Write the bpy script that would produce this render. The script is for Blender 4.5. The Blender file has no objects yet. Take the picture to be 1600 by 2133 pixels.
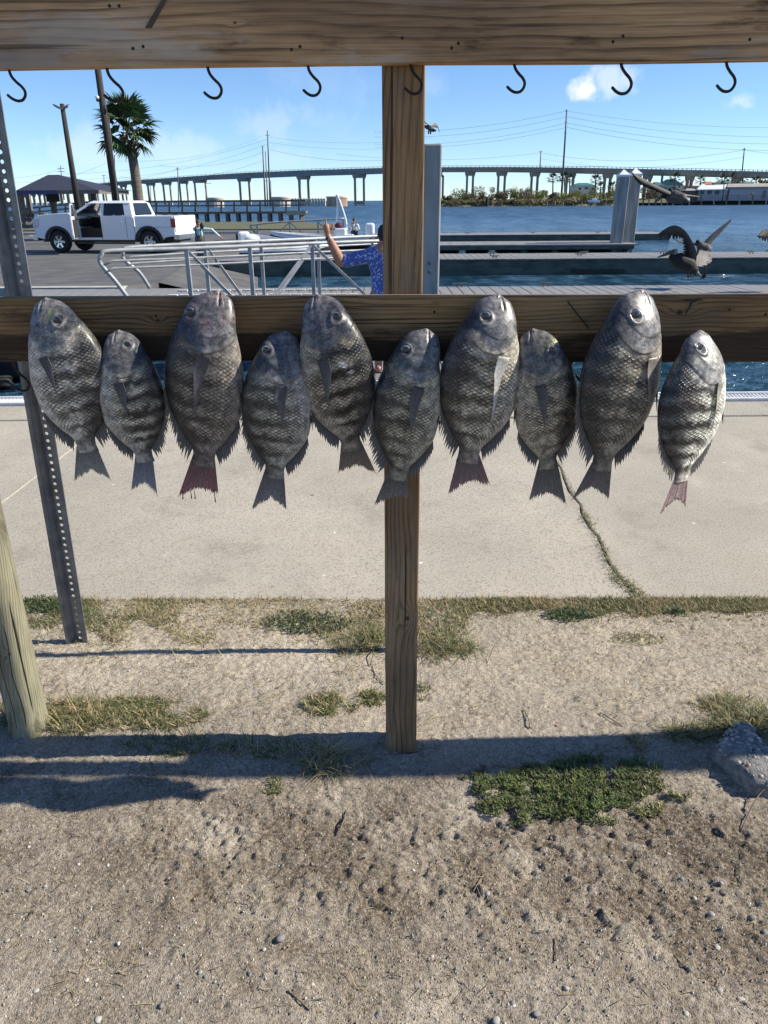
import bpy, bmesh, math, random
import numpy as np
from mathutils import Vector, Matrix
random.seed(7); RNG = np.random.default_rng(11)
R = math.radians
scene = bpy.context.scene
COL = scene.collection

# ------------------------------------------------------------------ camera
FPX, PITCH, ROLL, EYE = 1552.0, R(22.7), R(0.37), 1.49
fw = np.array([0, math.cos(PITCH), -math.sin(PITCH)])
up0 = np.array([0, math.sin(PITCH), math.cos(PITCH)]); rt0 = np.array([1.0, 0, 0])
rt = rt0*math.cos(ROLL) - up0*math.sin(ROLL); up = up0*math.cos(ROLL) + rt0*math.sin(ROLL)
cam = bpy.data.objects.new('camera', bpy.data.cameras.new('camera')); COL.objects.link(cam)
m = Matrix.Identity(4)
for i in range(3):
    m[i][0] = rt[i]; m[i][1] = up[i]; m[i][2] = -fw[i]
m[2][3] = EYE
cam.matrix_world = m
cam.data.sensor_fit = 'HORIZONTAL'; cam.data.sensor_width = 36.0; cam.data.lens = 36.0*FPX/1600
cam.data.clip_start = 0.05; cam.data.clip_end = 20000
scene.camera = cam

def ray(px, py): return fw*FPX + rt*(px-800) + up*(1066.5-py)
def P(px, py, Y):
    """the point seen at photo pixel (px, py) that stands at distance Y"""
    d = ray(px, py); return Vector(np.array([0, 0, EYE]) + d*(Y/d[1]))
def G(px, py, z=0.0):
    d = ray(px, py); return Vector(np.array([0, 0, EYE]) + d*((z-EYE)/d[2]))

# ------------------------------------------------------------------ light
SUN_EL, SUN_AZ = R(36), R(1.5)          # azimuth measured from +X towards +Y
sdir = Vector((math.cos(SUN_EL)*math.cos(SUN_AZ), math.cos(SUN_EL)*math.sin(SUN_AZ), math.sin(SUN_EL)))
sun = bpy.data.objects.new('sun', bpy.data.lights.new('sun', 'SUN')); COL.objects.link(sun)
sun.data.energy = 5.0; sun.data.angle = R(0.53); sun.data.color = (1.0, 0.935, 0.80)
sun.rotation_euler = (-sdir).to_track_quat('-Z', 'Y').to_euler()
world = bpy.data.worlds.new('World'); scene.world = world; world.use_nodes = True
scene.view_settings.view_transform = 'Standard'; scene.view_settings.look = 'None'
scene.view_settings.gamma = 1.0; scene.view_settings.use_curve_mapping = False
scene.view_settings.exposure = 0.70

class NT:
    """small helper to write node trees"""
    def __init__(s, tree): s.t = tree; s.n = tree.nodes; s.l = tree.links
    def put(s, sock, v):
        if v is None: return
        if isinstance(v, bpy.types.NodeSocket): s.l.new(v, sock)
        elif isinstance(v, (tuple, list)) and len(v) == 3 and sock.type == 'RGBA': sock.default_value = (*v, 1)
        else: sock.default_value = v
    def new(s, kind, **kw):
        nd = s.n.new(kind)
        for k, v in kw.items(): setattr(nd, k, v)
        return nd
    def math(s, op, a, b=None, c=None, clamp=False):
        nd = s.new('ShaderNodeMath', operation=op, use_clamp=clamp)
        for i, v in enumerate((a, b, c)): s.put(nd.inputs[i], v)
        return nd.outputs[0]
    def vec(s, op, a, b=None, scale=None):
        nd = s.new('ShaderNodeVectorMath', operation=op)
        s.put(nd.inputs[0], a); s.put(nd.inputs[1], b)
        if scale is not None: s.put(nd.inputs['Scale'], scale)
        return nd.outputs['Value'] if op in ('LENGTH', 'DOT_PRODUCT', 'DISTANCE') else nd.outputs[0]
    def mix(s, f, a, b, blend='MIX'):
        nd = s.new('ShaderNodeMix', data_type='RGBA', blend_type=blend)
        s.put(nd.inputs[0], f); s.put(nd.inputs[6], a); s.put(nd.inputs[7], b)
        return nd.outputs[2]
    def noise(s, v, scale, detail=3, rough=0.55, dist=0.0):
        nd = s.new('ShaderNodeTexNoise'); s.put(nd.inputs['Vector'], v)
        nd.inputs['Scale'].default_value = scale; nd.inputs['Detail'].default_value = detail
        nd.inputs['Roughness'].default_value = rough; nd.inputs['Distortion'].default_value = dist
        return nd.outputs['Fac'], nd.outputs['Color']
    def voro(s, v, scale, feat='F1', rnd=1.0):
        nd = s.new('ShaderNodeTexVoronoi', feature=feat); s.put(nd.inputs['Vector'], v)
        nd.inputs['Scale'].default_value = scale; nd.inputs['Randomness'].default_value = rnd
        return nd.outputs
    def step(s, v, lo, hi, a=0.0, b=1.0):
        nd = s.new('ShaderNodeMapRange', interpolation_type='SMOOTHSTEP')
        s.put(nd.inputs[0], v); nd.inputs[1].default_value = lo; nd.inputs[2].default_value = hi
        nd.inputs[3].default_value = a; nd.inputs[4].default_value = b
        return nd.outputs[0]
    def xyz(s, v):
        nd = s.new('ShaderNodeSeparateXYZ'); s.put(nd.inputs[0], v); return nd.outputs
    def comb(s, x, y, z):
        nd = s.new('ShaderNodeCombineXYZ'); s.put(nd.inputs[0], x); s.put(nd.inputs[1], y); s.put(nd.inputs[2], z); return nd.outputs[0]
    def mapping(s, v, scale=(1, 1, 1), loc=(0, 0, 0), rot=(0, 0, 0)):
        nd = s.new('ShaderNodeMapping'); s.put(nd.inputs[0], v)
        nd.inputs['Scale'].default_value = scale; nd.inputs['Location'].default_value = loc; nd.inputs['Rotation'].default_value = rot
        return nd.outputs[0]
    def bump(s, h, strength=0.5, dist=0.01, normal=None):
        nd = s.new('ShaderNodeBump'); s.put(nd.inputs['Height'], h)
        nd.inputs['Strength'].default_value = strength; nd.inputs['Distance'].default_value = dist
        if normal is not None: s.put(nd.inputs['Normal'], normal)
        return nd.outputs[0]

# sky: physical daylight sky with a few small fair weather clouds in their directions
w = NT(world.node_tree); w.n.clear()
sky = w.new('ShaderNodeTexSky', sky_type='NISHITA'); sky.sun_disc = False
sky.sun_elevation = SUN_EL; sky.sun_rotation = R(90) - SUN_AZ
sky.altitude = 0; sky.air_density = 0.74; sky.dust_density = 0.0; sky.ozone_density = 6.5
tcw = w.new('ShaderNodeTexCoord').outputs['Generated']
cl = None
nz = w.noise(tcw, 14.0, 6, 0.62)[0]; nz2 = w.noise(tcw, 55.0, 4, 0.6)[0]
for (px, py, sx, sz, dens) in ((1220, 187, .017, .011, .9), (1272, 172, .026, .016, .5), (1535, 211, .018, .008, .55), (895, 178, .022, .016, .12),
                               (560, 262, .045, .020, .20), (370, 312, .050, .017, .24), (175, 305, .045, .018, .24), (640, 240, .04, .016, .12), (590, 325, .03, .012, .14), (690, 165, .05, .03, .07)):
    d = Vector(ray(px, py)).normalized()
    q = w.vec('MULTIPLY', w.vec('SUBTRACT', tcw, tuple(d)), (1/sx, 1/sx, 1/sz))
    r_ = w.math('ADD', w.vec('LENGTH', q), w.math('ADD', w.math('MULTIPLY', w.math('SUBTRACT', nz, .5), 3.2), w.math('MULTIPLY', w.math('SUBTRACT', nz2, .5), 2.0)))
    f_ = w.step(r_, 0.15, 1.35, dens, 0.0)
    cl = f_ if cl is None else w.math('MAXIMUM', cl, f_)
bg = w.new('ShaderNodeBackground'); w.l.new(w.mix(cl, sky.outputs[0], (6.4, 6.7, 7.1)), bg.inputs[0]); bg.inputs[1].default_value = 0.104
wo = w.new('ShaderNodeOutputWorld'); w.l.new(bg.outputs[0], wo.inputs[0])

# ------------------------------------------------------------------ materials
def newmat(name):
    mt = bpy.data.materials.new(name); mt.use_nodes = True
    t = NT(mt.node_tree); b = t.n['Principled BSDF']
    return mt, t, b
def mat(name, c1, c2=None, scale=6.0, rough=0.6, metal=0.0, bump=0.0, bscale=None, coat=0.0, detail=4, spec=0.5, stretch=(1, 1, 1), lo=.35, hi=.65):
    mt, t, b = newmat(name)
    co = t.mapping(t.new('ShaderNodeTexCoord').outputs['Object'], stretch)
    nf = t.noise(co, scale, detail)[0]
    if c2 is None: c2 = tuple(x*.82 for x in c1)
    t.put(b.inputs['Base Color'], t.mix(t.step(nf, lo, hi), c1, c2))
    b.inputs['Roughness'].default_value = rough; b.inputs['Metallic'].default_value = metal
    b.inputs['Coat Weight'].default_value = coat; b.inputs['Specular IOR Level'].default_value = spec
    if bump: t.put(b.inputs['Normal'], t.bump(t.noise(co, bscale or scale*4, 4)[0], bump, 0.01))
    return mt

def wood(name, light, dark, grey, axis='X', freq=95.0, pith=(0.09, 0.02), knots=(), slope=0.02, greyamt=0.5, rough=0.8, crack=0.6, stain=None, seed=0.0):
    """sawn softwood: growth rings cut by the faces of the board, knots, checks, weathering"""
    mt, t, b = newmat(name)
    co = t.new('ShaderNodeTexCoord').outputs['Object']
    x, y, z = t.xyz(co)
    if axis == 'Z': a, p, q = z, y, x
    else: a, p, q = x, y, z
    lv = t.comb(t.math('ADD', a, seed), p, q)
    warp = t.xyz(t.noise(t.mapping(lv, (1.3, 5, 5)), 1.0, 3, .5)[1])
    fib = t.noise(t.mapping(lv, (6, 260, 260)), 1.0, 3, .6)[0]
    pp = t.math('ADD', p, t.math('MULTIPLY', t.math('SUBTRACT', warp[0], .5), .045))
    qq = t.math('ADD', q, t.math('MULTIPLY', t.math('SUBTRACT', warp[1], .5), .075))
    pp = t.math('SUBTRACT', pp, t.math('ADD', pith[0], t.math('MULTIPLY', a, slope)))
    qq = t.math('SUBTRACT', qq, t.math('ADD', pith[1], t.math('MULTIPLY', a, slope*.6)))
    rr = t.math('SQRT', t.math('ADD', t.math('MULTIPLY', pp, pp), t.math('MULTIPLY', qq, qq)))
    kd = None
    for (ka, kq, ks) in knots:
        da = t.math('DIVIDE', t.math('SUBTRACT', a, ka), ks*2.4); dq = t.math('DIVIDE', t.math('SUBTRACT', q, kq), ks)
        r2 = t.math('ADD', t.math('MULTIPLY', da, da), t.math('MULTIPLY', dq, dq))
        g = t.math('POWER', 2.718, t.math('MULTIPLY', r2, -1.0))
        rr = t.math('ADD', rr, t.math('MULTIPLY', g, ks*1.1))
        da2 = t.math('DIVIDE', t.math('SUBTRACT', a, ka), ks*.62); dq2 = t.math('DIVIDE', t.math('SUBTRACT', q, kq), ks*.5)
        k = t.step(t.math('ADD', t.math('ADD', t.math('MULTIPLY', da2, da2), t.math('MULTIPLY', dq2, dq2)), t.math('MULTIPLY', fib, .5)), .4, 1.2, 1, 0)
        kd = k if kd is None else t.math('MAXIMUM', kd, k)
    fr = t.math('FRACT', t.math('MULTIPLY', rr, freq))
    late = t.math('MULTIPLY', t.step(fr, .45, .93), t.step(fr, .95, 1.0, 1, 0))
    late = t.math('MULTIPLY', late, t.step(t.noise(t.mapping(lv, (2.5, 30, 30), (8, 2, 4)), 1.0, 3, .6)[0], .36, .62, .25, 1.0))
    base = t.mix(t.math('MULTIPLY', late, .85), light, dark)
    base = t.mix(t.step(fib, .40, .66, 0, .42), base, dark)
    g1 = t.step(t.noise(t.mapping(lv, (2.2, 7, 9)), 1.0, 5, .65)[0], .46, .62, 0, greyamt)
    base = t.mix(t.math('MULTIPLY', g1, t.math('SUBTRACT', 1.0, t.math('MULTIPLY', late, .55))), base, grey)
    dk = t.step(t.noise(t.mapping(lv, (3.1, 11, 13), (4, 1, 7)), 1.0, 5, .7)[0], .55, .70, 0, .80)
    base = t.mix(dk, base, tuple(v*.35 for v in dark))
    big = t.noise(t.mapping(lv, (1.6, 3, 5), (6, 6, 1)), 1.0, 4, .6)[0]
    base = t.mix(1.0, base, t.mix(t.step(big, .35, .65), (.62, .60, .60), (1.18, 1.14, 1.06)), 'MULTIPLY')
    if stain is not None:   # dried fish slime and blood soaked into a band of the board
        s1 = t.noise(t.mapping(lv, (2.6, 6, 16), (9, 3, 2)), 1.0, 5, .65)[0]
        s2 = t.math('ADD', s1, t.step(q, stain[0], stain[1], .22, -.16))
        base = t.mix(t.step(s2, .52, .70, 0, .86), base, (.016, .010, .007))
        s3 = t.noise(t.mapping(lv, (5, 6, 26), (3, 8, 5)), 1.0, 4, .6)[0]
        base = t.mix(t.step(s3, .60, .74, 0, .55), base, (.05, .014, .010))
    if kd is not None: base = t.mix(t.math('MULTIPLY', kd, .85), base, tuple(v*.45 for v in dark))
    ck = t.noise(t.mapping(lv, (1.1, 70, 70), (2, 5, 1)), 1.0, 2, .45)[0]
    ck = t.step(ck, .665, .70, 0, crack)
    base = t.mix(ck, base, (.012, .009, .007))
    t.put(b.inputs['Base Color'], base)
    b.inputs['Roughness'].default_value = rough; b.inputs['Specular IOR Level'].default_value = .3
    h = t.math('SUBTRACT', t.math('ADD', t.math('MULTIPLY', late, .55), t.math('MULTIPLY', fib, .5)), t.math('MULTIPLY', ck, 3.0))
    t.put(b.inputs['Normal'], t.bump(h, .55, .0016))
    return mt

# ------------------------------------------------------------------ object helpers
def tag(o, label=None, cat=None, group=None, kind=None):
    if label: o['label'] = label
    if cat: o['category'] = cat
    if group: o['group'] = group
    if kind: o['kind'] = kind
    return o
def thing(name, label, cat, loc=(0, 0, 0), rz=0.0, group=None):
    o = bpy.data.objects.new(name, None); COL.objects.link(o)
    o.location = loc; o.rotation_euler = (0, 0, rz); o.empty_display_size = .1
    return tag(o, label, cat, group)
def link(name, me, parent=None):
    o = bpy.data.objects.new(name, me); COL.objects.link(o)
    if parent is not None: o.parent = parent
    return o
def copy_tree(o, parent=None):
    c = o.copy(); COL.objects.link(c)
    if parent is not None: c.parent = parent
    for ch in list(o.children): copy_tree(ch, c)
    return c

class MB:
    """collects simple shapes into one mesh"""
    def __init__(s): s.v = []; s.f = []; s.mi = []; s.cur = 0
    def add(s, vs, fs):
        b = len(s.v); s.v += [tuple(v) for v in vs]; s.f += [tuple(i+b for i in f) for f in fs]; s.mi += [s.cur]*len(fs); return s
    def box(s, lo, hi, M=None):
        x0, y0, z0 = lo; x1, y1, z1 = hi
        vs = [(x0, y0, z0), (x1, y0, z0), (x1, y1, z0), (x0, y1, z0), (x0, y0, z1), (x1, y0, z1), (x1, y1, z1), (x0, y1, z1)]
        if M is not None: vs = [tuple(M @ Vector(v)) for v in vs]
        return s.add(vs, [(0, 3, 2, 1), (4, 5, 6, 7), (0, 1, 5, 4), (1, 2, 6, 5), (2, 3, 7, 6), (3, 0, 4, 7)])
    def cbox(s, c, d, M=None):
        return s.box([c[i]-d[i]/2 for i in range(3)], [c[i]+d[i]/2 for i in range(3)], M)
    def tube(s, pts, rad, n=8, cap=True, flat=1.0, upv=(0, 0, 1)):
        # upv: a direction the tube never runs along
        pts = [Vector(p) for p in pts]; k = len(pts)
        if tuple(upv) == (0, 0, 1) and k > 1 and abs((pts[-1]-pts[0]).normalized().z) > .7: upv = (0, 1, 0)
        rad = [rad]*k if not isinstance(rad, (list, tuple)) else list(rad)
        b = len(s.v); upv = Vector(upv)
        for i, p in enumerate(pts):
            d = (pts[min(i+1, k-1)] - pts[max(i-1, 0)])
            d = d.normalized() if d.length > 1e-9 else Vector((0, 0, 1))
            a = d.cross(upv)
            if a.length < 1e-3: a = d.cross(Vector((0, 1, 0)))
            a.normalize(); c = a.cross(d)
            for j in range(n):
                th = 2*math.pi*j/n
                s.v.append(tuple(p + a*(rad[i]*math.cos(th)) + c*(rad[i]*flat*math.sin(th))))
        fs = []
        for i in range(k-1):
            for j in range(n): fs.append((b+i*n+j, b+i*n+(j+1) % n, b+(i+1)*n+(j+1) % n, b+(i+1)*n+j))
        if cap:
            fs.append(tuple(b+j for j in reversed(range(n)))); fs.append(tuple(b+(k-1)*n+j for j in range(n)))
        s.f += fs; s.mi += [s.cur]*len(fs); return s
    def bar(s, p, q, wd, ht, upv=(0, 0, 1)):
        p, q = Vector(p), Vector(q); d = (q-p).normalized(); a = d.cross(Vector(upv))
        if a.length < 1e-3: a = d.cross(Vector((0, 1, 0)))
        a.normalize(); c = a.cross(d); vs = []
        for e in (p, q):
            for sa, sc in ((-1, -1), (1, -1), (1, 1), (-1, 1)): vs.append(tuple(e + a*(sa*wd/2) + c*(sc*ht/2)))
        return s.add(vs, [(0, 1, 2, 3), (7, 6, 5, 4), (0, 4, 5, 1), (1, 5, 6, 2), (2, 6, 7, 3), (3, 7, 4, 0)])
    def prism(s, poly, lo, hi, plane='XZ', M=None):
        n = len(poly); vs = []
        for e in (lo, hi):
            for (a, b) in poly: vs.append((a, e, b) if plane == 'XZ' else (a, b, e) if plane == 'XY' else (e, a, b))
        if M is not None: vs = [tuple(M @ Vector(v)) for v in vs]
        fs = [tuple(range(n)), tuple(reversed(range(n, 2*n)))] + [((i+1) % n, i, n+i, n+(i+1) % n) for i in range(n)]
        return s.add(vs, fs)
    def lathe(s, prof, c=(0, 0, 0), axis='Z', n=16):
        b = len(s.v); k = len(prof)
        for (r_, h) in prof:
            for j in range(n):
                a = 2*math.pi*j/n; u_, v_ = r_*math.cos(a), r_*math.sin(a)
                s.v.append({'Z': (c[0]+u_, c[1]+v_, c[2]+h), 'Y': (c[0]+u_, c[1]+h, c[2]+v_), 'X': (c[0]+h, c[1]+u_, c[2]+v_)}[axis])
        fs = [(b+i*n+j, b+i*n+(j+1) % n, b+(i+1)*n+(j+1) % n, b+(i+1)*n+j) for i in range(k-1) for j in range(n)]
        s.f += fs; s.mi += [s.cur]*len(fs); return s
    def ball(s, c, r_, n=10, sc=(1, 1, 1)):
        prof = [(max(1e-4, math.sin(math.pi*i/n)), -math.cos(math.pi*i/n)) for i in range(n+1)]
        b = len(s.v); s.lathe([(p*r_, h*r_) for p, h in prof], (0, 0, 0), 'Z', n+4)
        for i in range(b, len(s.v)):
            v = s.v[i]; s.v[i] = (c[0]+v[0]*sc[0], c[1]+v[1]*sc[1], c[2]+v[2]*sc[2])
        return s
    def mesh(s, name, mats, smooth=False):
        me = bpy.data.meshes.new(name); me.from_pydata(s.v, [], s.f)
        for mt in (mats if isinstance(mats, (list, tuple)) else [mats]): me.materials.append(mt)
        if any(s.mi): me.polygons.foreach_set('material_index', s.mi)
        bm = bmesh.new(); bm.from_mesh(me); bmesh.ops.recalc_face_normals(bm, faces=bm.faces); bm.to_mesh(me); bm.free()
        if smooth: me.shade_smooth()
        me.update(); return me
    def build(s, name, mats, parent=None, smooth=False, bevel=0.0, seg=2):
        o = link(name, s.mesh(name, mats, smooth), parent)
        if bevel:
            md = o.modifiers.new('bevel', 'BEVEL'); md.width = bevel; md.segments = seg; md.limit_method = 'ANGLE'; md.angle_limit = R(40)
            md.harden_normals = False
        return o

def grid_mesh(name, V, nx, ny, mats, cols=None, smooth=True, attrs=None):
    """V: array (ny, nx, 3)"""
    me = bpy.data.meshes.new(name)
    idx = np.arange(nx*ny).reshape(ny, nx)
    F = np.stack([idx[:-1, :-1], idx[:-1, 1:], idx[1:, 1:], idx[1:, :-1]], -1).reshape(-1, 4)
    me.from_pydata(V.reshape(-1, 3).tolist(), [], F.tolist())
    if cols is not None:
        a = me.color_attributes.new('Col', 'FLOAT_COLOR', 'POINT')
        c4 = np.ones((nx*ny, 4), np.float32); c4[:, :3] = cols.reshape(-1, 3); a.data.foreach_set('color', c4.ravel())
    for k, arr in (attrs or {}).items():
        a = me.attributes.new(k, 'FLOAT_VECTOR', 'POINT'); a.data.foreach_set('vector', arr.astype(np.float32).reshape(-1))
    for mt in (mats if isinstance(mats, (list, tuple)) else [mats]): me.materials.append(mt)
    if smooth: me.shade_smooth()
    return me

# value noise on arrays
def _h(ix, iy, iz, s):
    n = (ix*374761393 + iy*668265263 + iz*2147483647 + s*974634599) & 0xffffffff
    n = ((n ^ (n >> 13))*1274126177) & 0xffffffff
    return ((n ^ (n >> 16)) & 0xffff)/65535.0
def vn1(x, y, s):
    ix, iy = math.floor(x), math.floor(y); fx, fy = x-ix, y-iy; fx = fx*fx*(3-2*fx); fy = fy*fy*(3-2*fy)
    a, b, c, d = _h(ix, iy, 0, s), _h(ix+1, iy, 0, s), _h(ix, iy+1, 0, s), _h(ix+1, iy+1, 0, s)
    return (a*(1-fx)+b*fx)*(1-fy) + (c*(1-fx)+d*fx)*fy
def vn(x, y, s=0):
    if isinstance(x, (int, float)) and isinstance(y, (int, float)): return vn1(float(x), float(y), s)
    x = np.asarray(x, float); y = np.asarray(y, float)
    ix = np.floor(x).astype(np.int64); iy = np.floor(y).astype(np.int64); fx = x-ix; fy = y-iy
    fx = fx*fx*(3-2*fx); fy = fy*fy*(3-2*fy); z = np.zeros_like(ix)
    a = _h(ix, iy, z, s); b = _h(ix+1, iy, z, s); c = _h(ix, iy+1, z, s); d = _h(ix+1, iy+1, z, s)
    return (a*(1-fx)+b*fx)*(1-fy) + (c*(1-fx)+d*fx)*fy
def fbm(x, y, s=0, o=4, g=.5):
    t = 0; a = 1; n = 0
    for i in range(o): t = t + a*vn(x*2**i, y*2**i, s+i*17); n += a; a *= g
    return t/n
def worley(x, y, s=0):
    ix = np.floor(x).astype(np.int64); iy = np.floor(y).astype(np.int64); best = np.full(np.shape(x), 9.0); val = np.zeros(np.shape(x)); z = np.zeros_like(ix)
    for i in (-1, 0, 1):
        for j in (-1, 0, 1):
            cx = ix+i; cy = iy+j; px = cx+_h(cx, cy, z, s); py = cy+_h(cx, cy, z, s+5); r = .6+.8*_h(cx, cy, z, s+9)
            d = np.hypot(x-px, y-py)/r; m_ = d < best; val = np.where(m_, _h(cx, cy, z, s+3), val); best = np.minimum(best, d)
    return best, val
def sstep(x, a, b):
    t = np.clip((x-a)/(b-a), 0, 1); return t*t*(3-2*t)
# ------------------------------------------------------------------ the ground under the rack
Z_LOT, Z_WATER = -0.25, -0.75
def ground_h(x, y):
    """height of the trampled sandy soil"""
    h = (fbm(x*1.1+3, y*1.1, 1, 3)-.5)*.030 + (fbm(x*6, y*6, 2, 3)-.5)*.012
    rough = rough_mask(x, y)
    n2 = fbm(x*75+9, y*75, 5, 2); n3 = vn(x*150, y*150, 6)
    d1, v1 = worley(x*30+fbm(x*20, y*20, 4, 2), y*34, 11); d2, v2 = worley(x*62+fbm(x*40, y*40, 7, 2), y*70, 13)
    lump = np.sqrt(np.clip(1-(d1*1.5)**2, 0, 1))*(v1 > .50)*(.002+.007*v1) + np.sqrt(np.clip(1-(d2*1.45)**2, 0, 1))*(v2 > .12)*(.002+.005*v2)
    h = h + rough*(lump + (n2-.5)*.006) + (1-rough)*((fbm(x*40, y*26, 8, 3)-.5)*.0055 + (n2-.5)*.003 + np.sqrt(np.clip(1-(d2*1.7)**2, 0, 1))*(v2 > .80)*.003) + (n3-.5)*.0026
    # ridged scuffs pointing away from the viewer's feet
    h = h + (1-rough)*sstep(fbm(x*7+y*4, y*30-x*9, 12, 2), .62, .8)*-.006
    edge = sstep(y, 2.50, 2.63)
    return h*(1-edge) - .004*edge
def rough_mask(x, y):
    a = np.exp(-(((x-.35)/.85)**2 + ((y-1.36)/.20)**2)); b = np.exp(-(((x+.15)/.45)**2+((y-1.40)/.16)**2)); c = np.exp(-(((x-.85)/.4)**2+((y-1.20)/.25)**2))
    return np.clip((a+b*.9+c*.9)*.95*(.45+fbm(x*4, y*4, 21, 3)) + .12, 0, 1)

mt_soil, t, b = newmat('sandy_soil')
co = t.new('ShaderNodeTexCoord').outputs['Object']
at = t.new('ShaderNodeAttribute'); at.attribute_name = 'Col'
n1 = t.noise(co, 60, 6, .65)[0]; n2 = t.noise(co, 330, 4, .6)[0]; vo = t.voro(co, 210)
n4 = t.noise(co, 150, 3, .7)[0]
c = t.mix(t.step(n1, .35, .7, 0, .7), at.outputs['Color'], t.mix(1.0, at.outputs['Color'], (.60, .55, .50), 'MULTIPLY'))
c = t.mix(t.step(n4, .54, .63, 0, .62), c, t.mix(1.0, c, (.38, .32, .27), 'MULTIPLY')); c = t.mix(t.step(n4, .50, .36, 0, .45), c, (.62, .56, .47))  # dark specks stand in for shaded pits in the soil
c = t.mix(t.step(n2, .55, .72, 0, .55), c, t.mix(1.0, c, (.42, .38, .35), 'MULTIPLY'))
gr = t.math('MULTIPLY', t.step(vo['Distance'], .10, .34, 1, 0), t.step(t.xyz(vo['Color'])[0], .78, .84))
c = t.mix(t.math('MULTIPLY', gr, .8), c, t.mix(t.xyz(vo['Color'])[1], (.62, .58, .52), (.30, .27, .24)))
t.put(b.inputs['Base Color'], c); b.inputs['Roughness'].default_value = .95; b.inputs['Specular IOR Level'].default_value = .15
hh = t.math('ADD', t.math('ADD', t.math('MULTIPLY', n1, .9), t.math('MULTIPLY', n2, .6)), t.math('MULTIPLY', gr, .5))
t.put(b.inputs['Normal'], t.bump(hh, 1.0, .012))

x = np.linspace(-1.75, 1.75, 640); y = np.concatenate([np.linspace(.62, 1.75, 300), np.linspace(1.754, 2.66, 170)])
X, Y = np.meshgrid(x, y)
H = ground_h(X, Y); RM = rough_mask(X, Y)
HX, HY, HL = x.copy(), y.copy(), H.copy()
def gz(gx, gy):
    i = min(max(int((gx-HX[0])/(HX[1]-HX[0])+.5), 0), len(HX)-1); j = min(int(np.searchsorted(HY, gy)), len(HY)-1)
    return float(HL[j, i])
lum = .86 + (fbm(X*2.2+5, Y*2.2, 31, 4)-.5)*.55
base = np.stack([np.full_like(X, .59), np.full_like(X, .52), np.full_like(X, .425)], -1)
dark = np.array([.19, .145, .105]); pale = np.array([.66, .58, .46])
far = sstep(Y, 1.72, 2.05)[..., None]*(.25+.75*sstep(fbm(X*1.8, Y*2.5, 44, 3), .40, .62))[..., None]
C = base*(1-far*.9) + pale*far*.9
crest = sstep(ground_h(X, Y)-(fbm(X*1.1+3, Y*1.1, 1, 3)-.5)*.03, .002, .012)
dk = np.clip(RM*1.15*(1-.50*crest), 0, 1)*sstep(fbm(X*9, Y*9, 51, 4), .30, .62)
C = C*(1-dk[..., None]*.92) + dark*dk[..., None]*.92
br = sstep(fbm(X*5+2, Y*7, 61, 4), .46, .62)*sstep(1.80-Y, 0, .15)*.42 + sstep(fbm(X*16, Y*16, 63, 3), .55, .68)*.30*sstep(1.85-Y, 0, .1)
C = C*(1-br[..., None]) + np.array([.31, .25, .185])*br[..., None]
C = C*lum[..., None]
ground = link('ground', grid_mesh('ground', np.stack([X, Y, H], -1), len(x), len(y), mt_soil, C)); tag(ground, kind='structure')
# the same soil carried on around the finely modelled patch
mo = MB()
for (x0, x1, y0, y1) in ((-60, -1.75, -30, 2.66), (1.75, 60, -30, 2.66), (-1.75, 1.75, -30, .62)):
    mo.add([(x0, y0, -.006), (x1, y0, -.006), (x1, y1, -.006), (x0, y1, -.006)], [(0, 1, 2, 3)])
me = mo.mesh('soil', mt_soil)
ca = me.color_attributes.new('Col', 'FLOAT_COLOR', 'POINT')
for d in ca.data: d.color = (.36, .31, .24, 1)
tag(link('soil', me), kind='structure')
# earth below everything (sea bed and land out to the horizon)
mt_bed = mat('sea_bed', (.10, .09, .06), (.06, .06, .045), .2, .95)
tag(MB().add([(-6000, -6000, -2.2), (6000, -6000, -2.2), (6000, 9000, -2.2), (-6000, 9000, -2.2)], [(0, 1, 2, 3)]).build('sea_bed', mt_bed), kind='structure')

# ------------------------------------------------------------------ concrete walk with slabs, kerb cap and grating on the bulkhead
mt_conc, t, b = newmat('walk_concrete')
co = t.new('ShaderNodeTexCoord').outputs['Object']; geo = t.new('ShaderNodeNewGeometry').outputs['Position']
n0 = t.noise(geo, .9, 5, .6)[0]; n1 = t.noise(geo, 95, 3, .6)[0]; n2 = t.noise(geo, 260, 3, .6)[0]; n3 = t.noise(geo, 6, 5, .65)[0]
c = t.mix(t.step(n0, .3, .7), (.42, .378, .315), (.315, .288, .243))
c = t.mix(t.step(n3, .52, .74, 0, .42), c, (.29, .255, .20)); c = t.mix(t.step(t.noise(t.mapping(geo, (.7, .25, 1)), 1.0, 5, .7)[0], .52, .66, 0, .40), c, (.31, .275, .22))
bl_ = t.noise(t.mapping(geo, (1, .8, 1), (5, 3, 0)), 2.3, 6, .72)[0]; c = t.mix(t.step(bl_, .53, .68, 0, .62), c, (.235, .21, .175)); c = t.mix(t.step(bl_, .42, .30, 0, .35), c, (.52, .475, .40))
c = t.mix(t.step(n1, .50, .64, 0, .66), c, (.17, .148, .122)); c = t.mix(t.step(n2, .52, .66, 0, .55), c, (.70, .64, .54))
vo = t.voro(geo, 5.2); sp = t.math('MULTIPLY', t.step(t.math('ADD', vo['Distance'], t.math('MULTIPLY', n1, .06)), .055, .085, 1, 0), t.step(t.xyz(vo['Color'])[0], .55, .6))
c = t.mix(t.math('MULTIPLY', sp, .85), c, (.80, .78, .74))      # bird lime spots
vo2 = t.voro(t.vec('ADD', geo, (3.3, 7.1, 0)), 3.4); sp2 = t.math('MULTIPLY', t.step(vo2['Distance'], .03, .055, 1, 0), t.step(t.xyz(vo2['Color'])[0], .5, .55))
c = t.mix(t.math('MULTIPLY', sp2, .8), c, (.05, .045, .04))
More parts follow.
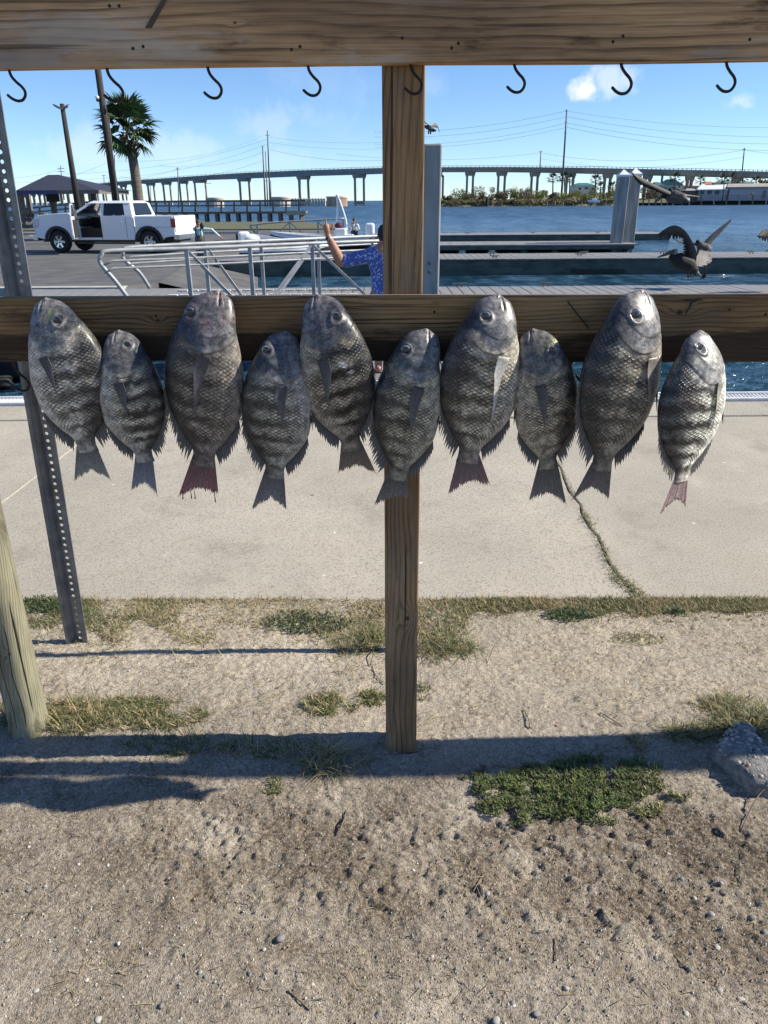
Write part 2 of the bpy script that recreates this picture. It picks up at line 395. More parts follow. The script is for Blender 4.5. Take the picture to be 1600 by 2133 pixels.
t.put(b.inputs['Base Color'], c); b.inputs['Roughness'].default_value = .9; b.inputs['Specular IOR Level'].default_value = .2
t.put(b.inputs['Normal'], t.bump(t.math('ADD', n1, n2), .45, .003))
walk = tag(MB().box((-40, 2.66, -.30), (40, 5.80, -.035)).build('sidewalk', mt_conc), kind='structure')
CRK = sorted([(G(*p_).y, G(*p_).x) for p_ in ((1165, 970), (1186, 1020), (1205, 1048), (1221, 1085), (1243, 1115), (1257, 1150), (1280, 1190), (1299, 1215), (1332, 1244))]+[(5.36, 1.10)])
for k in range(-3, 5):
    x0 = -2.09 + 3.08*k + .006; x1 = x0 + 3.08 - .005
    if abs(x0 - .99) < .05: x0 += .003
    if abs(x1 - .98) < .05: x1 -= .003
    sk = .03
    def side(xa, xb, wander, off):
        ys_ = np.linspace(2.648, 5.352, 28 if wander else 2)
        return [(xa+(xb-xa)*(y_-2.648)/2.704 + (float(np.interp(y_, [c_[0] for c_ in CRK], [c_[1] for c_ in CRK]))-(xa+(xb-xa)*(y_-2.648)/2.704)+off+(vn(float(y_)*11, 2.7, 42)-.5)*.02 if wander else 0), float(y_)) for y_ in ys_]
    s = MB().prism(side(x0-sk*.5, x0+sk, k == 1, .004) + side(x1-sk*.5+.03, x1+sk+.03, k == 0, -.004)[::-1], -.034, .0+random.uniform(-.004, .004), 'XY')
    s.build('slab', mt_conc, walk, bevel=.006)
for k in range(-4, 5):
    MB().box((-2.0+3.9*k, 5.372, -.034), (-2.0+3.9*k+3.885, 5.772, .006)).build('kerb_stone', mt_conc, walk, bevel=.01)
wall_m = mat('bulkhead_concrete', (.30, .28, .24), (.20, .19, .16), 2.5, .85, bump=.3)
tag(MB().box((-40, 5.802, -2.1), (40, 5.99, -.06)).build('bulkhead_wall', wall_m), 'concrete bulkhead wall holding the walkway above the water', 'wall')
galv = mat('galvanised_steel', (.62, .63, .64), (.42, .43, .45), 9, .42, .55, bump=.15)
white_al = mat('bright_aluminium', (.80, .80, .79), (.66, .66, .66), 6, .45, .25)
grt = thing('edge_grating', 'bright metal grating strip along the edge of the bulkhead', 'grating', (0, 5.80, 0))
MB().box((-6.5, .0, -.055), (6.5, .21, -.02)).build('tread_pan', mat('grating_shade', (.20, .20, .20), None, 8, .6, .4), grt)
MB().box((-6.5, .0, -.018), (6.5, .035, .022)).build('edge_bar', white_al, grt); MB().box((-6.5, .178, -.018), (6.5, .212, .026)).build('edge_bar', white_al, grt)
gm = MB()
for k in range(430):
    xx = -6.48 + k*.030; gm.add([(xx, .036, .012), (xx+.013, .036, .012), (xx+.028, .177, .016), (xx+.015, .177, .016), (xx, .036, -.018), (xx+.013, .036, -.018), (xx+.028, .177, -.018), (xx+.015, .177, -.018)], [(0, 1, 2, 3), (4, 0, 3, 7), (1, 5, 6, 2)])
tag(gm.build('tread_bars', white_al, grt), kind='stuff')

# ------------------------------------------------------------------ water
mt_w, t, b = newmat('bay_water')
geo = t.new('ShaderNodeNewGeometry').outputs['Position']
yy = t.xyz(geo)[1]
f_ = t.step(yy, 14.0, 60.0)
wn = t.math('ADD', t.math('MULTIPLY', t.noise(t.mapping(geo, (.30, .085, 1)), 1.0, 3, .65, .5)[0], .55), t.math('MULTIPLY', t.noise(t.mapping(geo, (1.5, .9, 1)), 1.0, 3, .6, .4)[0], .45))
c = t.mix(f_, (.010, .042, .060), (.020, .060, .118)); c = t.mix(t.step(wn, .42, .60, 0, .75), c, (.075, .155, .255)); c = t.mix(t.step(wn, .48, .36, 0, .6), c, (.008, .032, .066))  # ripple reflections painted as pale and dark streaks
t.put(b.inputs['Base Color'], c); t.put(b.inputs['Roughness'], t.step(yy, 20, 160, .12, .40)); b.inputs['IOR'].default_value = 1.33
h1 = t.noise(t.mapping(geo, (.9, 2.0, 1)), 1.0, 5, .62, .3)[0]; h2 = t.noise(t.mapping(geo, (.16, .42, 1)), 1.0, 4, .6, .4)[0]; h3 = t.noise(t.mapping(geo, (4.2, 8, 1)), 1.0, 3, .6, .3)[0]
hh = t.math('ADD', t.math('ADD', t.math('MULTIPLY', h1, .45), t.math('MULTIPLY', h2, 1.5)), t.math('MULTIPLY', h3, .10))
t.put(b.inputs['Normal'], t.bump(hh, 1.0, .75))
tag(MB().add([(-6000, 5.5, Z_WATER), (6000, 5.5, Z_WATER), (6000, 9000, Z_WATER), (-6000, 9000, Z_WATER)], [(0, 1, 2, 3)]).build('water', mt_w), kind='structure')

# ------------------------------------------------------------------ the rack: two boards, post, hooks
W_top = wood('weathered_pine', (.50, .315, .160), (.115, .066, .036), (.42, .36, .30), 'X', 70, (.07, -.16), [(.03, .150, .020), (-.47, .150, .016), (.40, .142, .018), (-.33, .075, .007)], .012, .8, crack=.55, seed=2.0)
W_low = wood('stained_pine', (.31, .19, .085), (.062, .035, .016), (.17, .14, .10), 'X', 120, (.08, -.14), [(-.55, .09, .010), (.62, .10, .016), (-.02, .03, .008)], .012, .35, crack=.8, stain=(.02, .11), seed=5.0)
W_post = wood('brown_post_pine', (.31, .195, .098), (.085, .050, .024), (.22, .185, .145), 'Z', 110, (.06, .13), [(.445, .016, .016)], .02, .45, crack=.8, seed=9.0)
YB = 1.71
rack = thing('fish_rack', 'weathered timber rack of two boards on a post, strung with hooks', 'rack', (.045, 1.795, 0))
def rel(v, o): return Vector(v) - o.location
def board(name, mt, pts, y0, y1, x0, x1):
    """board whose lower and upper edges run through measured heights at x = -0.85 and 0.85"""
    (zb0, zb1, zt0, zt1) = pts
    n = 60; vs = []; fs = []
    for i in range(n+1):
        xx = x0 + (x1-x0)*i/n; f = (xx+.85)/1.7
        zb = zb0+(zb1-zb0)*f + (vn(xx*2.1, 1.3, 7)-.5)*.0035; zt = zt0+(zt1-zt0)*f + (vn(xx*2.3, 5.3, 8)-.5)*.0035
        for (yv, zv) in ((y0, zb), (y1, zb), (y1, zt), (y0, zt)): vs.append((xx-rack.location.x, yv-rack.location.y, zv))
    for i in range(n):
        for j in range(4): fs.append((i*4+j, i*4+(j+1) % 4, i*4+4+(j+1) % 4, i*4+4+j))
    fs += [(3, 2, 1, 0), (n*4, n*4+1, n*4+2, n*4+3)]
    o = MB().add(vs, fs).build(name, mt, rack, bevel=.0028)
    # put the origin on the board so that the wood's figure is laid out from its own axis
    off = Vector((0, 0, zb0)); 
    for v in o.data.vertices: v.co -= off
    o.location = off
    return o
board('top_board', W_top, (1.7365, 1.7445, 1.925, 1.933), YB, YB+.038, -1.55, 4.3)
board('lower_board', W_low, (1.1545, 1.1420, 1.2945, 1.2915), YB, YB+.038, -1.55, 4.3)
pm = MB(); vs = []
nz_ = 50
for i in range(nz_+1):
    z = -.08 + 2.0*i/nz_
    jx = (vn(z*3, 2.2, 3)-.5)*.002
    for (a, b_) in ((0, 0), (.089, 0), (.089, .089), (0, .089)): vs.append((a-.045+jx+.001, b_-.0445, z))
fs = [(i*4+j, i*4+(j+1) % 4, i*4+4+(j+1) % 4, i*4+4+j) for i in range(nz_) for j in range(4)] + [(3, 2, 1, 0), (nz_*4, nz_*4+1, nz_*4+2, nz_*4+3)]
pm.add(vs, fs); p_first = pm.build('post', W_post, rack, bevel=.003)
# the rack runs on to the right of the picture: more posts and the narrow shelf added out of view to shade the soil
for px_ in (2.05, 4.1): p2 = p_first.copy(); COL.objects.link(p2); p2.location = (px_, 0, 0)
MB().box((1.28, -.105, .985), (4.2, .045, 1.02)).build('shade_shelf', W_low, rack, bevel=.003)
iron = mat('black_iron', (.022, .020, .019), (.055, .035, .025), 60, .55, .6, bump=.4, bscale=300)
hook_pts = [(0, 0, .035), (0, 0, 0), (.003, 0, -.016), (.012, 0, -.028), (.0215, 0, -.037), (.0265, 0, -.047), (.0245, 0, -.057), (.017, 0, -.0645), (.006, 0, -.0655), (-.004, 0, -.061), (-.0115, 0, -.0545), (-.0135, 0, -.0525)]
def smooth_pts(p, k=5):
    out = []; n = len(p)
    for i in range(n-1):
        p0, p1, p2, p3 = (Vector(p[max(i-1, 0)]), Vector(p[i]), Vector(p[i+1]), Vector(p[min(i+2, n-1)]))
        for j in range(k):
            u = j/k; out.append(.5*((2*p1)+(-p0+p2)*u+(2*p0-5*p1+4*p2-p3)*u*u+(-p0+3*p1-3*p2+p3)*u**3))
    return out + [Vector(p[-1])]
hp = smooth_pts(hook_pts, 3)
hr = [.0032]*len(hp); hr[-1] = .0006; hr[-2] = .0018; hr[-3] = .0028; hr[-4] = .0031
hook_me = MB().tube(hp, hr, 8, upv=(0, 1, 0)).mesh('hook', iron, True)
for (px, py, sc, rz) in ((18, 142, 1.0, .15), (222, 139, 1.06, .2), (432, 135, 1.02, 0), (641, 131, 1.0, -.1), (855, 127, 1.0, .1), (1071, 124, 1.0, -.05), (1294, 120, 1.1, .0), (1514, 118, 1.06, .05)):
    h = link('hook', hook_me, rack); h.location = rel(P(px, py, YB+.019), rack); h.scale = (sc*.9, sc*.9, sc*.88); h.rotation_euler = (0, 0, rz)
for (px, py, mir) in ((28, 756, 1), (652, 757, -1), (1500, 754, -1), (905, 757, 1), (1190, 757, 1)):
    h = link('hook', hook_me, rack); h.location = rel(P(px, py, YB+.019), rack); h.scale = (mir*1.0, 1, 1.0)
nail_me = MB().lathe([(.0001, -.0010), (.0024, -.0009), (.0032, 0), (.0032, .004)], (0, 0, 0), 'Y', 10).mesh('nail', iron, True)
for (px, py) in ((277, 101), (298, 97), (607, 103), (625, 97), (838, 79), (941, 100), (955, 90), (1277, 87), (1298, 75), (228, 12), (248, 12), (1562, 122-40), (325, 658), (1520, 645), (905, 650), (1595, 655)):
    n_ = link('nail', nail_me, rack); n_.location = rel(P(px, py, YB), rack)
# a long dark split in the top board and a wire across the lower one
MB().prism([(0, 0), (.012, .0), (.052, .052), (.046, .056)], 0, .003).build('splinter', mat('splinter_wood', (.085, .062, .042), (.05, .035, .025), 40, .85), rack).location = rel(P(302, 58, YB-.0028), rack)
wire = mat('dark_wire', (.012, .012, .012), None, 20, .6)
MB().tube([rel(P(1182, 627, YB-.003), rack), rel(P(1203, 655, YB-.004), rack), rel(P(1226, 684, YB-.003), rack)], .0013, 6).build('wire', wire, rack)
tw = MB(); a0 = rel(P(1443, 628, YB-.003), rack)
for (dx, dz) in ((-.021, .002), (.022, .003), (-.012, -.028)): tw.tube([a0, a0+Vector((dx*.5, -.002, dz*.5+.002)), a0+Vector((dx, -.001, dz))], [.0022, .0018, .001], 6)
tw.build('seaweed_scrap', wire, rack)

# ------------------------------------------------------------------ the ten sheepshead
mt_fish, t, b = newmat('fish_skin')
at = t.new('ShaderNodeAttribute'); at.attribute_name = 'Col'; sc = t.new('ShaderNodeAttribute'); sc.attribute_name = 'sc'
co = t.new('ShaderNodeTexCoord').outputs['Object']
u, v, msk = t.xyz(sc.outputs['Vector'])
wob = t.xyz(t.noise(co, 38, 3, .5)[1])
u2 = t.math('ADD', u, t.math('MULTIPLY', t.math('SUBTRACT', wob[0], .5), 1.1)); v2 = t.math('ADD', v, t.math('MULTIPLY', t.math('SUBTRACT', wob[1], .5), .9))
a_ = t.math('ABSOLUTE', t.math('SINE', t.math('MULTIPLY', t.math('ADD', u2, v2), math.pi))); b_ = t.math('ABSOLUTE', t.math('SINE', t.math('MULTIPLY', t.math('SUBTRACT', u2, v2), math.pi)))
net = t.math('MULTIPLY', a_, b_)
cell = t.step(net, .16, .62)
asym = t.math('FRACT', t.math('ADD', u2, v2)); asym2 = t.math('FRACT', t.math('SUBTRACT', u2, v2))
asy = t.math('MULTIPLY', asym, asym2)
pat = t.noise(co, 46, 4, .65)[0]
msk2 = t.math('MULTIPLY', msk, t.step(pat, .36, .58, .12, 1.0))
cid = t.new('ShaderNodeTexWhiteNoise', noise_dimensions='2D'); t.put(cid.inputs['Vector'], t.comb(t.math('FLOOR', t.math('ADD', u2, v2)), t.math('FLOOR', t.math('SUBTRACT', u2, v2)), 0.0))
lit = t.math('ADD', .30, t.math('MULTIPLY', cell, t.math('ADD', t.math('ADD', .45, t.math('MULTIPLY', cid.outputs['Value'], .65)), t.math('MULTIPLY', asy, 1.3))))
fac = t.math('ADD', t.math('MULTIPLY', t.math('SUBTRACT', lit, 1.0), msk2), 1.0)
fine = t.noise(co, 420, 3, .6)[0]; mott = t.noise(co, 75, 5, .68)[0]
fac = t.math('MULTIPLY', fac, t.step(mott, .32, .70, .48, 1.42))
fac = t.math('MULTIPLY', fac, t.step(fine, .3, .7, .68, 1.30))
c = t.vec('SCALE', at.outputs['Color'], None, fac)
t.put(b.inputs['Base Color'], c)
t.put(b.inputs['Roughness'], t.step(mott, .3, .7, .30, .52)); b.inputs['Specular IOR Level'].default_value = .34
b.inputs['Coat Weight'].default_value = .14; b.inputs['Coat Roughness'].default_value = .22
hh = t.math('ADD', t.math('MULTIPLY', t.math('MULTIPLY', cell, t.math('ADD', .5, t.math('MULTIPLY', asy, .8))), msk2), t.math('MULTIPLY', mott, .35))
t.put(b.inputs['Normal'], t.bump(hh, .6, .0013))
mt_fin, t, b = newmat('fish_fin')
at = t.new('ShaderNodeAttribute'); at.attribute_name = 'Col'; co = t.new('ShaderNodeTexCoord').outputs['Object']
fn = t.noise(co, 240, 3)[0]
t.put(b.inputs['Base Color'], t.vec('SCALE', at.outputs['Color'], None, t.step(fn, .3, .7, .7, 1.25)))
b.inputs['Roughness'].default_value = .38; b.inputs['Specular IOR Level'].default_value = .5; b.inputs['Transmission Weight'].default_value = .0
tr = t.new('ShaderNodeBsdfTranslucent'); t.put(tr.inputs[0], at.outputs['Color']); mx = t.new('ShaderNodeMixShader'); mx.inputs[0].default_value = .45
out = t.n['Material Output']; t.l.new(b.outputs[0], mx.inputs[1]); t.l.new(tr.outputs[0], mx.inputs[2]); t.l.new(mx.outputs[0], out.inputs[0])
mt_eye, t, b = newmat('fish_eye')
at = t.new('ShaderNodeAttribute'); at.attribute_name = 'Col'; t.put(b.inputs['Base Color'], at.outputs['Color']); b.inputs['Roughness'].default_value = .08; b.inputs['Coat Weight'].default_value = .6
mt_pupil = mat('fish_pupil', (.004, .005, .007), None, 10, .05, coat=.8)
mt_blood = mat('blood', (.30, .018, .016), (.20, .010, .010), 60, .2, coat=.5)

DT = np.array([[0, .022], [.03, .080], [.07, .128], [.14, .176], [.22, .220], [.34, .265], [.45, .285], [.57, .279], [.70, .248], [.80, .193], [.88, .134], [.935, .083], [1.0, .068], [1.06, .076]])
VT = np.array([[0, .030], [.03, .076], [.07, .105], [.124, .130], [.2, .153], [.267, .180], [.4, .222], [.512, .246], [.62, .245], [.716, .232], [.80, .192], [.878, .137], [.94, .085], [1.0, .070], [1.06, .077]])
TT = np.array([[0, .022], [.05, .046], [.12, .072], [.25, .105], [.38, .120], [.52, .116], [.68, .088], [.82, .052], [.93, .029], [1.0, .020], [1.06, .013]])
def smooth_interp(tbl, t):
    # monotone-ish cubic through the table
    xs, ys = tbl[:, 0], tbl[:, 1]; mm = np.gradient(ys, xs)
    i = np.clip(np.searchsorted(xs, t)-1, 0, len(xs)-2); h = xs[i+1]-xs[i]; s = np.clip((t-xs[i])/h, 0, 1)
    return (2*s**3-3*s**2+1)*ys[i] + (s**3-2*s**2+s)*h*mm[i] + (-2*s**3+3*s**2)*ys[i+1] + (s**3-s**2)*h*mm[i+1]

def make_fish(label, S, T, W, side, tips, fork, eye, pbase, ptip, seed, tone=(1, 1, 1), bars=1.0, red=0.0, headc=(.085, .10, .145), pcol=(.07, .072, .08), eyec=(.30, .30, .28), tailc=(.085, .08, .078), dspread=1.0, thick=1.0, belly=1.0, yoff=.056, yaw=0.0, patch=None, spots=()):
    rs = np.random.default_rng(seed)
    YF = YB - yoff
    A, B = np.array(P(*S, YF)), np.array(P(*T, YF))
    L = np.linalg.norm(B-A); e1 = (B-A)/L; e2 = np.array([-e1[2], 0, e1[0]])*side; en = np.array([0, -1.0, 0])
    ppm = np.hypot(T[0]-S[0], T[1]-S[1])                       # photo pixels per unit of t
    bend = rs.uniform(-.022, .022)
    k = W*1.045/(.525*ppm)/math.cos(yaw)
    f = thing('fish', label, 'fish', tuple(A), group='fish hung on the rack')
    def loc(t_, d_, n_):                                      # fish coordinates -> object space
        t_, d_, n_ = np.broadcast_arrays(t_, d_, n_); d_ = d_ + bend*np.sin(np.pi*np.clip(t_, 0, 1))
        return (t_[..., None]*e1 + d_[..., None]*e2 + n_[..., None]*en)*L
    def to_td(px):
        w_ = np.array(P(*px, YF))-A; return float(w_ @ e1)/L, float(w_ @ e2)/L/math.cos(yaw)
    et, ed = to_td(eye); er = .0315
    def mid_half(t_):
        kk = 1 - (1-k)*sstep(t_, .03, .25)*(1-sstep(t_, .85, 1.0)*.6)
        d_ = smooth_interp(DT, t_)*kk; v_ = smooth_interp(VT, t_)*kk*(1+(belly-1)*np.exp(-((t_-.55)/.25)**2))
        return (d_-v_)/2, (d_+v_)/2
    nt, nr = 190, 108
    tt = np.concatenate([np.linspace(0, 1, nt)**1.25*.25, np.linspace(.25, 1.055, nt)[1:]]); tt = tt[::1]
    tt = np.concatenate([np.linspace(0, .36, 95), np.linspace(.36, 1.055, 115)[1:]]); n_t = len(tt)
    # finer towards the camera side
    ph = np.linspace(-math.pi/2, 1.5*math.pi, nr+1)
    TTg, PH = np.meshgrid(tt, ph, indexing='ij')
    mid, half = mid_half(TTg); th = smooth_interp(TT, TTg)*thick*(.55+.45*k)
    cs, sn = np.cos(PH), np.sin(PH)
    d = mid + half*cs; n = th*np.sign(sn)*np.abs(sn)**.92
    # snout closes
    cap = np.sqrt(np.clip(TTg/.035, 0, 1)); d = mid + (d-mid)*(.25+.75*cap); n = n*(.1+.9*cap)
    # relief: gill cover, cheek, mouth, eye socket
    fr = sn
    to = .335 - ((d-.01)/.21)**2*.15
    h = .0065*sstep(to-TTg, -.004, .006)*np.exp(-np.clip(to-TTg, 0, 1)/.10)
    tp = .245 - ((d+.02)/.16)**2*.10
    h = h + .004*sstep(tp-TTg, -.004, .006)*np.exp(-np.clip(tp-TTg, 0, 1)/.07)
    dm = -.016 - TTg*.25
    mo_ = np.exp(-((d-dm)/.0050)**2)*sstep(.092-TTg, 0, .02)
    for o_, l_ in ((.024, .075), (-.026, .10)): mo_ = np.maximum(mo_, .55*np.exp(-((d-dm-o_*(.6+TTg*8))/.0042)**2)*sstep(l_-TTg, 0, .03)*sstep(TTg, .004, .02))
    h = h - .007*mo_ + .005*np.exp(-((np.abs(d-dm)-.020)/.011)**2)*sstep(.085-TTg, 0, .03)
    re = np.hypot(TTg-et, d-ed)
    h = h + .010*np.exp(-((re-er*1.15)/(er*.40))**2) - .010*np.exp(-(re/(er*.75))**2)
    h = h + (fbm(TTg*26+seed, d*26, seed, 3)-.5)*.0035
    pt_, pd_ = to_td(pbase)
    h = h + .010*np.exp(-(((TTg-pt_+.01)/.035)**2+((d-pd_)/.03)**2))
    n = n + h*np.clip(np.abs(fr)*1.6, 0, 1)*np.sign(fr)
    V = loc(TTg, d, n)
    # the back of the head lies against the board, the body hangs free
    lean = .020*np.exp(-(TTg/.12)**2)
    V[..., 1] += lean
    # ---------------- skin colours
    q = (d-mid)/np.maximum(half, 1e-4)            # -1 belly .. 1 back
    wv = (fbm(TTg*9+seed*3, d*9, seed+1, 3)-.5); wf = (fbm(TTg*34+seed, d*34, seed+2, 3)-.5)
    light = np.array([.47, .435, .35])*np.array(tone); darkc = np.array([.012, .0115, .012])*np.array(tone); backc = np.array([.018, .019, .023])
    barv = np.zeros_like(TTg)
    for bc, bw in ((.375, .036), (.50, .037), (.625, .036), (.745, .034), (.86, .029), (.965, .022)):
        barv = np.maximum(barv, np.exp(-np.abs((TTg + wv*.075 + wf*.05 + q*.014 - bc)/bw)**2.6))
    barv *= bars*(.25+.75*sstep(q, -.95, .05))
    cc = light*(1.0) + 0*TTg[..., None]
    cc = cc*(1 - barv[..., None]*.96) + darkc*barv[..., None]*.96
    bk = sstep(q + wv*.7 + wf*.4, .15, .85)[..., None]*.88
    cc = cc*(1-bk) + backc*bk
    bl = sstep(-q + wv*.5, .25, .95)[..., None]*.55
    cc = cc*(1-bl) + np.array([.42, .40, .375])*np.array(tone)*bl
    hd = sstep(to-.01-TTg + wv*.14 + wf*.05, -.06, .05)[..., None]*.92
    hn = fbm(TTg*34+seed, d*34, seed+5, 4)
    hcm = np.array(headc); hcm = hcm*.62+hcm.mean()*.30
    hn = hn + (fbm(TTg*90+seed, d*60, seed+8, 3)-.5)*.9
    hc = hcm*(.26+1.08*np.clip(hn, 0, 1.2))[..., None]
    fh = sstep(d + wv*.12, .015, .15)[..., None]*.80; hc = hc*(1-fh) + np.array([.020, .024, .036])*fh
    chk = sstep(-d + .03 + wv*.08, 0, .13)[..., None]*.75
    hc = hc*(1-chk) + np.array([.145, .143, .147])*(.25+hn)[..., None]*chk
    snt = np.exp(-(TTg/.055)**2)[..., None]*.6
    hc = hc*(1-snt) + np.array([.27, .24, .24])*snt
    cc = cc*(1-hd*.92) + hc*hd*.92
    cc = cc*(1-.38*mo_[..., None]) + np.array([.05, .03, .035])*.38*mo_[..., None]
    ring = np.exp(-((re-er*1.25)/(er*.28))**2)[..., None]*(.12+.40*sstep(np.cos(np.arctan2(d-ed, TTg-et)-rs.uniform(0, 6.28)), -.3, .8)[..., None])
    cc = cc*(1-ring) + np.array([.26, .26, .26])*ring
    gl = np.exp(-np.abs((TTg-to)/.004)**2)[..., None]*.5
    cc = cc*(1-gl) + np.array([.022, .02, .024])*gl
    pk = sstep(TTg, .88, 1.0)[..., None]*.5
    cc = cc*(1-pk) + np.array(tailc)*1.3*pk
    bs = sstep(fbm(TTg*5+seed*7, d*7, seed+9, 3), .62, .78)[..., None]*.35*red
    cc = cc*(1-bs) + np.array([.16, .06, .055])*bs
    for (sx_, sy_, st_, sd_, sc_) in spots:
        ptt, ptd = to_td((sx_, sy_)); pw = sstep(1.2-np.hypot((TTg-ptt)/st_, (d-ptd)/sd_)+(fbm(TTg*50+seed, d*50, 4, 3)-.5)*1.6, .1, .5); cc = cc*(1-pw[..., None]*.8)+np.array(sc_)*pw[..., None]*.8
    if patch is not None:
        ptt, ptd = to_td(patch); pw = np.exp(-(((TTg-ptt)/.038)**2+((d-ptd)/.045)**2))*sstep(fbm(TTg*60, d*60, 3, 3), .3, .6); cc = cc*(1-pw[..., None]*.85)+np.array([.46, .43, .24])*pw[..., None]*.85  # yellow sunlit spot painted into the skin colour
    msk = sstep(TTg-to, .0, .05)*sstep(1.03-TTg, 0, .1)
    msk = msk + .18*(1-msk)*(TTg > .12)
    scv = np.stack([TTg*41, (PH+math.pi/2)/(2*math.pi)*32, msk*(1-.65*sstep(-q, .55, 1.0))], -1)
    body = link('body', grid_mesh('fish_body', V, nr+1, n_t, mt_fish, np.clip(cc, .006, .8), attrs={'sc': scv}), f)
    bm = bmesh.new(); bm.from_mesh(body.data); bmesh.ops.recalc_face_normals(bm, faces=bm.faces); bm.to_mesh(body.data); bm.free()
    # ---------------- eye with pupil
    m_e, h_e = mid_half(np.array([et])); qe = np.clip((ed-m_e[0])/h_e[0], -.98, .98)
    ne = float(smooth_interp(TT, np.array([et]))[0])*thick*(.55+.45*k)*math.sqrt(1-qe*qe)**.92
    rr_ = np.linspace(0, 1, 9); aa = np.linspace(0, 2*math.pi, 25); RG, AG = np.meshgrid(rr_, aa, indexing='ij')
    EV = loc(et+RG*er*np.cos(AG), ed+RG*er*np.sin(AG), ne-.004+.012*np.sqrt(np.clip(1-RG**2*.85, 0, 1)))
    EV[..., 1] += .020*math.exp(-(et/.12)**2)
    ec = np.where((RG > .86)[..., None], np.array(eyec)*(.18+.75*np.clip(.5+.5*np.cos(AG-rs.uniform(0, 6.28)), 0, 1)**1.5)[..., None], np.where((RG > .52)[..., None], np.array([.030, .034, .045]), np.array([.008, .009, .012]))) + 0*EV
    ey = link('eye', grid_mesh('fish_eye', EV, 25, 9, mt_eye, ec), f)
    PV = loc(et+RG*er*.5*np.cos(AG), ed+RG*er*.5*np.sin(AG), ne+.0065+.003*np.sqrt(np.clip(1-RG**2*.95, 0, 1))); PV[..., 1] += .020*math.exp(-(et/.12)**2)
    link('pupil', grid_mesh('fish_pupil', PV, 25, 9, mt_pupil), ey)
    # ---------------- fins
    def fin(name, bases, tps, jag, colb, colt, nrow=7, n0=0.0, n1=None, ridge=.0022, edge=None, sweep=0.0):
        nb = len(bases); m_ = 2*nb-1
        GT = np.zeros((nrow, m_)); GD = np.zeros_like(GT); GN = np.zeros_like(GT); CC = np.zeros((nrow, m_, 3))
        for j in range(m_):
            if j % 2 == 0: bb = np.array(bases[j//2]); tp_ = np.array(tps[j//2]); fl = 1.0; rg = ridge
            else:
                bb = (np.array(bases[j//2])+np.array(bases[j//2+1]))/2; tp_ = (np.array(tps[j//2])+np.array(tps[j//2+1]))/2
                fl = 1-jag*rs.uniform(.5, 1.5); rg = -ridge*.3
            for i in range(nrow):
                s_ = i/(nrow-1)*fl; GT[i, j], GD[i, j] = bb[:2]*(1-s_)+tp_[:2]*s_
                nn0 = bb[2] if len(bb) > 2 else n0; nn1 = tp_[2] if len(tp_) > 2 else (n0 if n1 is None else n1)
                GN[i, j] = nn0*(1-s_)+nn1*s_ + rg*(1-.5*s_) + sweep*s_*s_
                cx = np.array(colb)*(1-s_)+np.array(colt)*s_
                CC[i, j] = cx*(1.25 if j % 2 == 0 else .55)*rs.uniform(.85, 1.15)
                if edge is not None: CC[i, j] = edge(CC[i, j], s_, j/(m_-1))
        VV = loc(GT, GD, GN)
        o = link(name, grid_mesh(name, VV, m_, nrow, mt_fin, np.clip(CC, .004, .9)), f)
        sd = o.modifiers.new('thickness', 'SOLIDIFY'); sd.thickness = .0009; sd.offset = 0
        return o
    def edge_pt(t_, sgn, inset=.012):
        m2, h2 = mid_half(np.array([t_])); return float(m2[0] + sgn*(h2[0]-inset))
    fb, ft = (.12, .116, .115), (.30, .285, .26)
    # dorsal: folded spines, then a soft fan
    bt = np.concatenate([np.linspace(.36, .66, 9), np.linspace(.69, .935, 13)])
    bases, tps = [], []
    for i, t_ in enumerate(bt):
        s_ = (t_-.36)/.575; ln = .070+.075*s_**1.3-.03*max(0, s_-.85)/.15+rs.uniform(-.016, .014)
        an = (.07+.50*s_**1.7)*dspread
        # the body edge turns in towards the tail: follow it
        e0, e1_ = edge_pt(t_-.01, 1), edge_pt(t_+.01, 1); sl = math.atan2(e1_-e0, .02)
        a2 = max(an + sl*.62, -.55 if s_ > .8 else -.45)
        bases.append((t_, edge_pt(t_, 1))); tps.append((t_+ln*math.cos(a2), edge_pt(t_, 1)+ln*math.sin(a2)+.012))
    fin('dorsal_fin', bases, tps, .42, fb, ft)
    # anal
    bt = np.linspace(.70, .945, 13); bases, tps = [], []
    for i, t_ in enumerate(bt):
        s_ = i/12; ln = .095+.040*math.sin(math.pi*s_)+rs.uniform(-.006, .006)
        e0, e1_ = edge_pt(t_-.01, -1), edge_pt(t_+.01, -1); sl = math.atan2(-(e1_-e0), .02)
        a2 = (.22+.30*s_) + sl*.60
        bases.append((t_, edge_pt(t_, -1))); tps.append((t_+ln*math.cos(a2), edge_pt(t_, -1)-ln*math.sin(a2)-.012))
    fin('anal_fin', bases, tps, .26, (.085, .085, .09), (.24, .23, .225))
    # pelvic pair: folded along the belly
    bases = [(.405+.010*i, edge_pt(.405+.010*i, -1, .030), .03+.004*i) for i in range(5)]
    tps = [(.585+.018*i, edge_pt(min(.585+.018*i, .66), -1, -.004-.004*i), .020+.006*i) for i in range(5)]
    fin('pelvic_fin', bases, tps, .08, (.045, .045, .05), (.10, .09, .088), edge=(lambda c_, s_, j_: c_*(1-s_*.5*red)+np.array([.25, .11, .07])*s_*.5*red))
    # pectoral: a long blade lying on the flank
    pt0, pd0 = to_td(pbase); pt1, pd1 = to_td(ptip)
    def surf(t_, d_):
        m2, h2 = mid_half(np.array([t_])); qq = min(.97, abs((d_-m2[0])/h2[0]))
        return float(smooth_interp(TT, np.array([t_]))[0])*thick*(.55+.45*k)*math.sqrt(1-qq*qq)
    ax = np.array([pt1-pt0, pd1-pd0]); ln = np.linalg.norm(ax); ax /= ln; pr = np.array([-ax[1], ax[0]])
    bases, tps = [], []
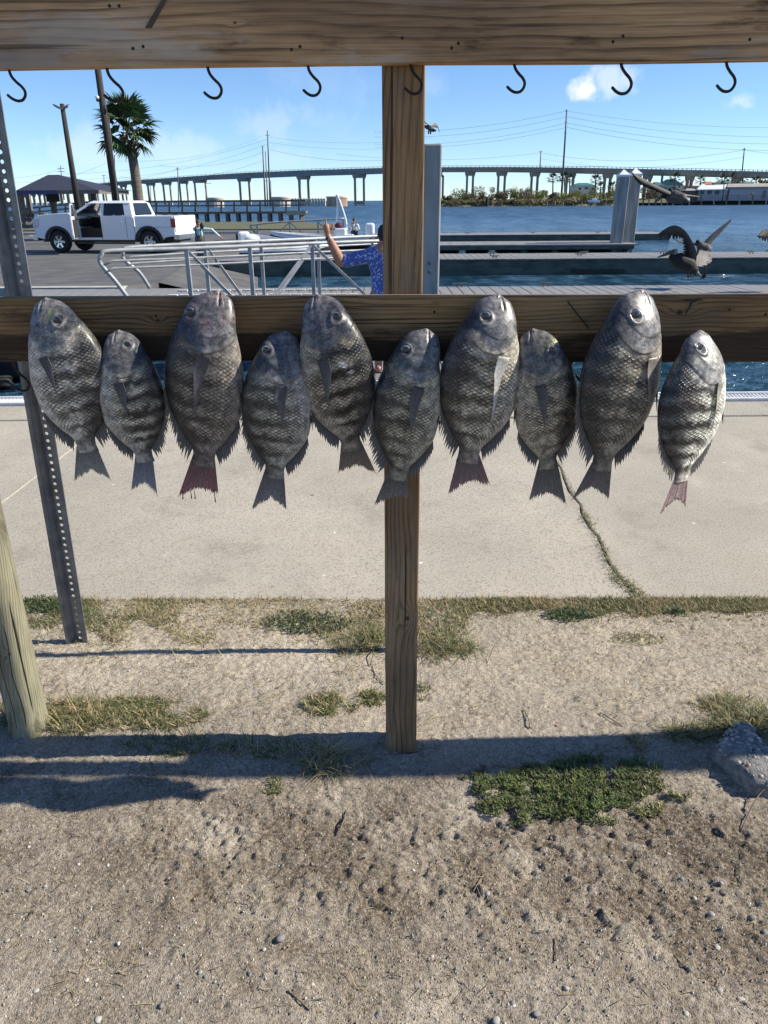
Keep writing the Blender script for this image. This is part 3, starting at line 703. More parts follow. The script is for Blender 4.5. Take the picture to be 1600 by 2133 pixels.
    for i in range(10):
        s_ = i/9; o_ = (s_-.5)*.075
        bx = (pt0+pr[0]*o_, pd0+pr[1]*o_); fl = 1.0 - .74*s_**.9
        tx = (pt0+ax[0]*ln*fl+pr[0]*o_*1.0, pd0+ax[1]*ln*fl+pr[1]*o_*1.0)
        bases.append((bx[0], bx[1], surf(*bx)+.012)); tps.append((tx[0], tx[1], surf(*tx)+.014))
    fin('pectoral_fin', bases, tps, .03, tuple(v_*1.7 for v_ in pcol), tuple(v_*3.0 for v_ in pcol), nrow=14, ridge=.0016, sweep=.004)
    # tail
    (t1, d1), (t2, d2), (t3, d3) = to_td(tips[0]), to_td(tips[1]), to_td(fork)
    if d1 > d2: (t1, d1), (t2, d2) = (t2, d2), (t1, d1)
    bases, tps = [], []
    nray = 23
    for i in range(nray):
        s_ = i/(nray-1)*2-1; lo_ = (t1, d1) if s_ < 0 else (t2, d2); a = abs(s_)
        kx = a**1.12; tx = t3+(lo_[0]-t3)*kx; dx = d3+(lo_[1]-d3)*a
        if a > .9: tx += .0
        bases.append((.985+.025*(1-a), s_*.066, 0.0)); tps.append((tx+rs.uniform(-.008, .006), dx, rs.uniform(-.004, .006)))
    def redtip(c_, s_, j_):
        if red <= 0: return c_
        w_ = red*(.35+.65*s_)*(.35+.65*abs(j_*2-1)**.7); return c_*(1-w_*.6)+np.array([.42, .13, .12])*w_*.6*(.4+.6*min(2.0, c_.mean()/.17))
    fin('tail_fin', bases, tps, .09, tuple(v_*2.4 for v_ in tailc), tuple(v_*4.4 for v_ in tailc), nrow=12, ridge=.003, edge=redtip)
    f.rotation_euler = (0, 0, yaw if yaw else R(rs.uniform(-7, 9)))
    return f, L, loc, to_td
FISH = [
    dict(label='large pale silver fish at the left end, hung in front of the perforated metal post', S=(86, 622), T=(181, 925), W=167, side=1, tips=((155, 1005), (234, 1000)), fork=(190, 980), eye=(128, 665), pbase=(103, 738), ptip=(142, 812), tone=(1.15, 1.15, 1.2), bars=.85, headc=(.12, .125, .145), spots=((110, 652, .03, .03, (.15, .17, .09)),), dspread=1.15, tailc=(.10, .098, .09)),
    dict(label='small banded fish hung low between the pale silver fish and the bloody-tailed fish', S=(243, 690), T=(300, 950), W=126, side=1, tips=((274, 1022), (327, 1035)), fork=(301, 1008), eye=(268, 717), pbase=(256, 790), ptip=(285, 862), bars=1.0, headc=(.065, .072, .10), tailc=(.095, .095, .11)),
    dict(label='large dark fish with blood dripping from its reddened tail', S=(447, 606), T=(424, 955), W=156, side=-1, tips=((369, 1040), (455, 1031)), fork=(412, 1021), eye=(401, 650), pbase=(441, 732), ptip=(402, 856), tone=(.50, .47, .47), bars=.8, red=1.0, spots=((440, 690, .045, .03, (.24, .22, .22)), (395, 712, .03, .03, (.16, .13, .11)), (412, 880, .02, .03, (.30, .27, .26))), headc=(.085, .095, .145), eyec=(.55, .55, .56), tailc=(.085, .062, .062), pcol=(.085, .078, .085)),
    dict(label='blue-headed fish hung low just right of the bloody-tailed fish', S=(592, 692), T=(572, 980), W=136, side=-1, tips=((524, 1062), (597, 1063)), fork=(565, 1038), eye=(556, 727), pbase=(588, 795), ptip=(578, 878), tone=(.82, .82, .82), bars=.85, headc=(.06, .075, .125), eyec=(.42, .42, .42)),
    dict(label='dark fish hung high with brown tail spread in front of the post', S=(659, 615), T=(732, 922), W=148, side=1, tips=((705, 985), (785, 986)), fork=(747, 970), eye=(704, 657), pbase=(680, 740), ptip=(702, 842), tone=(.72, .68, .63), bars=1.05, headc=(.085, .09, .145), tailc=(.085, .066, .048), dspread=.7, spots=((722, 752, .022, .04, (.55, .53, .50)), (735, 768, .012, .02, (.5, .48, .46)))),  # white scale patches on the flank, their gleam painted into the colour
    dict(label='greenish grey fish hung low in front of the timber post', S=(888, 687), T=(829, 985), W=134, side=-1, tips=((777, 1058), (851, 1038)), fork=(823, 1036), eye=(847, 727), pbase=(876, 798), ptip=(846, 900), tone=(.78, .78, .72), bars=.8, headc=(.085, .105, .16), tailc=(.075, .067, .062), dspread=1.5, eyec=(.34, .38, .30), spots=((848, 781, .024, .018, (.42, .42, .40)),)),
    dict(label='big scaly fish with one white blade-like pectoral fin, right of the post', S=(1043, 615), T=(975, 945), W=162, side=-1, tips=((932, 1027), (1020, 1012)), fork=(979, 1001), eye=(1007, 657), pbase=(1040, 736), ptip=(1005, 868), tone=(1.0, .97, .92), bars=.8, red=.45, headc=(.055, .075, .15), pcol=(.42, .40, .36), eyec=(.34, .38, .42), tailc=(.088, .07, .068)),
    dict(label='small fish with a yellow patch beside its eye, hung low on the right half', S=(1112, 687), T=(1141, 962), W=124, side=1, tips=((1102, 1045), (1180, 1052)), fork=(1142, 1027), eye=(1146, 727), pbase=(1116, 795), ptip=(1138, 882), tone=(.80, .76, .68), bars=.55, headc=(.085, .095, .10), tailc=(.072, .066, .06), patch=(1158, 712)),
    dict(label='largest fish, second from the right, head above the lower board with sunlit pale lips', S=(1347, 604), T=(1247, 957), W=170, side=-1, tips=((1178, 1030), (1262, 1036)), fork=(1222, 1008), eye=(1307, 653), pbase=(1335, 738), ptip=(1320, 862), tone=(.78, .74, .72), bars=.75, headc=(.20, .205, .22), pcol=(.20, .18, .165), eyec=(.50, .52, .50), spots=((1308, 708, .024, .022, (.36, .35, .33)), (1350, 630, .05, .02, (.62, .57, .50))), tailc=(.075, .068, .062), red=.12, yaw=R(18)),  # sunlight on the lips painted as a pale spot
    dict(label='bright sunlit silver fish at the right end of the row', S=(1476, 690), T=(1416, 985), W=152, side=-1, tips=((1360, 1058), (1428, 1058)), fork=(1402, 1036), eye=(1445, 720), pbase=(1471, 790), ptip=(1446, 890), tone=(1.85, 1.92, 2.05), bars=1.0, headc=(.42, .42, .43), pcol=(.26, .25, .23), red=.35, tailc=(.12, .10, .10), eyec=(.5, .5, .5), yaw=R(32)),  # tone and head colour raised to paint in the sun on its flank
]
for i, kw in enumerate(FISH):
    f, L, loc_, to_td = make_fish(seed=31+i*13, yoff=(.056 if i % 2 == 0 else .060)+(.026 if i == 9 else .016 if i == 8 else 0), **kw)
    if i == 2:
        for (px, py, ln) in ((378, 1036, .007), (396, 1031, .011), (404, 1034, .008), (446, 1032, .018), (372, 928, .007)):
            p0 = P(px, py-9, YB-.058) - f.location; ln += .010
            MB().tube([p0, p0+Vector((0, 0, -ln*.6)), p0+Vector((0, 0, -ln)), p0+Vector((0, 0, -ln-.002))], [.0009, .0010, .0018, .0005], 8).build('blood_drip', mt_blood, f, True)
    if i == 7:
        pass
# ------------------------------------------------------------------ posts beside the rack
steel = mat('post_steel', (.235, .24, .245), (.15, .155, .16), 14, .45, .45, bump=.2)
def channel_post(label, foot, head, group=None):
    """rolled U-channel with a row of punched holes down its web"""
    foot, head = Vector(foot), Vector(head)
    t_ = thing('channel_post', label, 'post', tuple(foot), group=group)
    up_ = (head-foot); Lh = up_.length; up_.normalize()
    xa = Vector((1, 0, 0)); xa = (xa - up_*xa.dot(up_)).normalized(); ya = up_.cross(xa)
    def pt(u, v, s): return tuple(xa*u + ya*v + up_*s)
    # cross-section: left flange, side, web (with holes), side, right flange; web is set back
    prof = [(-.0425, .0), (-.0300, .001), (-.0115, .024), (.0135, .024), (.0180, .004), (.0375, .0)]
    mbp = MB(); s0, s1 = -.12, Lh
    segs = [(prof[0], prof[1]), (prof[1], prof[2]), (prof[3], prof[4]), (prof[4], prof[5])]
    for (a, b_) in segs:
        mbp.add([pt(*a, s0), pt(*b_, s0), pt(*b_, s1), pt(*a, s1)], [(0, 1, 2, 3)])
    o = mbp.build('flanges', steel, t_); sd = o.modifiers.new('t', 'SOLIDIFY'); sd.thickness = .0034; sd.offset = 0
    wb = MB(); pit = .0252; n = int((s1-s0)/pit); (u0, v0), (u1, v1) = prof[2], prof[3]; uc = (u0+u1)/2
    ns = 12
    for i in range(n):
        c0 = s0+i*pit; cs_ = c0+pit/2; outer = []; inner = []
        for j in range(ns):
            a = 2*math.pi*(j+.5)/ns; dx, dy = math.cos(a), math.sin(a); k_ = 1/max(abs(dx)/((u1-u0)/2), abs(dy)/(pit/2))
            outer.append(pt(uc+dx*k_, v0, cs_+dy*k_)); inner.append(pt(uc+dx*.0058, v0, cs_+dy*.0058))
        wb.add(outer+inner, [(j, (j+1) % ns, ns+(j+1) % ns, ns+j) for j in range(ns)])
    o = wb.build('punched_web', steel, t_); sd = o.modifiers.new('t', 'SOLIDIFY'); sd.thickness = .003; sd.offset = 0
    return t_
channel_post('dark perforated steel channel post standing in the grass at the left', P(163, 1345, 2.33), P(-27, 200, 2.33)+(P(-27, 200, 2.33)-P(163, 1345, 2.33))*.12)
channel_post('steel channel post mostly hidden behind the timber rack post', (.046, 2.275, 0), (.050, 2.275, 1.62))
treat = wood('greenish_treated_pine', (.34, .335, .235), (.15, .13, .085), (.20, .15, .10), 'Z', 150, (.10, .12), [(.30, .02, .012)], .06, .55, crack=1.0, seed=3.0)
gp = thing('bollard_post', 'round greenish treated timber post leaning in at the left edge', 'post', (-1.093, 1.862, 0))
prof = [(.0560+(.003 if z < .03 else 0), z) for z in np.linspace(-.1, 1.06, 50)] + [(.052, 1.068), (.001, 1.07)]
pb = MB().lathe(prof, (0, 0, 0), 'Z', 40)
pb.v = [(x_*(1+.03*(vn(math.atan2(y_, x_)*2, z_*2, 5)-.5)), y_*(1+.03*(vn(math.atan2(y_, x_)*2+9, z_*2, 6)-.5)), z_) for (x_, y_, z_) in pb.v]
pb.build('shaft', treat, gp, True)
ckm = mat('wood_check', (.02, .016, .012), None, 20, .9)
cm = MB()
for (a0, z0, z1) in ((-100, .0, .62), (-70, .04, .40), (-128, .10, .9)):
    pts = [Vector((.0562*math.cos(R(a0+4*math.sin(s_*9))), .0562*math.sin(R(a0+4*math.sin(s_*9))), z0+(z1-z0)*s_)) for s_ in np.linspace(0, 1, 14)]
    cm.tube(pts, [.0003]+[.0011]*12+[.0003], 5)
cm.build('drying_check', ckm, gp)

# ------------------------------------------------------------------ broken lump of pebbly concrete
lump_c = (G(1553, 1618).x, G(1553, 1618).y)
lp = thing('concrete_lump', 'broken lump of grey pebbly concrete lying on the soil at the right edge', 'rubble', (lump_c[0], lump_c[1], 0))
mt_lump = mat('lump_mortar', (.27, .265, .25), (.15, .145, .14), 60, .92, bump=.8, bscale=220)
poly = [G(*p_) for p_ in ((1478, 1585), (1497, 1556), (1512, 1545), (1522, 1530), (1545, 1526), (1562, 1540), (1572, 1566), (1592, 1584), (1630, 1596), (1650, 1625), (1640, 1660), (1600, 1664), (1562, 1656), (1530, 1630), (1503, 1608))]
poly = [(p_.x-lump_c[0], p_.y-lump_c[1]) for p_ in poly]
bm = bmesh.new(); rings = []; cx = sum(p_[0] for p_ in poly)/len(poly); cy = sum(p_[1] for p_ in poly)/len(poly)
def dense(pl, k=4):
    out = []
    for i in range(len(pl)):
        a, b_ = pl[i], pl[(i+1) % len(pl)]
        out += [(a[0]+(b_[0]-a[0])*j/k, a[1]+(b_[1]-a[1])*j/k) for j in range(k)]
    return out
pd_ = dense(poly)
lv = [(1.0, -.03), (1.03, .0), (1.0, .022), (.95, .040), (.86, .052), (.70, .058), (.5, .060), (.3, .061), (.12, .060)]
LV = np.array([[((p_[0]-cx)*s_+cx, (p_[1]-cy)*s_+cy-.006*(z_ > .03), z_) for p_ in pd_+[pd_[0]]] for s_, z_ in lv])
nv = (fbm(LV[..., 0]*45, LV[..., 1]*45+LV[..., 2]*60, 3, 3)-.5)*.012
LV[..., 2] += nv*(np.array([0, .3, 1, 1, 1, 1, 1, 1, 1])[:, None]); LV[..., 0] += nv*.8; LV[..., 1] += nv*.5
body = link('mortar', grid_mesh('lump', LV, LV.shape[1], LV.shape[0], mt_lump), lp)
peb_m = []
for i, (a, b_) in enumerate((((.44, .42, .38), (.32, .30, .27)), ((.46, .42, .35), (.36, .32, .27)), ((.24, .23, .22), (.16, .155, .15)), ((.42, .25, .19), (.33, .19, .14)), ((.60, .58, .54), (.45, .43, .41)))):
    peb_m.append(mat('pebble_stone', a, b_, 60, .75, bump=.3))
def pebble_mesh(seed, mt, flat=.62):
    r_ = np.random.default_rng(seed); mb_ = MB().ball((0, 0, 0), 1.0, 6, (1, r_.uniform(.65, .95), flat))
    mb_.v = [tuple(np.array(v_)*(1+.28*(vn(v_[0]*1.3+seed, v_[1]*1.3+v_[2], seed)-.5))) for v_ in mb_.v]
    return mb_.mesh('pebble', mt, True)
PEB = [pebble_mesh(i, peb_m[i % 5], .5+.07*(i % 4)) for i in range(15)]
def inside(p_, pl):
    c_ = False
    for i in range(len(pl)):
        a, b_ = pl[i], pl[i-1]
        if (a[1] > p_[1]) != (b_[1] > p_[1]) and p_[0] < (b_[0]-a[0])*(p_[1]-a[1])/(b_[1]-a[1])+a[0]: c_ = not c_
    return c_
pm_ = MB(); npb = 0
xs_ = [p_[0] for p_ in poly]; ys_ = [p_[1] for p_ in poly]
pmats = []
while npb < 240:
    p_ = (random.uniform(min(xs_), max(xs_)), random.uniform(min(ys_), max(ys_)))
    if not inside(p_, poly): continue
    if not inside(((p_[0]-cx)*1.1+cx, (p_[1]-cy)*1.1+cy), poly): continue
    npb += 1; rr_ = random.choice([.0028, .0036, .0044, .0056, .0072, .0085]); b0 = len(pm_.v); pm_.cur = random.choice([0, 0, 1, 2, 2, 4, 0, 1] + ([3] if npb % 40 == 0 else []))
    zz = .060+(fbm(np.array([(p_[0])*45]), np.array([p_[1]*45+3.6]), 3, 3)[0]-.5)*.012
    dd = max(abs((p_[0]-cx)/(max(xs_)-cx)), abs((p_[1]-cy)/(max(ys_)-cy))); zz -= .018*max(0, dd-.40) + rr_*.30
    pm_.ball((p_[0], p_[1], zz), rr_, 5, (random.uniform(.8, 1.2), random.uniform(.7, 1.1), .75))
tag(pm_.build('exposed_pebbles', peb_m, lp, True), kind='stuff')
lp.scale = (1, 1, 1.0)

# ------------------------------------------------------------------ loose pebbles, shells and twigs on the soil
spots = [(585, 1958, .0125, 2), (388, 1988, .006, 2), (580, 2025, .0065, 2), (520, 2030, .006, 7), (428, 2035, .0045, 2), (417, 2026, .005, 0), (336, 2095, .007, 2), (75, 2062, .006, 4), (205, 2123, .008, 0), (180, 2038, .005, 4), (790, 2112, .007, 9), (785, 2116, .006, 2),
         (1148, 1746, .0060, 4), (1075, 1778, .0075, 0), (1180, 1686, .0075, 9), (1103, 1692, .005, 4), (1062, 1648+115, .004, 0), (1393, 1777, .0055, 9), (862, 1808, .0045, 4), (1015, 1867, .007, 0), (1482, 1905, .008, 5), (1567, 1910, .010, 7), (1448, 1868, .006, 6), (1594, 1938, .010, 2), (1068, 2090, .007, 2), (1070, 2093, .005, 4), (1118, 2113, .009, 9), (1034, 2128, .009, 4), (1543, 2080, .006, 5), (1500, 2060, .007, 0), (1367, 1993, .006, 2), (1437, 2018, .006, 2), (1180, 2060, .006, 1), (1547, 2078, .005, 9), (1430, 2110, .006, 0), (1495, 1970, .007, 5),
         (250, 1918, .0045, 7), (165, 1806, .004, 4), (248, 1968, .005, 4), (15, 1958, .006, 4), (60, 1855, .006, 2), (95, 1850, .005, 5), (20, 1855, .006, 7), (60, 1765, .005, 4), (225, 1804, .0045, 9), (440, 1942, .005, 2), (550, 1977, .0045, 9), (1160, 1512, .006, 8), (375, 1280, .010, 7), (1200, 1550, .009, 2), (1172, 1535, .004, 4), (1182, 1563, .005, 4), (652, 2050, .0045, 9), (1258, 1905, .006, 2), (1232, 2060, .0045, 0), (900, 1992, .004, 4), (700, 1880, .005, 2), (650, 1800, .0055, 2), (1420, 1835, .006, 2), (1502, 1842, .006, 1)]
for i, (px, py, sz, kd) in enumerate(spots):
    g_ = G(px, py); kd = (0 if i % 2 else 2) if kd % 5 == 4 and sz > .0050 else kd
    o = link('pebble', PEB[(i*5+kd) % 15 if False else [j for j in range(15) if j % 5 == kd % 5][i % 3]], ground)
    o.location = (g_.x, g_.y, gz(g_.x, g_.y)+sz*.25); o.scale = (sz, sz, sz*.8); o.rotation_euler = (random.uniform(-.3, .3), random.uniform(-.3, .3), random.uniform(0, 6))
gv = MB()
for i in range(5200):
    if i < 3600: px, py = random.uniform(-20, 1620), 1640+560*random.random()**.9
    else: px, py = random.uniform(-20, 1620), random.uniform(1300, 1640)
    g_ = G(px, py)
    if g_.y < .65 or abs(g_.x) > 1.7: continue
    s_ = random.choice([.0010, .0013, .0016, .0019, .0024, .0034]); gv.cur = random.choice([0, 1, 1, 2, 2, 0, 2, 0, 1, 4])
    z_ = gz(g_.x, g_.y) if i < 10**9 else 0
    b0 = len(gv.v); M_ = Matrix.Rotation(random.uniform(0, 6), 3, 'Z')
    vs = [(1, 0, 0), (0, 1, 0), (-1, 0, 0), (0, -1, 0), (.1, .1, .9), (0, 0, -.6)]
    vs = [M_ @ Vector((v_[0]*random.uniform(.7, 1.2), v_[1]*random.uniform(.6, 1.1), v_[2]*random.uniform(.6, 1))) for v_ in vs]
    gv.add([(g_.x+v_.x*s_, g_.y+v_.y*s_, z_+s_*.2+v_.z*s_) for v_ in vs], [(0, 1, 4), (1, 2, 4), (2, 3, 4), (3, 0, 4), (1, 0, 5), (2, 1, 5), (3, 2, 5), (0, 3, 5)])
tag(gv.build('gravel', peb_m), 'fine gravel and shell grit scattered over the sandy soil', 'gravel', kind='stuff')
cr = MB()
for i in range(15000):
    if i < 12000: px, py = random.uniform(-20, 1620), 1620+520*random.random()**1.2
    else: px, py = random.uniform(-20, 1620), random.uniform(1290, 1640)
    g_ = G(px, py)
    if g_.y < .65 or abs(g_.x) > 1.7: continue
    rm_ = vn(g_.x*4, g_.y*5, 33); 
    if rm_ < .42 and random.random() < .7: continue
    if py > 1800 and px < 620 and random.random() < .6: continue
    s_ = random.choice([.0011, .0014, .0018, .0022, .0028, .0036]); z_ = gz(g_.x, g_.y); M_ = Matrix.Rotation(random.uniform(0, 6), 3, 'Z')
    vs = [M_ @ Vector((v_[0]*random.uniform(.6, 1.2), v_[1]*random.uniform(.6, 1.1), v_[2]*random.uniform(.6, 1))) for v_ in ((1, 0, 0), (0, 1, 0), (-1, 0, 0), (0, -1, 0), (.1, .1, .9), (0, 0, -.6))]
    cr.add([(g_.x+v_.x*s_, g_.y+v_.y*s_, z_+s_*.02+v_.z*s_*.75) for v_ in vs], [(0, 1, 4), (1, 2, 4), (2, 3, 4), (3, 0, 4), (1, 0, 5), (2, 1, 5), (3, 2, 5), (0, 3, 5)])
me = cr.mesh('soil_crumbs', mt_soil); ca = me.color_attributes.new('Col', 'FLOAT_COLOR', 'POINT'); cc_ = np.ones((len(me.vertices), 4), np.float32)
cc_[:, :3] = np.repeat(np.array([[.50, .42, .32], [.42, .345, .26], [.32, .25, .18], [.56, .48, .38]])[RNG.integers(0, 4, len(me.vertices)//6+1)], 6, 0)[:len(me.vertices)]; ca.data.foreach_set('color', cc_.ravel())
tag(link('soil_crumbs', me), 'crumbs and small clods of trampled soil', 'soil', kind='stuff')
twig_m = mat('dry_twig', (.085, .062, .045), (.16, .125, .09), 50, .85)
def twig(pxs, r_=.0016, label=None):
    pts = []
    for (px, py, dz) in pxs:
        g_ = G(px, py); pts.append(Vector((g_.x, g_.y, gz(g_.x, g_.y)+r_+dz)))
    MB().tube(smooth_pts(pts, 4), r_, 6).build('twig', twig_m, ground, True)
for tw_ in ([(1155, 1955, .001), (1158, 1980, .002), (1157, 2004, .001)], [(1598, 1655, .03), (1570, 1680, .016), (1543, 1732, .0)], [(1405, 1985, .001), (1420, 2005, .003), (1437, 2020, .001)], [(600, 2065, .001), (622, 2085, .003), (645, 2106, .001)], [(110, 1643, .002), (118, 1655, .012), (125, 1668, .002)], [(310, 1572, .0), (322, 1610, .006), (330, 1628, .001)], [(985, 1860, .001), (1000, 1835, .002), (1010, 1820, 0)],
            [(1250, 1490, .001), (1278, 1508, .004), (1297, 1518, .0)], [(1090, 1480, .002), (1100, 1500, .004), (1104, 1518, 0)], [(775, 1385, .002), (783, 1405, .004), (797, 1420, .001)], [(775, 1352, .0), (778, 1368, .018), (770, 1385, .001)], [(1015, 1382, .0), (1023, 1368, .02), (1030, 1356, .034)], [(470, 1680, .0), (465, 1710, .003), (448, 1730, 0)], [(700, 1740, 0), (712, 1725, .004), (722, 1690, 0)], [(545, 1905, 0), (570, 1880, .004), (590, 1866, 0)], [(890, 1815, 0), (905, 1800, .003), (925, 1790, 0)]):
    twig(tw_, random.uniform(.0011, .0019))

# ------------------------------------------------------------------ grass, straw and ground cover
def leafmat(name, cols, trans=.25):
    mt, t, b = newmat(name)
    at = t.new('ShaderNodeAttribute'); at.attribute_name = 'Col'; t.put(b.inputs['Base Color'], at.outputs['Color']); b.inputs['Roughness'].default_value = .6; b.inputs['Specular IOR Level'].default_value = .25
    tr = t.new('ShaderNodeBsdfTranslucent'); t.put(tr.inputs[0], at.outputs['Color']); mx = t.new('ShaderNodeMixShader'); mx.inputs[0].default_value = trans
    out = t.n['Material Output']; t.l.new(b.outputs[0], mx.inputs[1]); t.l.new(tr.outputs[0], mx.inputs[2]); t.l.new(mx.outputs[0], out.inputs[0])
    return mt
mt_grass = leafmat('grass_blade', None)
class Blades:
    def __init__(s): s.v = []; s.f = []; s.c = []
    def blade(s, p, ln, wd, az, lean, col, bend=.5, z=None):
        x_, y_ = p; z0 = gz(x_, y_)-.002 if z is None else z; dx, dy = math.cos(az), math.sin(az); b = len(s.v)
        pts = []
        for i in range(4):
            u = i/3; a = lean + bend*u; r_ = ln*u
            pts.append((x_+dx*r_*math.sin(a), y_+dy*r_*math.sin(a), z0+r_*max(.04, math.cos(a))+.002))
        for i, w_ in enumerate((1, .9, .6)):
            q = pts[i]; s.v += [(q[0]-dy*wd*w_/2, q[1]+dx*wd*w_/2, q[2]), (q[0]+dy*wd*w_/2, q[1]-dx*wd*w_/2, q[2])]
        s.v.append(pts[3]); s.f += [(b, b+1, b+3, b+2), (b+2, b+3, b+5, b+4), (b+4, b+5, b+6)]
        s.c += [col]*7
    def build(s, name, label, cat, mt=None, parent=None):
        me = bpy.data.meshes.new(name); me.from_pydata(s.v, [], s.f); me.materials.append(mt or mt_grass)
        a = me.color_attributes.new('Col', 'FLOAT_COLOR', 'POINT'); c4 = np.ones((len(s.v), 4), np.float32); c4[:, :3] = np.array(s.c); a.data.foreach_set('color', c4.ravel())
        o = link(name, me, parent); return tag(o, label, cat, kind='stuff')
STRAW = [(.42, .33, .18), (.34, .27, .15), (.50, .41, .25), (.27, .21, .12), (.38, .34, .18)]
GREEN = [(.085, .115, .035), (.11, .14, .045), (.06, .085, .03), (.15, .165, .06), (.10, .12, .05)]
def mixc(k): return random.choice(GREEN) if random.random() < k else random.choice(STRAW)
bl = Blades()
# strip of half dead turf along the walk
def strip_depth(px):   # lower limit (photo row) of the turf strip
    return np.interp(px, [-50, 60, 180, 250, 400, 560, 700, 790, 900, 1000, 1150, 1260, 1420, 1600, 1650], [1330, 1320, 1330, 1320, 1325, 1315, 1340, 1350, 1345, 1300, 1285, 1300, 1290, 1272, 1270])
n_ = 0
while n_ < 25000:
    px = random.uniform(-60, 1660); lo_ = 1246; hi_ = strip_depth(px); py = lo_ + (hi_-lo_)*random.random()**1.2*(.45+1.0*vn(px*.021, 4.4, 78))*(1.0 if px < 900 else .8)*(1.0 if random.random() < .8 else random.uniform(1.0, 1.9))
    patch = vn(px*.012, py*.03, 77)
    if patch < .40 and random.random() < .62: continue
    g_ = G(px, py); n_ += 1
    gk = float(np.interp(px, [0, 150, 250, 420, 640, 790, 900, 1150, 1250, 1600], [.55, .5, .18, .05, .15, .34, .20, .22, .38, .16]))*(.55+.9*vn(px*.02, py*.05, 5))
    if patch > .62: gk += .25
    bl.blade((g_.x, min(g_.y, 2.66)), random.uniform(.012, .036), random.uniform(.0016, .003), random.uniform(0, 6.28), random.uniform(.1, 1.0), mixc(gk), random.uniform(.2, .9))
# joints of the walk grown over
for (pa, pb_, wd, cnt) in (((1290, 1212), (1240, 1110), 10, 330), ((1240, 1110), (1208, 1050), 5, 110), ((1200, 1040), (1160, 960), 5, 170), ((1285, 1200), (1340, 1246), 20, 420), ((1232, 1095), (1215, 1070), 11, 110)):
    for i in range(cnt):
        f_ = random.random(); px = pa[0]+(pb_[0]-pa[0])*f_+random.gauss(0, wd*.5); py = pa[1]+(pb_[1]-pa[1])*f_+random.gauss(0, 4); g_ = G(px, py)
        bl.blade((g_.x, g_.y), random.uniform(.010, .022), random.uniform(.002, .0035), random.uniform(0, 6.28), random.uniform(.3, 1.2), mixc(.55), .6, z=.0)
# patches (centre px, radii px, count, green share, length, lean)
for (cx_, cy_, rx_, ry_, cnt, gk, l0, l1) in ((270, 1490, 165, 34, 3400, .55, .015, .042), (150, 1500, 70, 35, 700, .35, .03, .09), (690, 1465, 60, 24, 900, .55, .015, .04), (775, 1452, 30, 16, 450, .7, .015, .04), (880, 1440, 24, 18, 160, .6, .01, .03), (1330, 1330, 60, 16, 300, .4, .01, .03), (1520, 1475, 70, 20, 900, .45, .02, .05), (1560, 1510, 80, 30, 1500, .55, .03, .09), (1440, 1535, 60, 20, 500, .5, .02, .06), (570, 1640, 20, 25, 160, .6, .012, .03), (700, 1585, 70, 28, 420, .25, .04, .11), (560, 1560, 120, 25, 500, .35, .02, .05), (30, 1490, 40, 25, 260, .8, .03, .08), (1325, 1555, 25, 20, 200, .15, .015, .04), (370, 1555, 120, 20, 600, .6, .015, .04), (930, 1345, 70, 26, 500, .6, .04, .12), (765, 1335, 45, 24, 320, .65, .03, .10)):
    for i in range(cnt):
        a = random.uniform(0, 6.28); r_ = random.random()**.6; px = cx_+rx_*r_*math.cos(a); py = cy_+ry_*r_*math.sin(a)
        if vn(px*.035, py*.07, 91) < .32: continue
        g_ = G(px, py)
        bl.blade((g_.x, g_.y), random.uniform(l0, l1), random.uniform(.0016, .0034), random.uniform(0, 6.28), random.uniform(.3, 1.3), mixc(gk), random.uniform(.2, .8))
bl.build('grass', 'thin half-dead grass along the walk and in tufts on the soil', 'grass')
st = Blades()
for i in range(5200):
    px = random.uniform(-20, 1620); py = random.uniform(1290, 1530) if random.random() < .8 else random.uniform(1530, 2100)
    if vn(px*.008, py*.016, 15) < .40: continue
    g_ = G(px, py); col = random.choice(STRAW+[(.13, .10, .07), (.10, .08, .06), (.16, .125, .085)])
    st.blade((g_.x, g_.y), random.uniform(.012, .055), random.uniform(.0009, .002), random.uniform(0, 6.28), random.uniform(1.35, 1.56), col, random.uniform(-.1, .12), z=gz(g_.x, g_.y)+random.uniform(0, .004))
st.build('straw_litter', 'dry stalks and rootlets littering the sandy soil', 'straw')
# green cushion of ground cover
gc = Blades(); SUC = [(.10, .135, .04), (.13, .17, .05), (.075, .11, .045), (.17, .20, .065), (.09, .125, .065), (.20, .18, .085)]
n_ = 0
while n_ < 2500:
    a = random.uniform(0, 6.28); r_ = random.random()**.6
    px, py = 1190+250*r_*math.cos(a), 1650+74*r_*math.sin(a)+(px-1190)*.06 if n_ else 1650
    if vn(px*.03, py*.06, 4) < (.30 if r_ < .5 else .30+.45*(r_-.5)/.5): continue
    if abs(px-1110) < 14 and py > 1630 and random.random() < .7: continue
    g_ = G(px, py); n_ += 1; hgt = (1-r_**2)*.016+.004; brown = px > 1330 and random.random() < .55
    z0 = gz(g_.x, g_.y)+random.uniform(0, hgt)
    tone_ = .7+.7*vn(px*.03, py*.06, 66)
    for k in range(7):
        col = random.choice(STRAW) if brown and random.random() < .5 else random.choice(SUC); col = tuple(v_*tone_ for v_ in col)
        gc.blade((g_.x+random.gauss(0, .003), g_.y+random.gauss(0, .003)), random.uniform(.006, .013), random.uniform(.0022, .0038), random.uniform(0, 6.28), random.uniform(.2, 1.2), col, .3, z=z0)
gc.build('ground_cover', 'low green cushion of creeping ground cover on the soil', 'ground cover')
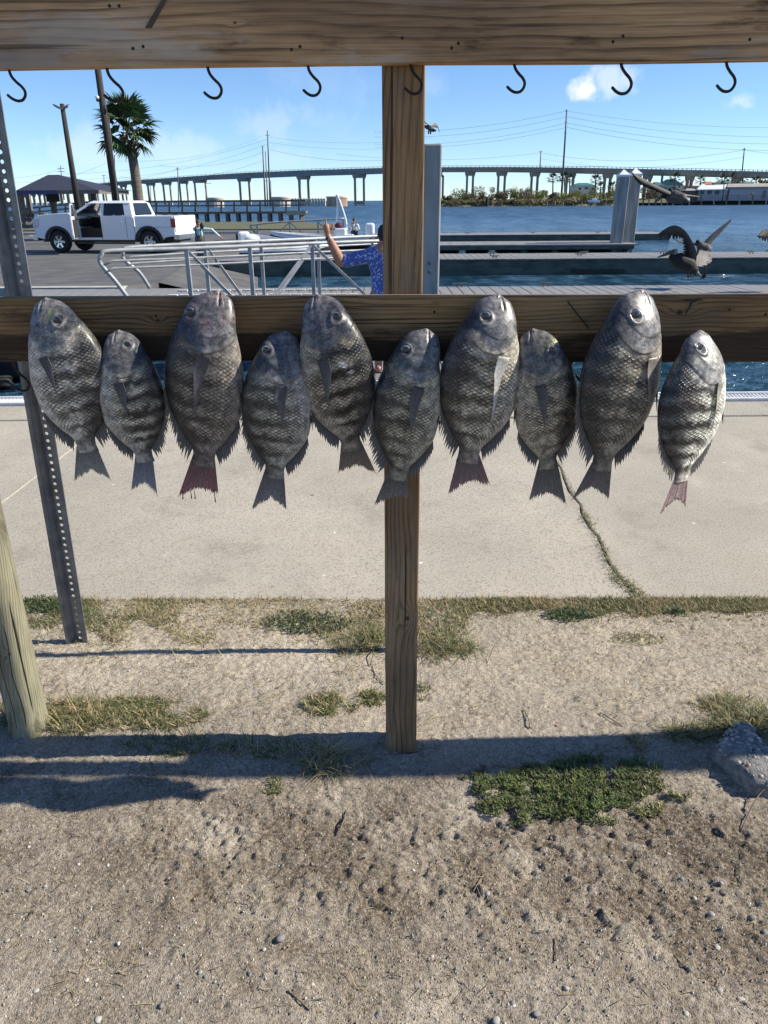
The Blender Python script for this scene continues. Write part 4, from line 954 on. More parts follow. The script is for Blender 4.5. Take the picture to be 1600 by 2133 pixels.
# leafy weed at the edge of the walk and tuft behind the post
wd_ = Blades()
for (cx_, cy_, rx_, ry_, cnt) in ((1185, 1282, 50, 14, 420), (1405, 1275, 22, 9, 120), (100, 1262, 60, 18, 600), (640, 1300, 90, 22, 700)):
    for i in range(cnt):
        a = random.uniform(0, 6.28); r_ = random.random()**.6; g_ = G(cx_+rx_*r_*math.cos(a), cy_+ry_*r_*math.sin(a))
        wd_.blade((g_.x, g_.y), random.uniform(.010, .02), random.uniform(.004, .007), random.uniform(0, 6.28), random.uniform(.4, 1.1), random.choice([(.055, .085, .035), (.07, .10, .04), (.045, .07, .03), (.09, .11, .05)]), .4, z=gz(g_.x, g_.y)+random.uniform(0, .012))
wd_.build('weeds', 'small dark leafy weeds growing through the dead turf', 'weed')
# ------------------------------------------------------------------ parking lot and ramp, docks
asph = mat('lot_asphalt', (.115, .112, .108), (.075, .074, .075), 1.4, .9, bump=.3, bscale=60)
def sheet(name, pts, z, mt, kind='structure', z0=-2.1):
    mb_ = MB().prism([(p_[0], p_[1]) for p_ in pts], z0, z, 'XY'); return tag(mb_.build(name, mt), kind=kind)
def gp2(px, py, z): g_ = G(px, py, z); return (g_.x, g_.y)
RAMP_TOP = [gp2(*p_, Z_LOT) for p_ in ((330, 588), (368, 566), (392, 545), (400, 530), (424, 510), (442, 500))]
sheet('parking_lot', [(-90, 17.3), gp2(262, 598, Z_LOT), *RAMP_TOP, gp2(640, 496, Z_LOT), gp2(722, 492, Z_LOT), gp2(722, 478, Z_LOT), (-130, 55.5)], Z_LOT, asph)
n_ = len(RAMP_TOP)
tag(MB().add([(x_, y_, Z_LOT-.004) for x_, y_ in RAMP_TOP]+[(x_+2.0+4.5*min(1, i_/2), y_, -.25-1.5*(2.0+4.5*min(1, i_/2))/6.5) for i_, (x_, y_) in enumerate(RAMP_TOP)], [(i, i+1, n_+i+1, n_+i) for i in range(n_-1)]).build('boat_ramp', asph), kind='structure')
grs = mat('shore_grass', (.075, .085, .035), (.12, .11, .06), 3, .95, bump=.5)
sheet('shore_grass', [(-130, 55.6), gp2(722, 477.9, Z_LOT), gp2(715, 470, Z_LOT), (-8, 71), (-130, 76)], Z_LOT+.06, grs)
kerb_m = mat('kerb_concrete', (.42, .40, .36), (.33, .31, .28), 3, .85)
tag(MB().box((-120, 46.0, Z_LOT), (-8, 46.3, Z_LOT+.14)).build('kerb', kerb_m), kind='structure')
wh = mat('white_paint', (.80, .80, .78), (.70, .70, .68), 8, .7)
for k, (a, b_) in enumerate((((40, 494), (60, 492)), ((66, 491), (80, 489)), ((20, 503), (62, 499)))):
    p0, p1 = G(*a, Z_LOT), G(*b_, Z_LOT); MB().box((p0.x, p0.y-.12, Z_LOT+.001), (p1.x, p0.y+.25, Z_LOT+.006)).build('painted_line', wh, bpy.data.objects['parking_lot'])
# pale concrete strip at the near edge of the lot
tag(MB().box((-60, 16.95, -1.2), (gp2(262, 598, Z_LOT)[0], 17.29, Z_LOT+.02)).build('ramp_edge', kerb_m), kind='structure')

plank_m = mat('composite_plank', (.23, .225, .225), (.17, .168, .17), 1.2, .7, stretch=(6, .6, 1))
fasc_m = mat('dock_fascia', (.085, .105, .088), (.045, .055, .05), 1.6, .75, stretch=(1, 1, 3), bump=.3)
float_m = mat('dock_float', (.012, .013, .014), None, 4, .6)
cleat_m = mat('cleat_metal', (.16, .16, .16), None, 10, .5, .6)
def cleat(parent, x_, y_, z_, s_=1.0):
    mb_ = MB().tube([(x_-.16*s_, y_, z_+.085*s_), (x_-.05*s_, y_, z_+.075*s_), (x_+.05*s_, y_, z_+.075*s_), (x_+.16*s_, y_, z_+.085*s_)], [.012*s_, .02*s_, .02*s_, .012*s_], 8)
    for e in (-.05, .05): mb_.tube([(x_+e*s_, y_, z_), (x_+e*s_, y_, z_+.08*s_)], .016*s_, 6)
    mb_.build('cleat', cleat_m, parent)
def dock(name, label, x0, x1, y0, y1, zt, pitch, group=None, planks=True, fh=.36, cleats=()):
    d_ = thing(name, label, 'dock', ((x0+x1)/2, (y0+y1)/2, Z_WATER), group=group); o_ = d_.location
    L_ = lambda a: (a[0]-o_.x, a[1]-o_.y, a[2]-o_.z)
    MB().box(L_((x0, y0+.06, zt-fh)), L_((x1, y0+.10+.02, zt-.035))).build('fascia', fasc_m, d_)
    MB().box(L_((x0, y1-.10, zt-fh)), L_((x1, y1-.04, zt-.035))).build('fascia', fasc_m, d_)
    MB().box(L_((x0+.02, y0+.14, zt-.62)), L_((x1-.02, y1-.14, zt-.05))).build('float', float_m, d_)
    if planks:
        n = int((x1-x0)/pitch); pm2 = MB().box((-pitch/2+.009, -(y1-y0)/2, -.032), (pitch/2-.009, (y1-y0)/2, 0)).mesh('plank', plank_m)
        for k in range(n):
            p_ = link('plank', pm2, d_); p_.location = L_((x0+pitch*(k+.5), (y0+y1)/2+random.uniform(-.008, .008), zt+random.uniform(-.003, .003)))
    else:
        MB().box(L_((x0, y0, zt-.034)), L_((x1, y1, zt))).build('deck', plank_m, d_)
    for (cx_, cy_) in cleats: cleat(d_, cx_-o_.x, cy_-o_.y, zt-o_.z)
    return d_
g1 = G(1128, 592, Z_LOT); g2 = G(955, 596, Z_LOT); g3 = G(650, 598, Z_LOT)
d1 = dock('plank_dock', 'nearest floating dock of grey planks just beyond the lower board', -7.6, 9.6, 14.0, 16.85, Z_LOT, .225, 'floating docks', cleats=((g1.x, 16.75), (g2.x, 16.7)))
rub = MB()
for yy_ in (15.35, 16.2):
    for k in range(17): rub.box((-4.3+k*.225*1.0+.02-(d1.location.x), yy_-d1.location.y, Z_LOT-Z_WATER+.004), (-4.3+(k+1)*.225-.02-d1.location.x, yy_+.10-d1.location.y, Z_LOT-Z_WATER+.030))
rub.build('lit_plank_end', mat('lit_plank_white', (.62, .60, .56), (.5, .48, .45), 5, .7), d1)  # white strips stand in for the sunlit ends of the planks
d2 = dock('plank_dock', 'middle floating dock with greenish fascia, the pelicans flying above it', gp2(442, 545, Z_LOT)[0], 16.5, 24.95, 27.6, Z_LOT, .225, 'floating docks', cleats=((gp2(1030, 538, Z_LOT)[0], 25.2), (gp2(1025, 532, Z_LOT)[0], 26.6), (gp2(1208, 534, Z_LOT)[0], 25.9), (gp2(1218, 530, Z_LOT)[0], 26.9), (gp2(1573, 530, Z_LOT)[0], 26.5), (gp2(1378, 529, Z_LOT)[0], 26.7)), fh=.50)
MB().box((gp2(1268, 560, Z_LOT)[0]-d2.location.x, 24.93-d2.location.y, .06), (gp2(1400, 560, Z_LOT)[0]-d2.location.x, 25.02-d2.location.y, .16)).build('fender_gap', float_m, d2)
Y3 = 46.0
d3 = dock('far_dock', 'farthest floating dock reaching almost to the pelicans', P(780, 490, Y3).x, P(1396, 490, Y3).x, Y3, Y3+3.0, P(1100, 488.5, Y3).z, .3, 'floating docks', planks=False, fh=.46, cleats=((P(975, 486, Y3+1).x, Y3+1), (P(1110, 486, Y3+1).x, Y3+1), (P(1245, 485, Y3+1).x, Y3+1)))
# pier on piles between the docks
Yp = 33.0
pr = thing('piled_pier', 'dark piled pier that carries the pair of concrete guide piles', 'pier', (P(1100, 510, Yp).x, Yp+1.4, Z_WATER)); o_ = pr.location
zt = P(1100, 509.5, Yp).z
xa, xb = P(850, 510, Yp).x, P(1332, 510, Yp).x
MB().box((xa-o_.x, Yp-o_.y, zt-.05-o_.z), (xb-o_.x, Yp+2.9-o_.y, zt-o_.z)).build('deck', plank_m, pr)
MB().box((xa-o_.x, Yp+.02-o_.y, zt-.20-o_.z), (xb-.2-o_.x, Yp+2.8-o_.y, zt-.052-o_.z)).build('beam', fasc_m, pr)
MB().box((xa-o_.x, Yp+1.9-o_.y, -1.0), (xb-.6-o_.x, Yp+2.2-o_.y, zt-.2-o_.z)).build('shade_panel', float_m, pr)  # near-black sheet standing in for the shade under the deck
for px in (965, 1028, 1095, 1160, 1225, 1310): 
    xx = P(px, 515, Yp).x-o_.x; MB().tube([(xx, .4+Yp-o_.y, -1.2), (xx, .4+Yp-o_.y, zt-.2-o_.z)], .15, 10).build('pile', fasc_m if px > 1060 else wh, pr)
# square concrete piles
pile_m = mat('pile_concrete', (.33, .33, .32), (.20, .205, .205), 1.5, .75, stretch=(3, 3, .5), bump=.2)
cap_m = mat('pile_cap_white', (.78, .79, .80), (.70, .71, .72), 5, .5)
def pile(label, px0, px1, pyt, Y, zb, cap=False, group=None):
    a, b_ = P(px0, pyt, Y), P(px1, pyt, Y); wd2 = (b_.x-a.x); cx_ = (a.x+b_.x)/2; zt_ = a.z
    t_ = thing('guide_pile', label, 'piling', (cx_, Y+wd2/2, zb), group=group)
    MB().box((-wd2/2, -wd2/2, -1.2), (wd2/2, wd2/2, zt_-zb)).build('shaft', pile_m, t_, bevel=.025)
    if cap:
        h_ = wd2*.52; c_ = wd2*.53; z_ = zt_-zb-.012
        MB().add([(-c_, -c_, z_-.06), (c_, -c_, z_-.06), (c_, c_, z_-.06), (-c_, c_, z_-.06), (-c_, -c_, z_+.02), (c_, -c_, z_+.02), (c_, c_, z_+.02), (-c_, c_, z_+.02), (0, 0, z_+h_)], [(0, 1, 5, 4), (1, 2, 6, 5), (2, 3, 7, 6), (3, 0, 4, 7), (4, 5, 8), (5, 6, 8), (6, 7, 8), (7, 4, 8), (3, 2, 1, 0)]).build('cap', cap_m, t_)
    else:
        for zz in (1.31, 1.17): MB().lathe([(.001, -.018), (.03, -.014), (.032, 0)], (-.02, -wd2/2, zz), 'Y', 10).build('bolt', cleat_m, t_)
pile('flat-topped grey pile rising just right of the timber post', 883, 921, 299, 12.6, Z_WATER)
pile('left one of the two white-capped concrete piles', 1291, 1313, 364, 33.6, Z_WATER, True, 'white-capped guide piles')
pile('right one of the two white-capped concrete piles, slightly nearer the pelican wing', 1315, 1338, 362, 34.2, Z_WATER, True, 'white-capped guide piles')

# ------------------------------------------------------------------ gangways of aluminium tube
alu = mat('gangway_aluminium', (.38, .39, .40), (.29, .30, .31), 7, .5, .35)
def interp_px(pts, x_): return float(np.interp(x_, [p_[0] for p_ in pts], [p_[1] for p_ in pts]))
gw = thing('gangway', 'aluminium gangway with tubular truss railings behind the raised arm', 'gangway', tuple(P(500, 640, 10.5)))
def truss(Yl, Yr, rail, xl, xr, posts, diags, rails2, rad, low, label_low):
    Yx = lambda x_: 1/(1/Yl + (1/Yr-1/Yl)*(x_-xl)/(xr-xl)); q = lambda x_, y_: P(x_, y_, Yx(x_)) - gw.location
    rl = [q(x_, y_) for x_, y_ in rail]; MB().tube(smooth_pts(rl, 4), rad, 10).build('handrail', alu, gw, True)
    zlow = low-gw.location.z
    for x_, tilt in posts:
        a = q(x_, interp_px(rail[3:], x_)); MB().bar(a, (a.x, a.y, zlow), rad*1.9, rad*1.9, (0, 1, 0)).build('upright', alu, gw)
    for (x0, x1) in diags:
        a = q(x0, interp_px(rail[3:], x0)+4); b2 = q(x1, 600); MB().bar(a, (b2.x, b2.y, zlow+.05), rad*1.4, rad*1.4, (0, 1, 0)).build('diagonal_brace', alu, gw)
    for dz in rails2:
        pts = [q(x_, y_) + Vector((0, 0, -dz)) for x_, y_ in rail[3:]]; MB().tube(pts, rad*.55, 8).build('mid_rail', alu, gw, True)
    pts = [q(x_, y_) for x_, y_ in rail[3:]]; MB().bar((pts[0].x-.2, pts[0].y, zlow), (pts[-1].x, pts[-1].y, zlow), .09, .14).build('bottom_chord', alu, gw)
    return q
truss(9.4, 11.2, [(268, 622), (240, 585), (209, 548), (212, 531), (232, 522), (385, 517.5), (515, 512.5), (645, 507), (780, 502), (830, 500)], 232, 780, ((388, 0), (520, 0), (650, 0), (790, 0)), ((390, 523), (648, 531), (652, 790)), (.115, .20), .026, -.02, '')
truss(10.35, 12.5, [(312, 600), (290, 567), (258, 540), (258, 522), (272, 515), (400, 508), (584, 500), (680, 496), (780, 492), (830, 490)], 272, 780, ((426, 0), (543, 0), (662, 0), (775, 0)), ((428, 520), (660, 560)), (.115, .20), .025, -.02, '')
p0 = P(250, 640, 9.5)-gw.location; p1 = P(800, 640, 11.3)-gw.location
dk_ = MB()
for k in range(26):
    a = p0.lerp(p1, k/25); dk_.box((a.x-.075, a.y+.05, -.06-gw.location.z), (a.x+.075, a.y+1.15, -.02-gw.location.z))
dk_.build('tread_bars', alu, gw)
for k in (0, 1):
    a = p0.lerp(p1, .12+.8*k); MB().tube([(a.x, a.y+.6, -1.6-gw.location.z), (a.x, a.y+.6, -.08-gw.location.z)], .1, 10).build('support_pile', pile_m, gw)
g2_ = thing('gangway', 'distant small aluminium gangway beside the white boats', 'gangway', tuple(P(620, 500, 46)))
def q2(x_, y_, Y_=46.0): return P(x_, y_, Y_)-g2_.location
for off in (0, 1.3):
    MB().tube(smooth_pts([q2(547, 499, 46+off), q2(524, 476, 46+off), q2(528, 468, 46+off), q2(600, 461.5, 46+off), q2(664, 458, 46+off), q2(720, 455, 46+off)], 3), .05, 8).build('handrail', alu, g2_, True)
    for x_ in (535, 603, 662, 715): a = q2(x_, np.interp(x_, [528, 600, 664, 720], [468, 461.5, 458, 455]), 46+off); MB().bar(a, a+Vector((0, 0, -.95)), .08, .08, (0, 1, 0)).build('upright', alu, g2_)
    for (a_, b2) in ((603, 640), (603, 570), (662, 700)): MB().bar(q2(a_, 463, 46+off), q2(b2, 494, 46+off), .06, .06, (0, 1, 0)).build('diagonal_brace', alu, g2_)
MB().box(q2(530, 497), q2(725, 491)+Vector((0, 1.3, .0))).build('deck', alu, g2_)

# ------------------------------------------------------------------ pick-up truck
tr_ = thing('pickup_truck', 'white crew-cab pickup truck parked with its driver door open', 'truck', tuple(G(72, 524, Z_LOT)+Vector((0, 1.0, 0))), -R(10))
f0 = G(125, 527, Z_LOT); 
tr_.location = (f0.x-1.05*.93, f0.y+1.05*.93*math.sin(R(10))+.93*math.cos(R(10)), Z_LOT); tr_.location.x += .22; tr_.scale = (.92, .93, .91)
paint, t, b = newmat('white_car_paint'); b.inputs['Base Color'].default_value = (.78, .79, .81, 1); b.inputs['Roughness'].default_value = .25; b.inputs['Coat Weight'].default_value = .6
gls, t, b = newmat('dark_glass'); b.inputs['Base Color'].default_value = (.012, .014, .016, 1); b.inputs['Roughness'].default_value = .04; b.inputs['Specular IOR Level'].default_value = .8
blk = mat('black_plastic', (.012, .012, .013), (.02, .02, .02), 20, .55); intr = mat('cab_interior', (.018, .017, .016), (.03, .028, .026), 12, .8)
chrome, t, b = newmat('chrome_trim'); b.inputs['Base Color'].default_value = (.62, .63, .65, 1); b.inputs['Metallic'].default_value = .9; b.inputs['Roughness'].default_value = .15
rubber = mat('tyre_rubber', (.014, .014, .014), (.022, .022, .022), 30, .8); redl = mat('tail_light_red', (.25, .008, .012), None, 10, .15, coat=.6); lens = mat('lamp_lens', (.62, .66, .70), (.45, .48, .52), 20, .1, coat=.8)
def arch(cx_, r_, n=9, z0=.50): return [(cx_+r_*math.cos(math.pi*k/(n-1)), max(z0, .44+r_*math.sin(math.pi*k/(n-1)))) for k in range(n)]
low_front = [(.04, .62), (.04, 1.02), (.10, 1.20), (.30, 1.27), (1.62, 1.335), (1.98, 1.335)]
def body_poly(x_from, x_to, top):
    return top
# left half with the door notch (front, rear), right half complete
fr_p = [(.06, .60), (.05, 1.15), (.10, 1.36), (.28, 1.44), (1.30, 1.52), (1.66, 1.52), (1.78, 1.42), (1.96, 1.42), (1.96, .50)] + [(p_[0], p_[1]) for p_ in arch(1.05, .54)] 
rr_p = [(2.98, .50), (2.98, 1.42), (4.36, 1.42), (4.36, 1.0), (6.05, 1.0), (6.08, .66), (5.6, .60)] + arch(4.95, .54)[0:]
bd = MB(); bd.prism(fr_p, -1.0, 1.0); bd.prism(rr_p, -1.0, 1.0); bd.prism([(1.96, .50), (1.96, .60), (2.98, .60), (2.98, .50)], -1.0, 1.0); bd.prism([(1.96, .60), (1.96, 1.42), (2.98, 1.42), (2.98, .60)], .2, 1.0)
bd.build('body', paint, tr_, bevel=.03)
MB().box((.25, -.80, .42), (5.9, .80, .95)).build('chassis', blk, tr_)
MB().box((4.42, -1.0, .98), (6.02, -.90, 1.40)).build('bed_side', paint, tr_, bevel=.02); MB().box((4.42, .90, .98), (6.02, 1.0, 1.40)).build('bed_side', paint, tr_, bevel=.02)
MB().box((6.02, -.98, .80), (6.10, .98, 1.40)).build('tailgate', paint, tr_, bevel=.02)
MB().box((4.40, -.89, 1.0), (6.01, .89, 1.03)).build('bed_liner', blk, tr_)
MB().box((6.0, -1.0, .52), (6.22, 1.0, .72)).build('rear_bumper', chrome, tr_, bevel=.03)
MB().box((-.10, -.96, .46), (.12, .96, .74)).build('front_bumper', chrome, tr_, bevel=.04); MB().box((.0, -.72, .76), (.06, .72, 1.28)).build('grille', chrome, tr_, bevel=.02)
for sy in (-1, 1):
    MB().prism([(.03, .92), (.02, 1.28), (.34, 1.32), (.26, 1.02)], sy*1.008-.012, sy*1.008+.012).build('headlight', lens, tr_)
    MB().box((5.93, sy*.995-.015, .98), (6.115, sy*.995+.015, 1.30)).build('tail_light', redl, tr_)
    for cx_ in (1.05, 4.95):
        ao = [(cx_+.60*math.cos(a), .44+.60*math.sin(a)) for a in np.linspace(math.pi, 0, 13)]; ai = [(cx_+.50*math.cos(a), .44+.50*math.sin(a)) for a in np.linspace(0, math.pi, 13)]
        MB().prism(ao+ai, sy*1.0-.022, sy*1.0+.022).build('arch_flare', blk, tr_)
MB().box((1.9, -1.08, .36), (4.3, -.92, .42)).build('running_board', blk, tr_)
# cab: pillars, roof, windows
cabm = MB()
def quadslab(pts, th):  # pts: 4 corners, thickness towards +y
    vs = [Vector(p_) for p_ in pts] + [Vector(p_)+Vector((0, th, 0)) for p_ in pts]
    cabm.add(vs, [(0, 1, 2, 3), (7, 6, 5, 4), (0, 4, 5, 1), (1, 5, 6, 2), (2, 6, 7, 3), (3, 7, 4, 0)])
for s_ in (-1, 1):
    yb, yt = s_*.99, s_*.80; th = -s_*.10
    quadslab([(1.62, yb, 1.415), (1.82, yb, 1.415), (2.62, yt, 1.88), (2.44, yt, 1.88)], th)
    quadslab([(2.96, yb, 1.415), (3.14, yb, 1.415), (3.14, yt, 1.88), (2.98, yt, 1.88)], th)
    quadslab([(4.02, yb, 1.415), (4.36, yb, 1.415), (4.20, yt, 1.88), (3.90, yt, 1.88)], th)
cabm.add([(2.40, -.82, 1.872), (4.24, -.82, 1.872), (4.24, .82, 1.872), (2.40, .82, 1.872), (2.62, -.70, 1.965), (4.05, -.70, 1.965), (4.05, .70, 1.965), (2.62, .70, 1.965)], [(3, 2, 1, 0), (4, 5, 6, 7), (0, 1, 5, 4), (1, 2, 6, 5), (2, 3, 7, 6), (3, 0, 4, 7)])
cabm.add([(4.24, .80, 1.87), (4.36, .98, 1.355), (4.36, .72, 1.355), (4.24, .60, 1.87)], [(0, 1, 2, 3)]); cabm.add([(4.24, -.80, 1.87), (4.36, -.98, 1.355), (4.36, -.72, 1.355), (4.24, -.60, 1.87)], [(0, 1, 2, 3)])
cabm.build('cab_frame', paint, tr_, bevel=.012)
def pane(name, pts, th=.012): 
    vs = [Vector(p_) for p_ in pts]; n_ = (vs[1]-vs[0]).cross(vs[2]-vs[0]).normalized()*th
    return MB().add(vs+[v_+n_ for v_ in vs], [(3, 2, 1, 0), (4, 5, 6, 7), (0, 1, 5, 4), (1, 2, 6, 5), (2, 3, 7, 6), (3, 0, 4, 7)]).build(name, gls, tr_)
pane('window', [(3.13, -.975, 1.435), (4.03, -.975, 1.435), (3.92, -.81, 1.86), (3.13, -.81, 1.86)])
pane('window', [(3.13, .975, 1.435), (4.03, .975, 1.435), (3.92, .81, 1.86), (3.13, .81, 1.86)])
pane('windscreen', [(1.66, -.90, 1.425), (1.66, .90, 1.425), (2.46, .72, 1.88), (2.46, -.72, 1.88)]); pane('rear_window', [(4.352, -.72, 1.46), (4.352, .72, 1.46), (4.235, .62, 1.84), (4.235, -.62, 1.84)])
MB().box((1.98, .12, .60), (4.2, .19, 1.345)).build('cab_lining', intr, tr_)
st_ = MB().box((2.55, -.72, .62), (3.05, -.18, .95)); st_.box((2.95, -.72, .9), (3.12, -.18, 1.5)); st_.box((1.7, -.85, 1.0), (2.05, .1, 1.30)); st_.build('seat', intr, tr_, bevel=.05)
MB().tube([(2.18+.06*math.sin(a), -.45+.18*math.cos(a), 1.22+.17*math.sin(a)) for a in np.linspace(0, 2*math.pi, 17)], .017, 6).build('steering_wheel', intr, tr_)
# open front door, hinged at its front edge
dm_ = Matrix.Translation((1.96, -1.0, 0)) @ Matrix.Rotation(R(-68), 4, 'Z')
dr = MB().prism([(0, .56), (0, 1.41), (1.03, 1.41), (1.03, .70), (.98, .58)], -.075, 0, 'XZ', dm_)
door = dr.build('open_door', paint, tr_, bevel=.02)
wf = MB(); 
for (a, b2) in (((.02, 1.41), (.62, 1.84)), ((.62, 1.84), (1.0, 1.85)), ((1.0, 1.85), (1.01, 1.41))):
    wf.bar(dm_ @ Vector((a[0], -.04+.10*(a[1]-1.33), a[1])), dm_ @ Vector((b2[0], -.04+.10*(b2[1]-1.33), b2[1])), .05, .05)
wf.build('window_frame', paint, door)
MB().prism([(.06, .62), (.06, 1.28), (.98, 1.28), (.98, .72), (.94, .62)], .0, .03, 'XZ', dm_).build('door_trim', intr, door)
MB().add([dm_ @ Vector(v_) for v_ in ((.06, -.03, 1.42), (.99, -.03, 1.42), (.98, .01, 1.83), (.62, .01, 1.82))], [(0, 1, 2, 3)]).build('door_window', gls, door)
mr = Matrix.Translation((2.02, -1.24, 0))
MB().box((-.05, -.02, 1.28), (.06, .22, 1.36), mr).build('mirror_arm', blk, tr_); mrr = MB().box((-.06, -.16, 1.28), (.08, .10, 1.66), mr).build('mirror', blk, tr_, bevel=.03)
MB().box((.082, -.14, 1.31), (.086, .08, 1.63), mr).build('mirror_glass', chrome, mrr)
MB().box((3.78, -1.012, 1.17), (4.0, -.995, 1.22)).build('door_handle', chrome, tr_); MB().box((1.5, 0.7, 1.95), (1.5, .7, 1.95))
sm_ = MB()
for x_ in (2.97, 4.05, 4.385): MB().box((x_-.006, -1.004, .56), (x_+.006, -.999, 1.39)).build('panel_gap', blk, tr_)
for cx_ in (1.05, 4.95):
    for sy in (-1, 1):
        wv_ = MB().lathe([(.25, -.13), (.38, -.135), (.425, -.10), (.43, 0), (.425, .10), (.38, .135), (.25, .13)], (cx_, sy*.86, .43), 'Y', 28).build('wheel', rubber, tr_, True)
        rm = MB().lathe([(.001, sy*.11), (.06, sy*.115), (.08, sy*.08), (.24, sy*.07), (.255, sy*.12), (.26, 0)], (cx_, sy*.86, .43), 'Y', 28)
        rm.build('rim', chrome, wv_, True)
        sp_ = MB()
        for k in range(6):
            a = 2*math.pi*k/6; sp_.bar((cx_+.06*math.cos(a), sy*(.86+.095), .43+.06*math.sin(a)), (cx_+.24*math.cos(a), sy*(.86+.105), .43+.24*math.sin(a)), .07, .03, (0, 1, 0))
        sp_.build('spokes', chrome, wv_)
        dkm = MB().lathe([(.001, sy*.082), (.05, sy*.082), (.05, sy*.06)], (0, 0, 0), 'Y', 8).mesh('rim_opening', blk)
        for k in range(6):
            a = 2*math.pi*(k+.5)/6; link('rim_opening', dkm, wv_).location = (cx_+.165*math.cos(a), sy*.86, .43+.165*math.sin(a))

# ------------------------------------------------------------------ pavilion
Yv = 58.0
pv = thing('pavilion', 'open picnic pavilion with dark hipped shingle roof at the far left', 'pavilion', tuple(P(105, 472, Yv)))
def qv(x_, y_, Y_=Yv): return P(x_, y_, Y_)-pv.location
shing = mat('roof_shingle', (.026, .032, .062), (.018, .022, .044), 5, .85, bump=.4, stretch=(1, 1, 4)); pv_wood = mat('pavilion_timber', (.17, .15, .14), (.11, .10, .09), 4, .8); fas_blue = mat('fascia_blue', (.04, .05, .16), (.035, .045, .12), 3, .6)
a, b_ = qv(33, 396.5), qv(206, 397); dp = 6.8; ap = qv(100, 364, Yv+dp/2)
MB().add([a, b_, (b_.x+.3, dp, a.z), (a.x+.3, dp, a.z), ap, (ap.x+.8, ap.y, ap.z)], [(0, 1, 5, 4), (1, 2, 5), (2, 3, 4, 5), (3, 0, 4), (3, 2, 1, 0)]).build('roof', shing, pv)
MB().box((a.x+.05, -.02, a.z-.26), (a.x+2.9, .06, a.z-.002)).build('fascia', fas_blue, pv); MB().box((a.x+2.92, -.02, a.z-.26), (b_.x-.02, .06, a.z-.002)).build('fascia', pv_wood, pv); MB().box((b_.x-.1, .08, a.z-.26), (b_.x, dp, a.z-.002)).build('fascia', pv_wood, pv)
for (px, Y_) in ((44, Yv+.5), (170, Yv+.5), (110, Yv+3.2), (60, Yv+dp-.6), (196, Yv+dp-.6)):
    x_ = P(px, 420, Y_).x-pv.location.x; MB().box((x_-.16, Y_-Yv-.16, -.3), (x_+.16, Y_-Yv+.16, a.z-.02)).build('post', pv_wood, pv)
x_ = qv(110, 410, Yv+2.9); MB().box((x_.x-.5, x_.y-.05, x_.z-.35), (x_.x+.5, x_.y, x_.z+.38)).build('notice_board', blk, pv)
for (px, py) in ((55, 446), (78, 447)):
    tbl = thing('picnic_table', 'grey picnic table under the pavilion, %s of the two' % ('left' if px < 60 else 'right'), 'table', tuple(P(px, 468, Yv-1.0)))
    MB().box((-.75, -.35, .72), (.75, .35, .77)).build('table_top', pv_wood, tbl)
    for s_ in (-1, 1): MB().box((-.75, s_*.7-.13, .42), (.75, s_*.7+.13, .46)).build('seat', pv_wood, tbl)
    for s_ in (-.55, .55): MB().bar((s_, -.6, 0), (s_, .25, .74), .09, .05).build('leg', pv_wood, tbl); MB().bar((s_, .6, 0), (s_, -.25, .72), .09, .05).build('leg', pv_wood, tbl)

# ------------------------------------------------------------------ long timber fishing pier
Yf_ = 88.0
fp = thing('fishing_pier', 'long timber fishing pier with railing stretching behind the truck', 'pier', tuple(P(400, 452, Yf_)))
pier_m = mat('pier_timber', (.19, .155, .12), (.12, .10, .08), 2, .85, stretch=(1, 1, 4)); pier_pale = mat('pier_pale_timber', (.42, .33, .23), (.33, .26, .18), 2, .85)
def qf(x_, y_, o=0.0): return P(x_, y_, Yf_+o)-fp.location
for off in (0, 2.4):
    MB().bar(qf(48, 435, off), qf(180, 421, off), .12, .18).build('top_rail', pier_m, fp); MB().bar(qf(180, 421, off), qf(637, 417.5, off), .12, .20).build('top_rail', pier_m, fp)
    MB().bar(qf(48, 445, off), qf(180, 430, off), .08, .14).build('mid_rail', pier_m, fp); MB().bar(qf(180, 430, off), qf(637, 427, off), .08, .14).build('mid_rail', pier_m, fp)
    for px in list(range(56, 640, 27)):
        ty = np.interp(px, [48, 180, 637], [434, 420.5, 417]); by = np.interp(px, [48, 180, 637], [460, 444, 441])
        MB().bar(qf(px, ty, off), qf(px, by, off), .18, .18, (0, 1, 0)).build('rail_post', pier_m, fp)
MB().prism([(qf(48, 459).x, qf(48, 458).z), (qf(180, 443).x, qf(180, 442).z), (qf(637, 440).x, qf(637, 439.5).z), (qf(637, 444).x, qf(637, 444.5).z), (qf(180, 447).x, qf(180, 447).z), (qf(48, 463).x, qf(48, 463).z)], -.05, 2.5).build('deck', pier_m, fp)
MB().box(qf(596, 448, -.1), qf(637, 438.5, -.06)).build('end_boards', pier_pale, fp)
for px in range(230, 640, 22):
    for off in (0.2, 2.1): a = qf(px+off*2, 443, off); MB().tube([a, (a.x, a.y, -3.0)], .17, 8).build('pile', pier_m, fp)

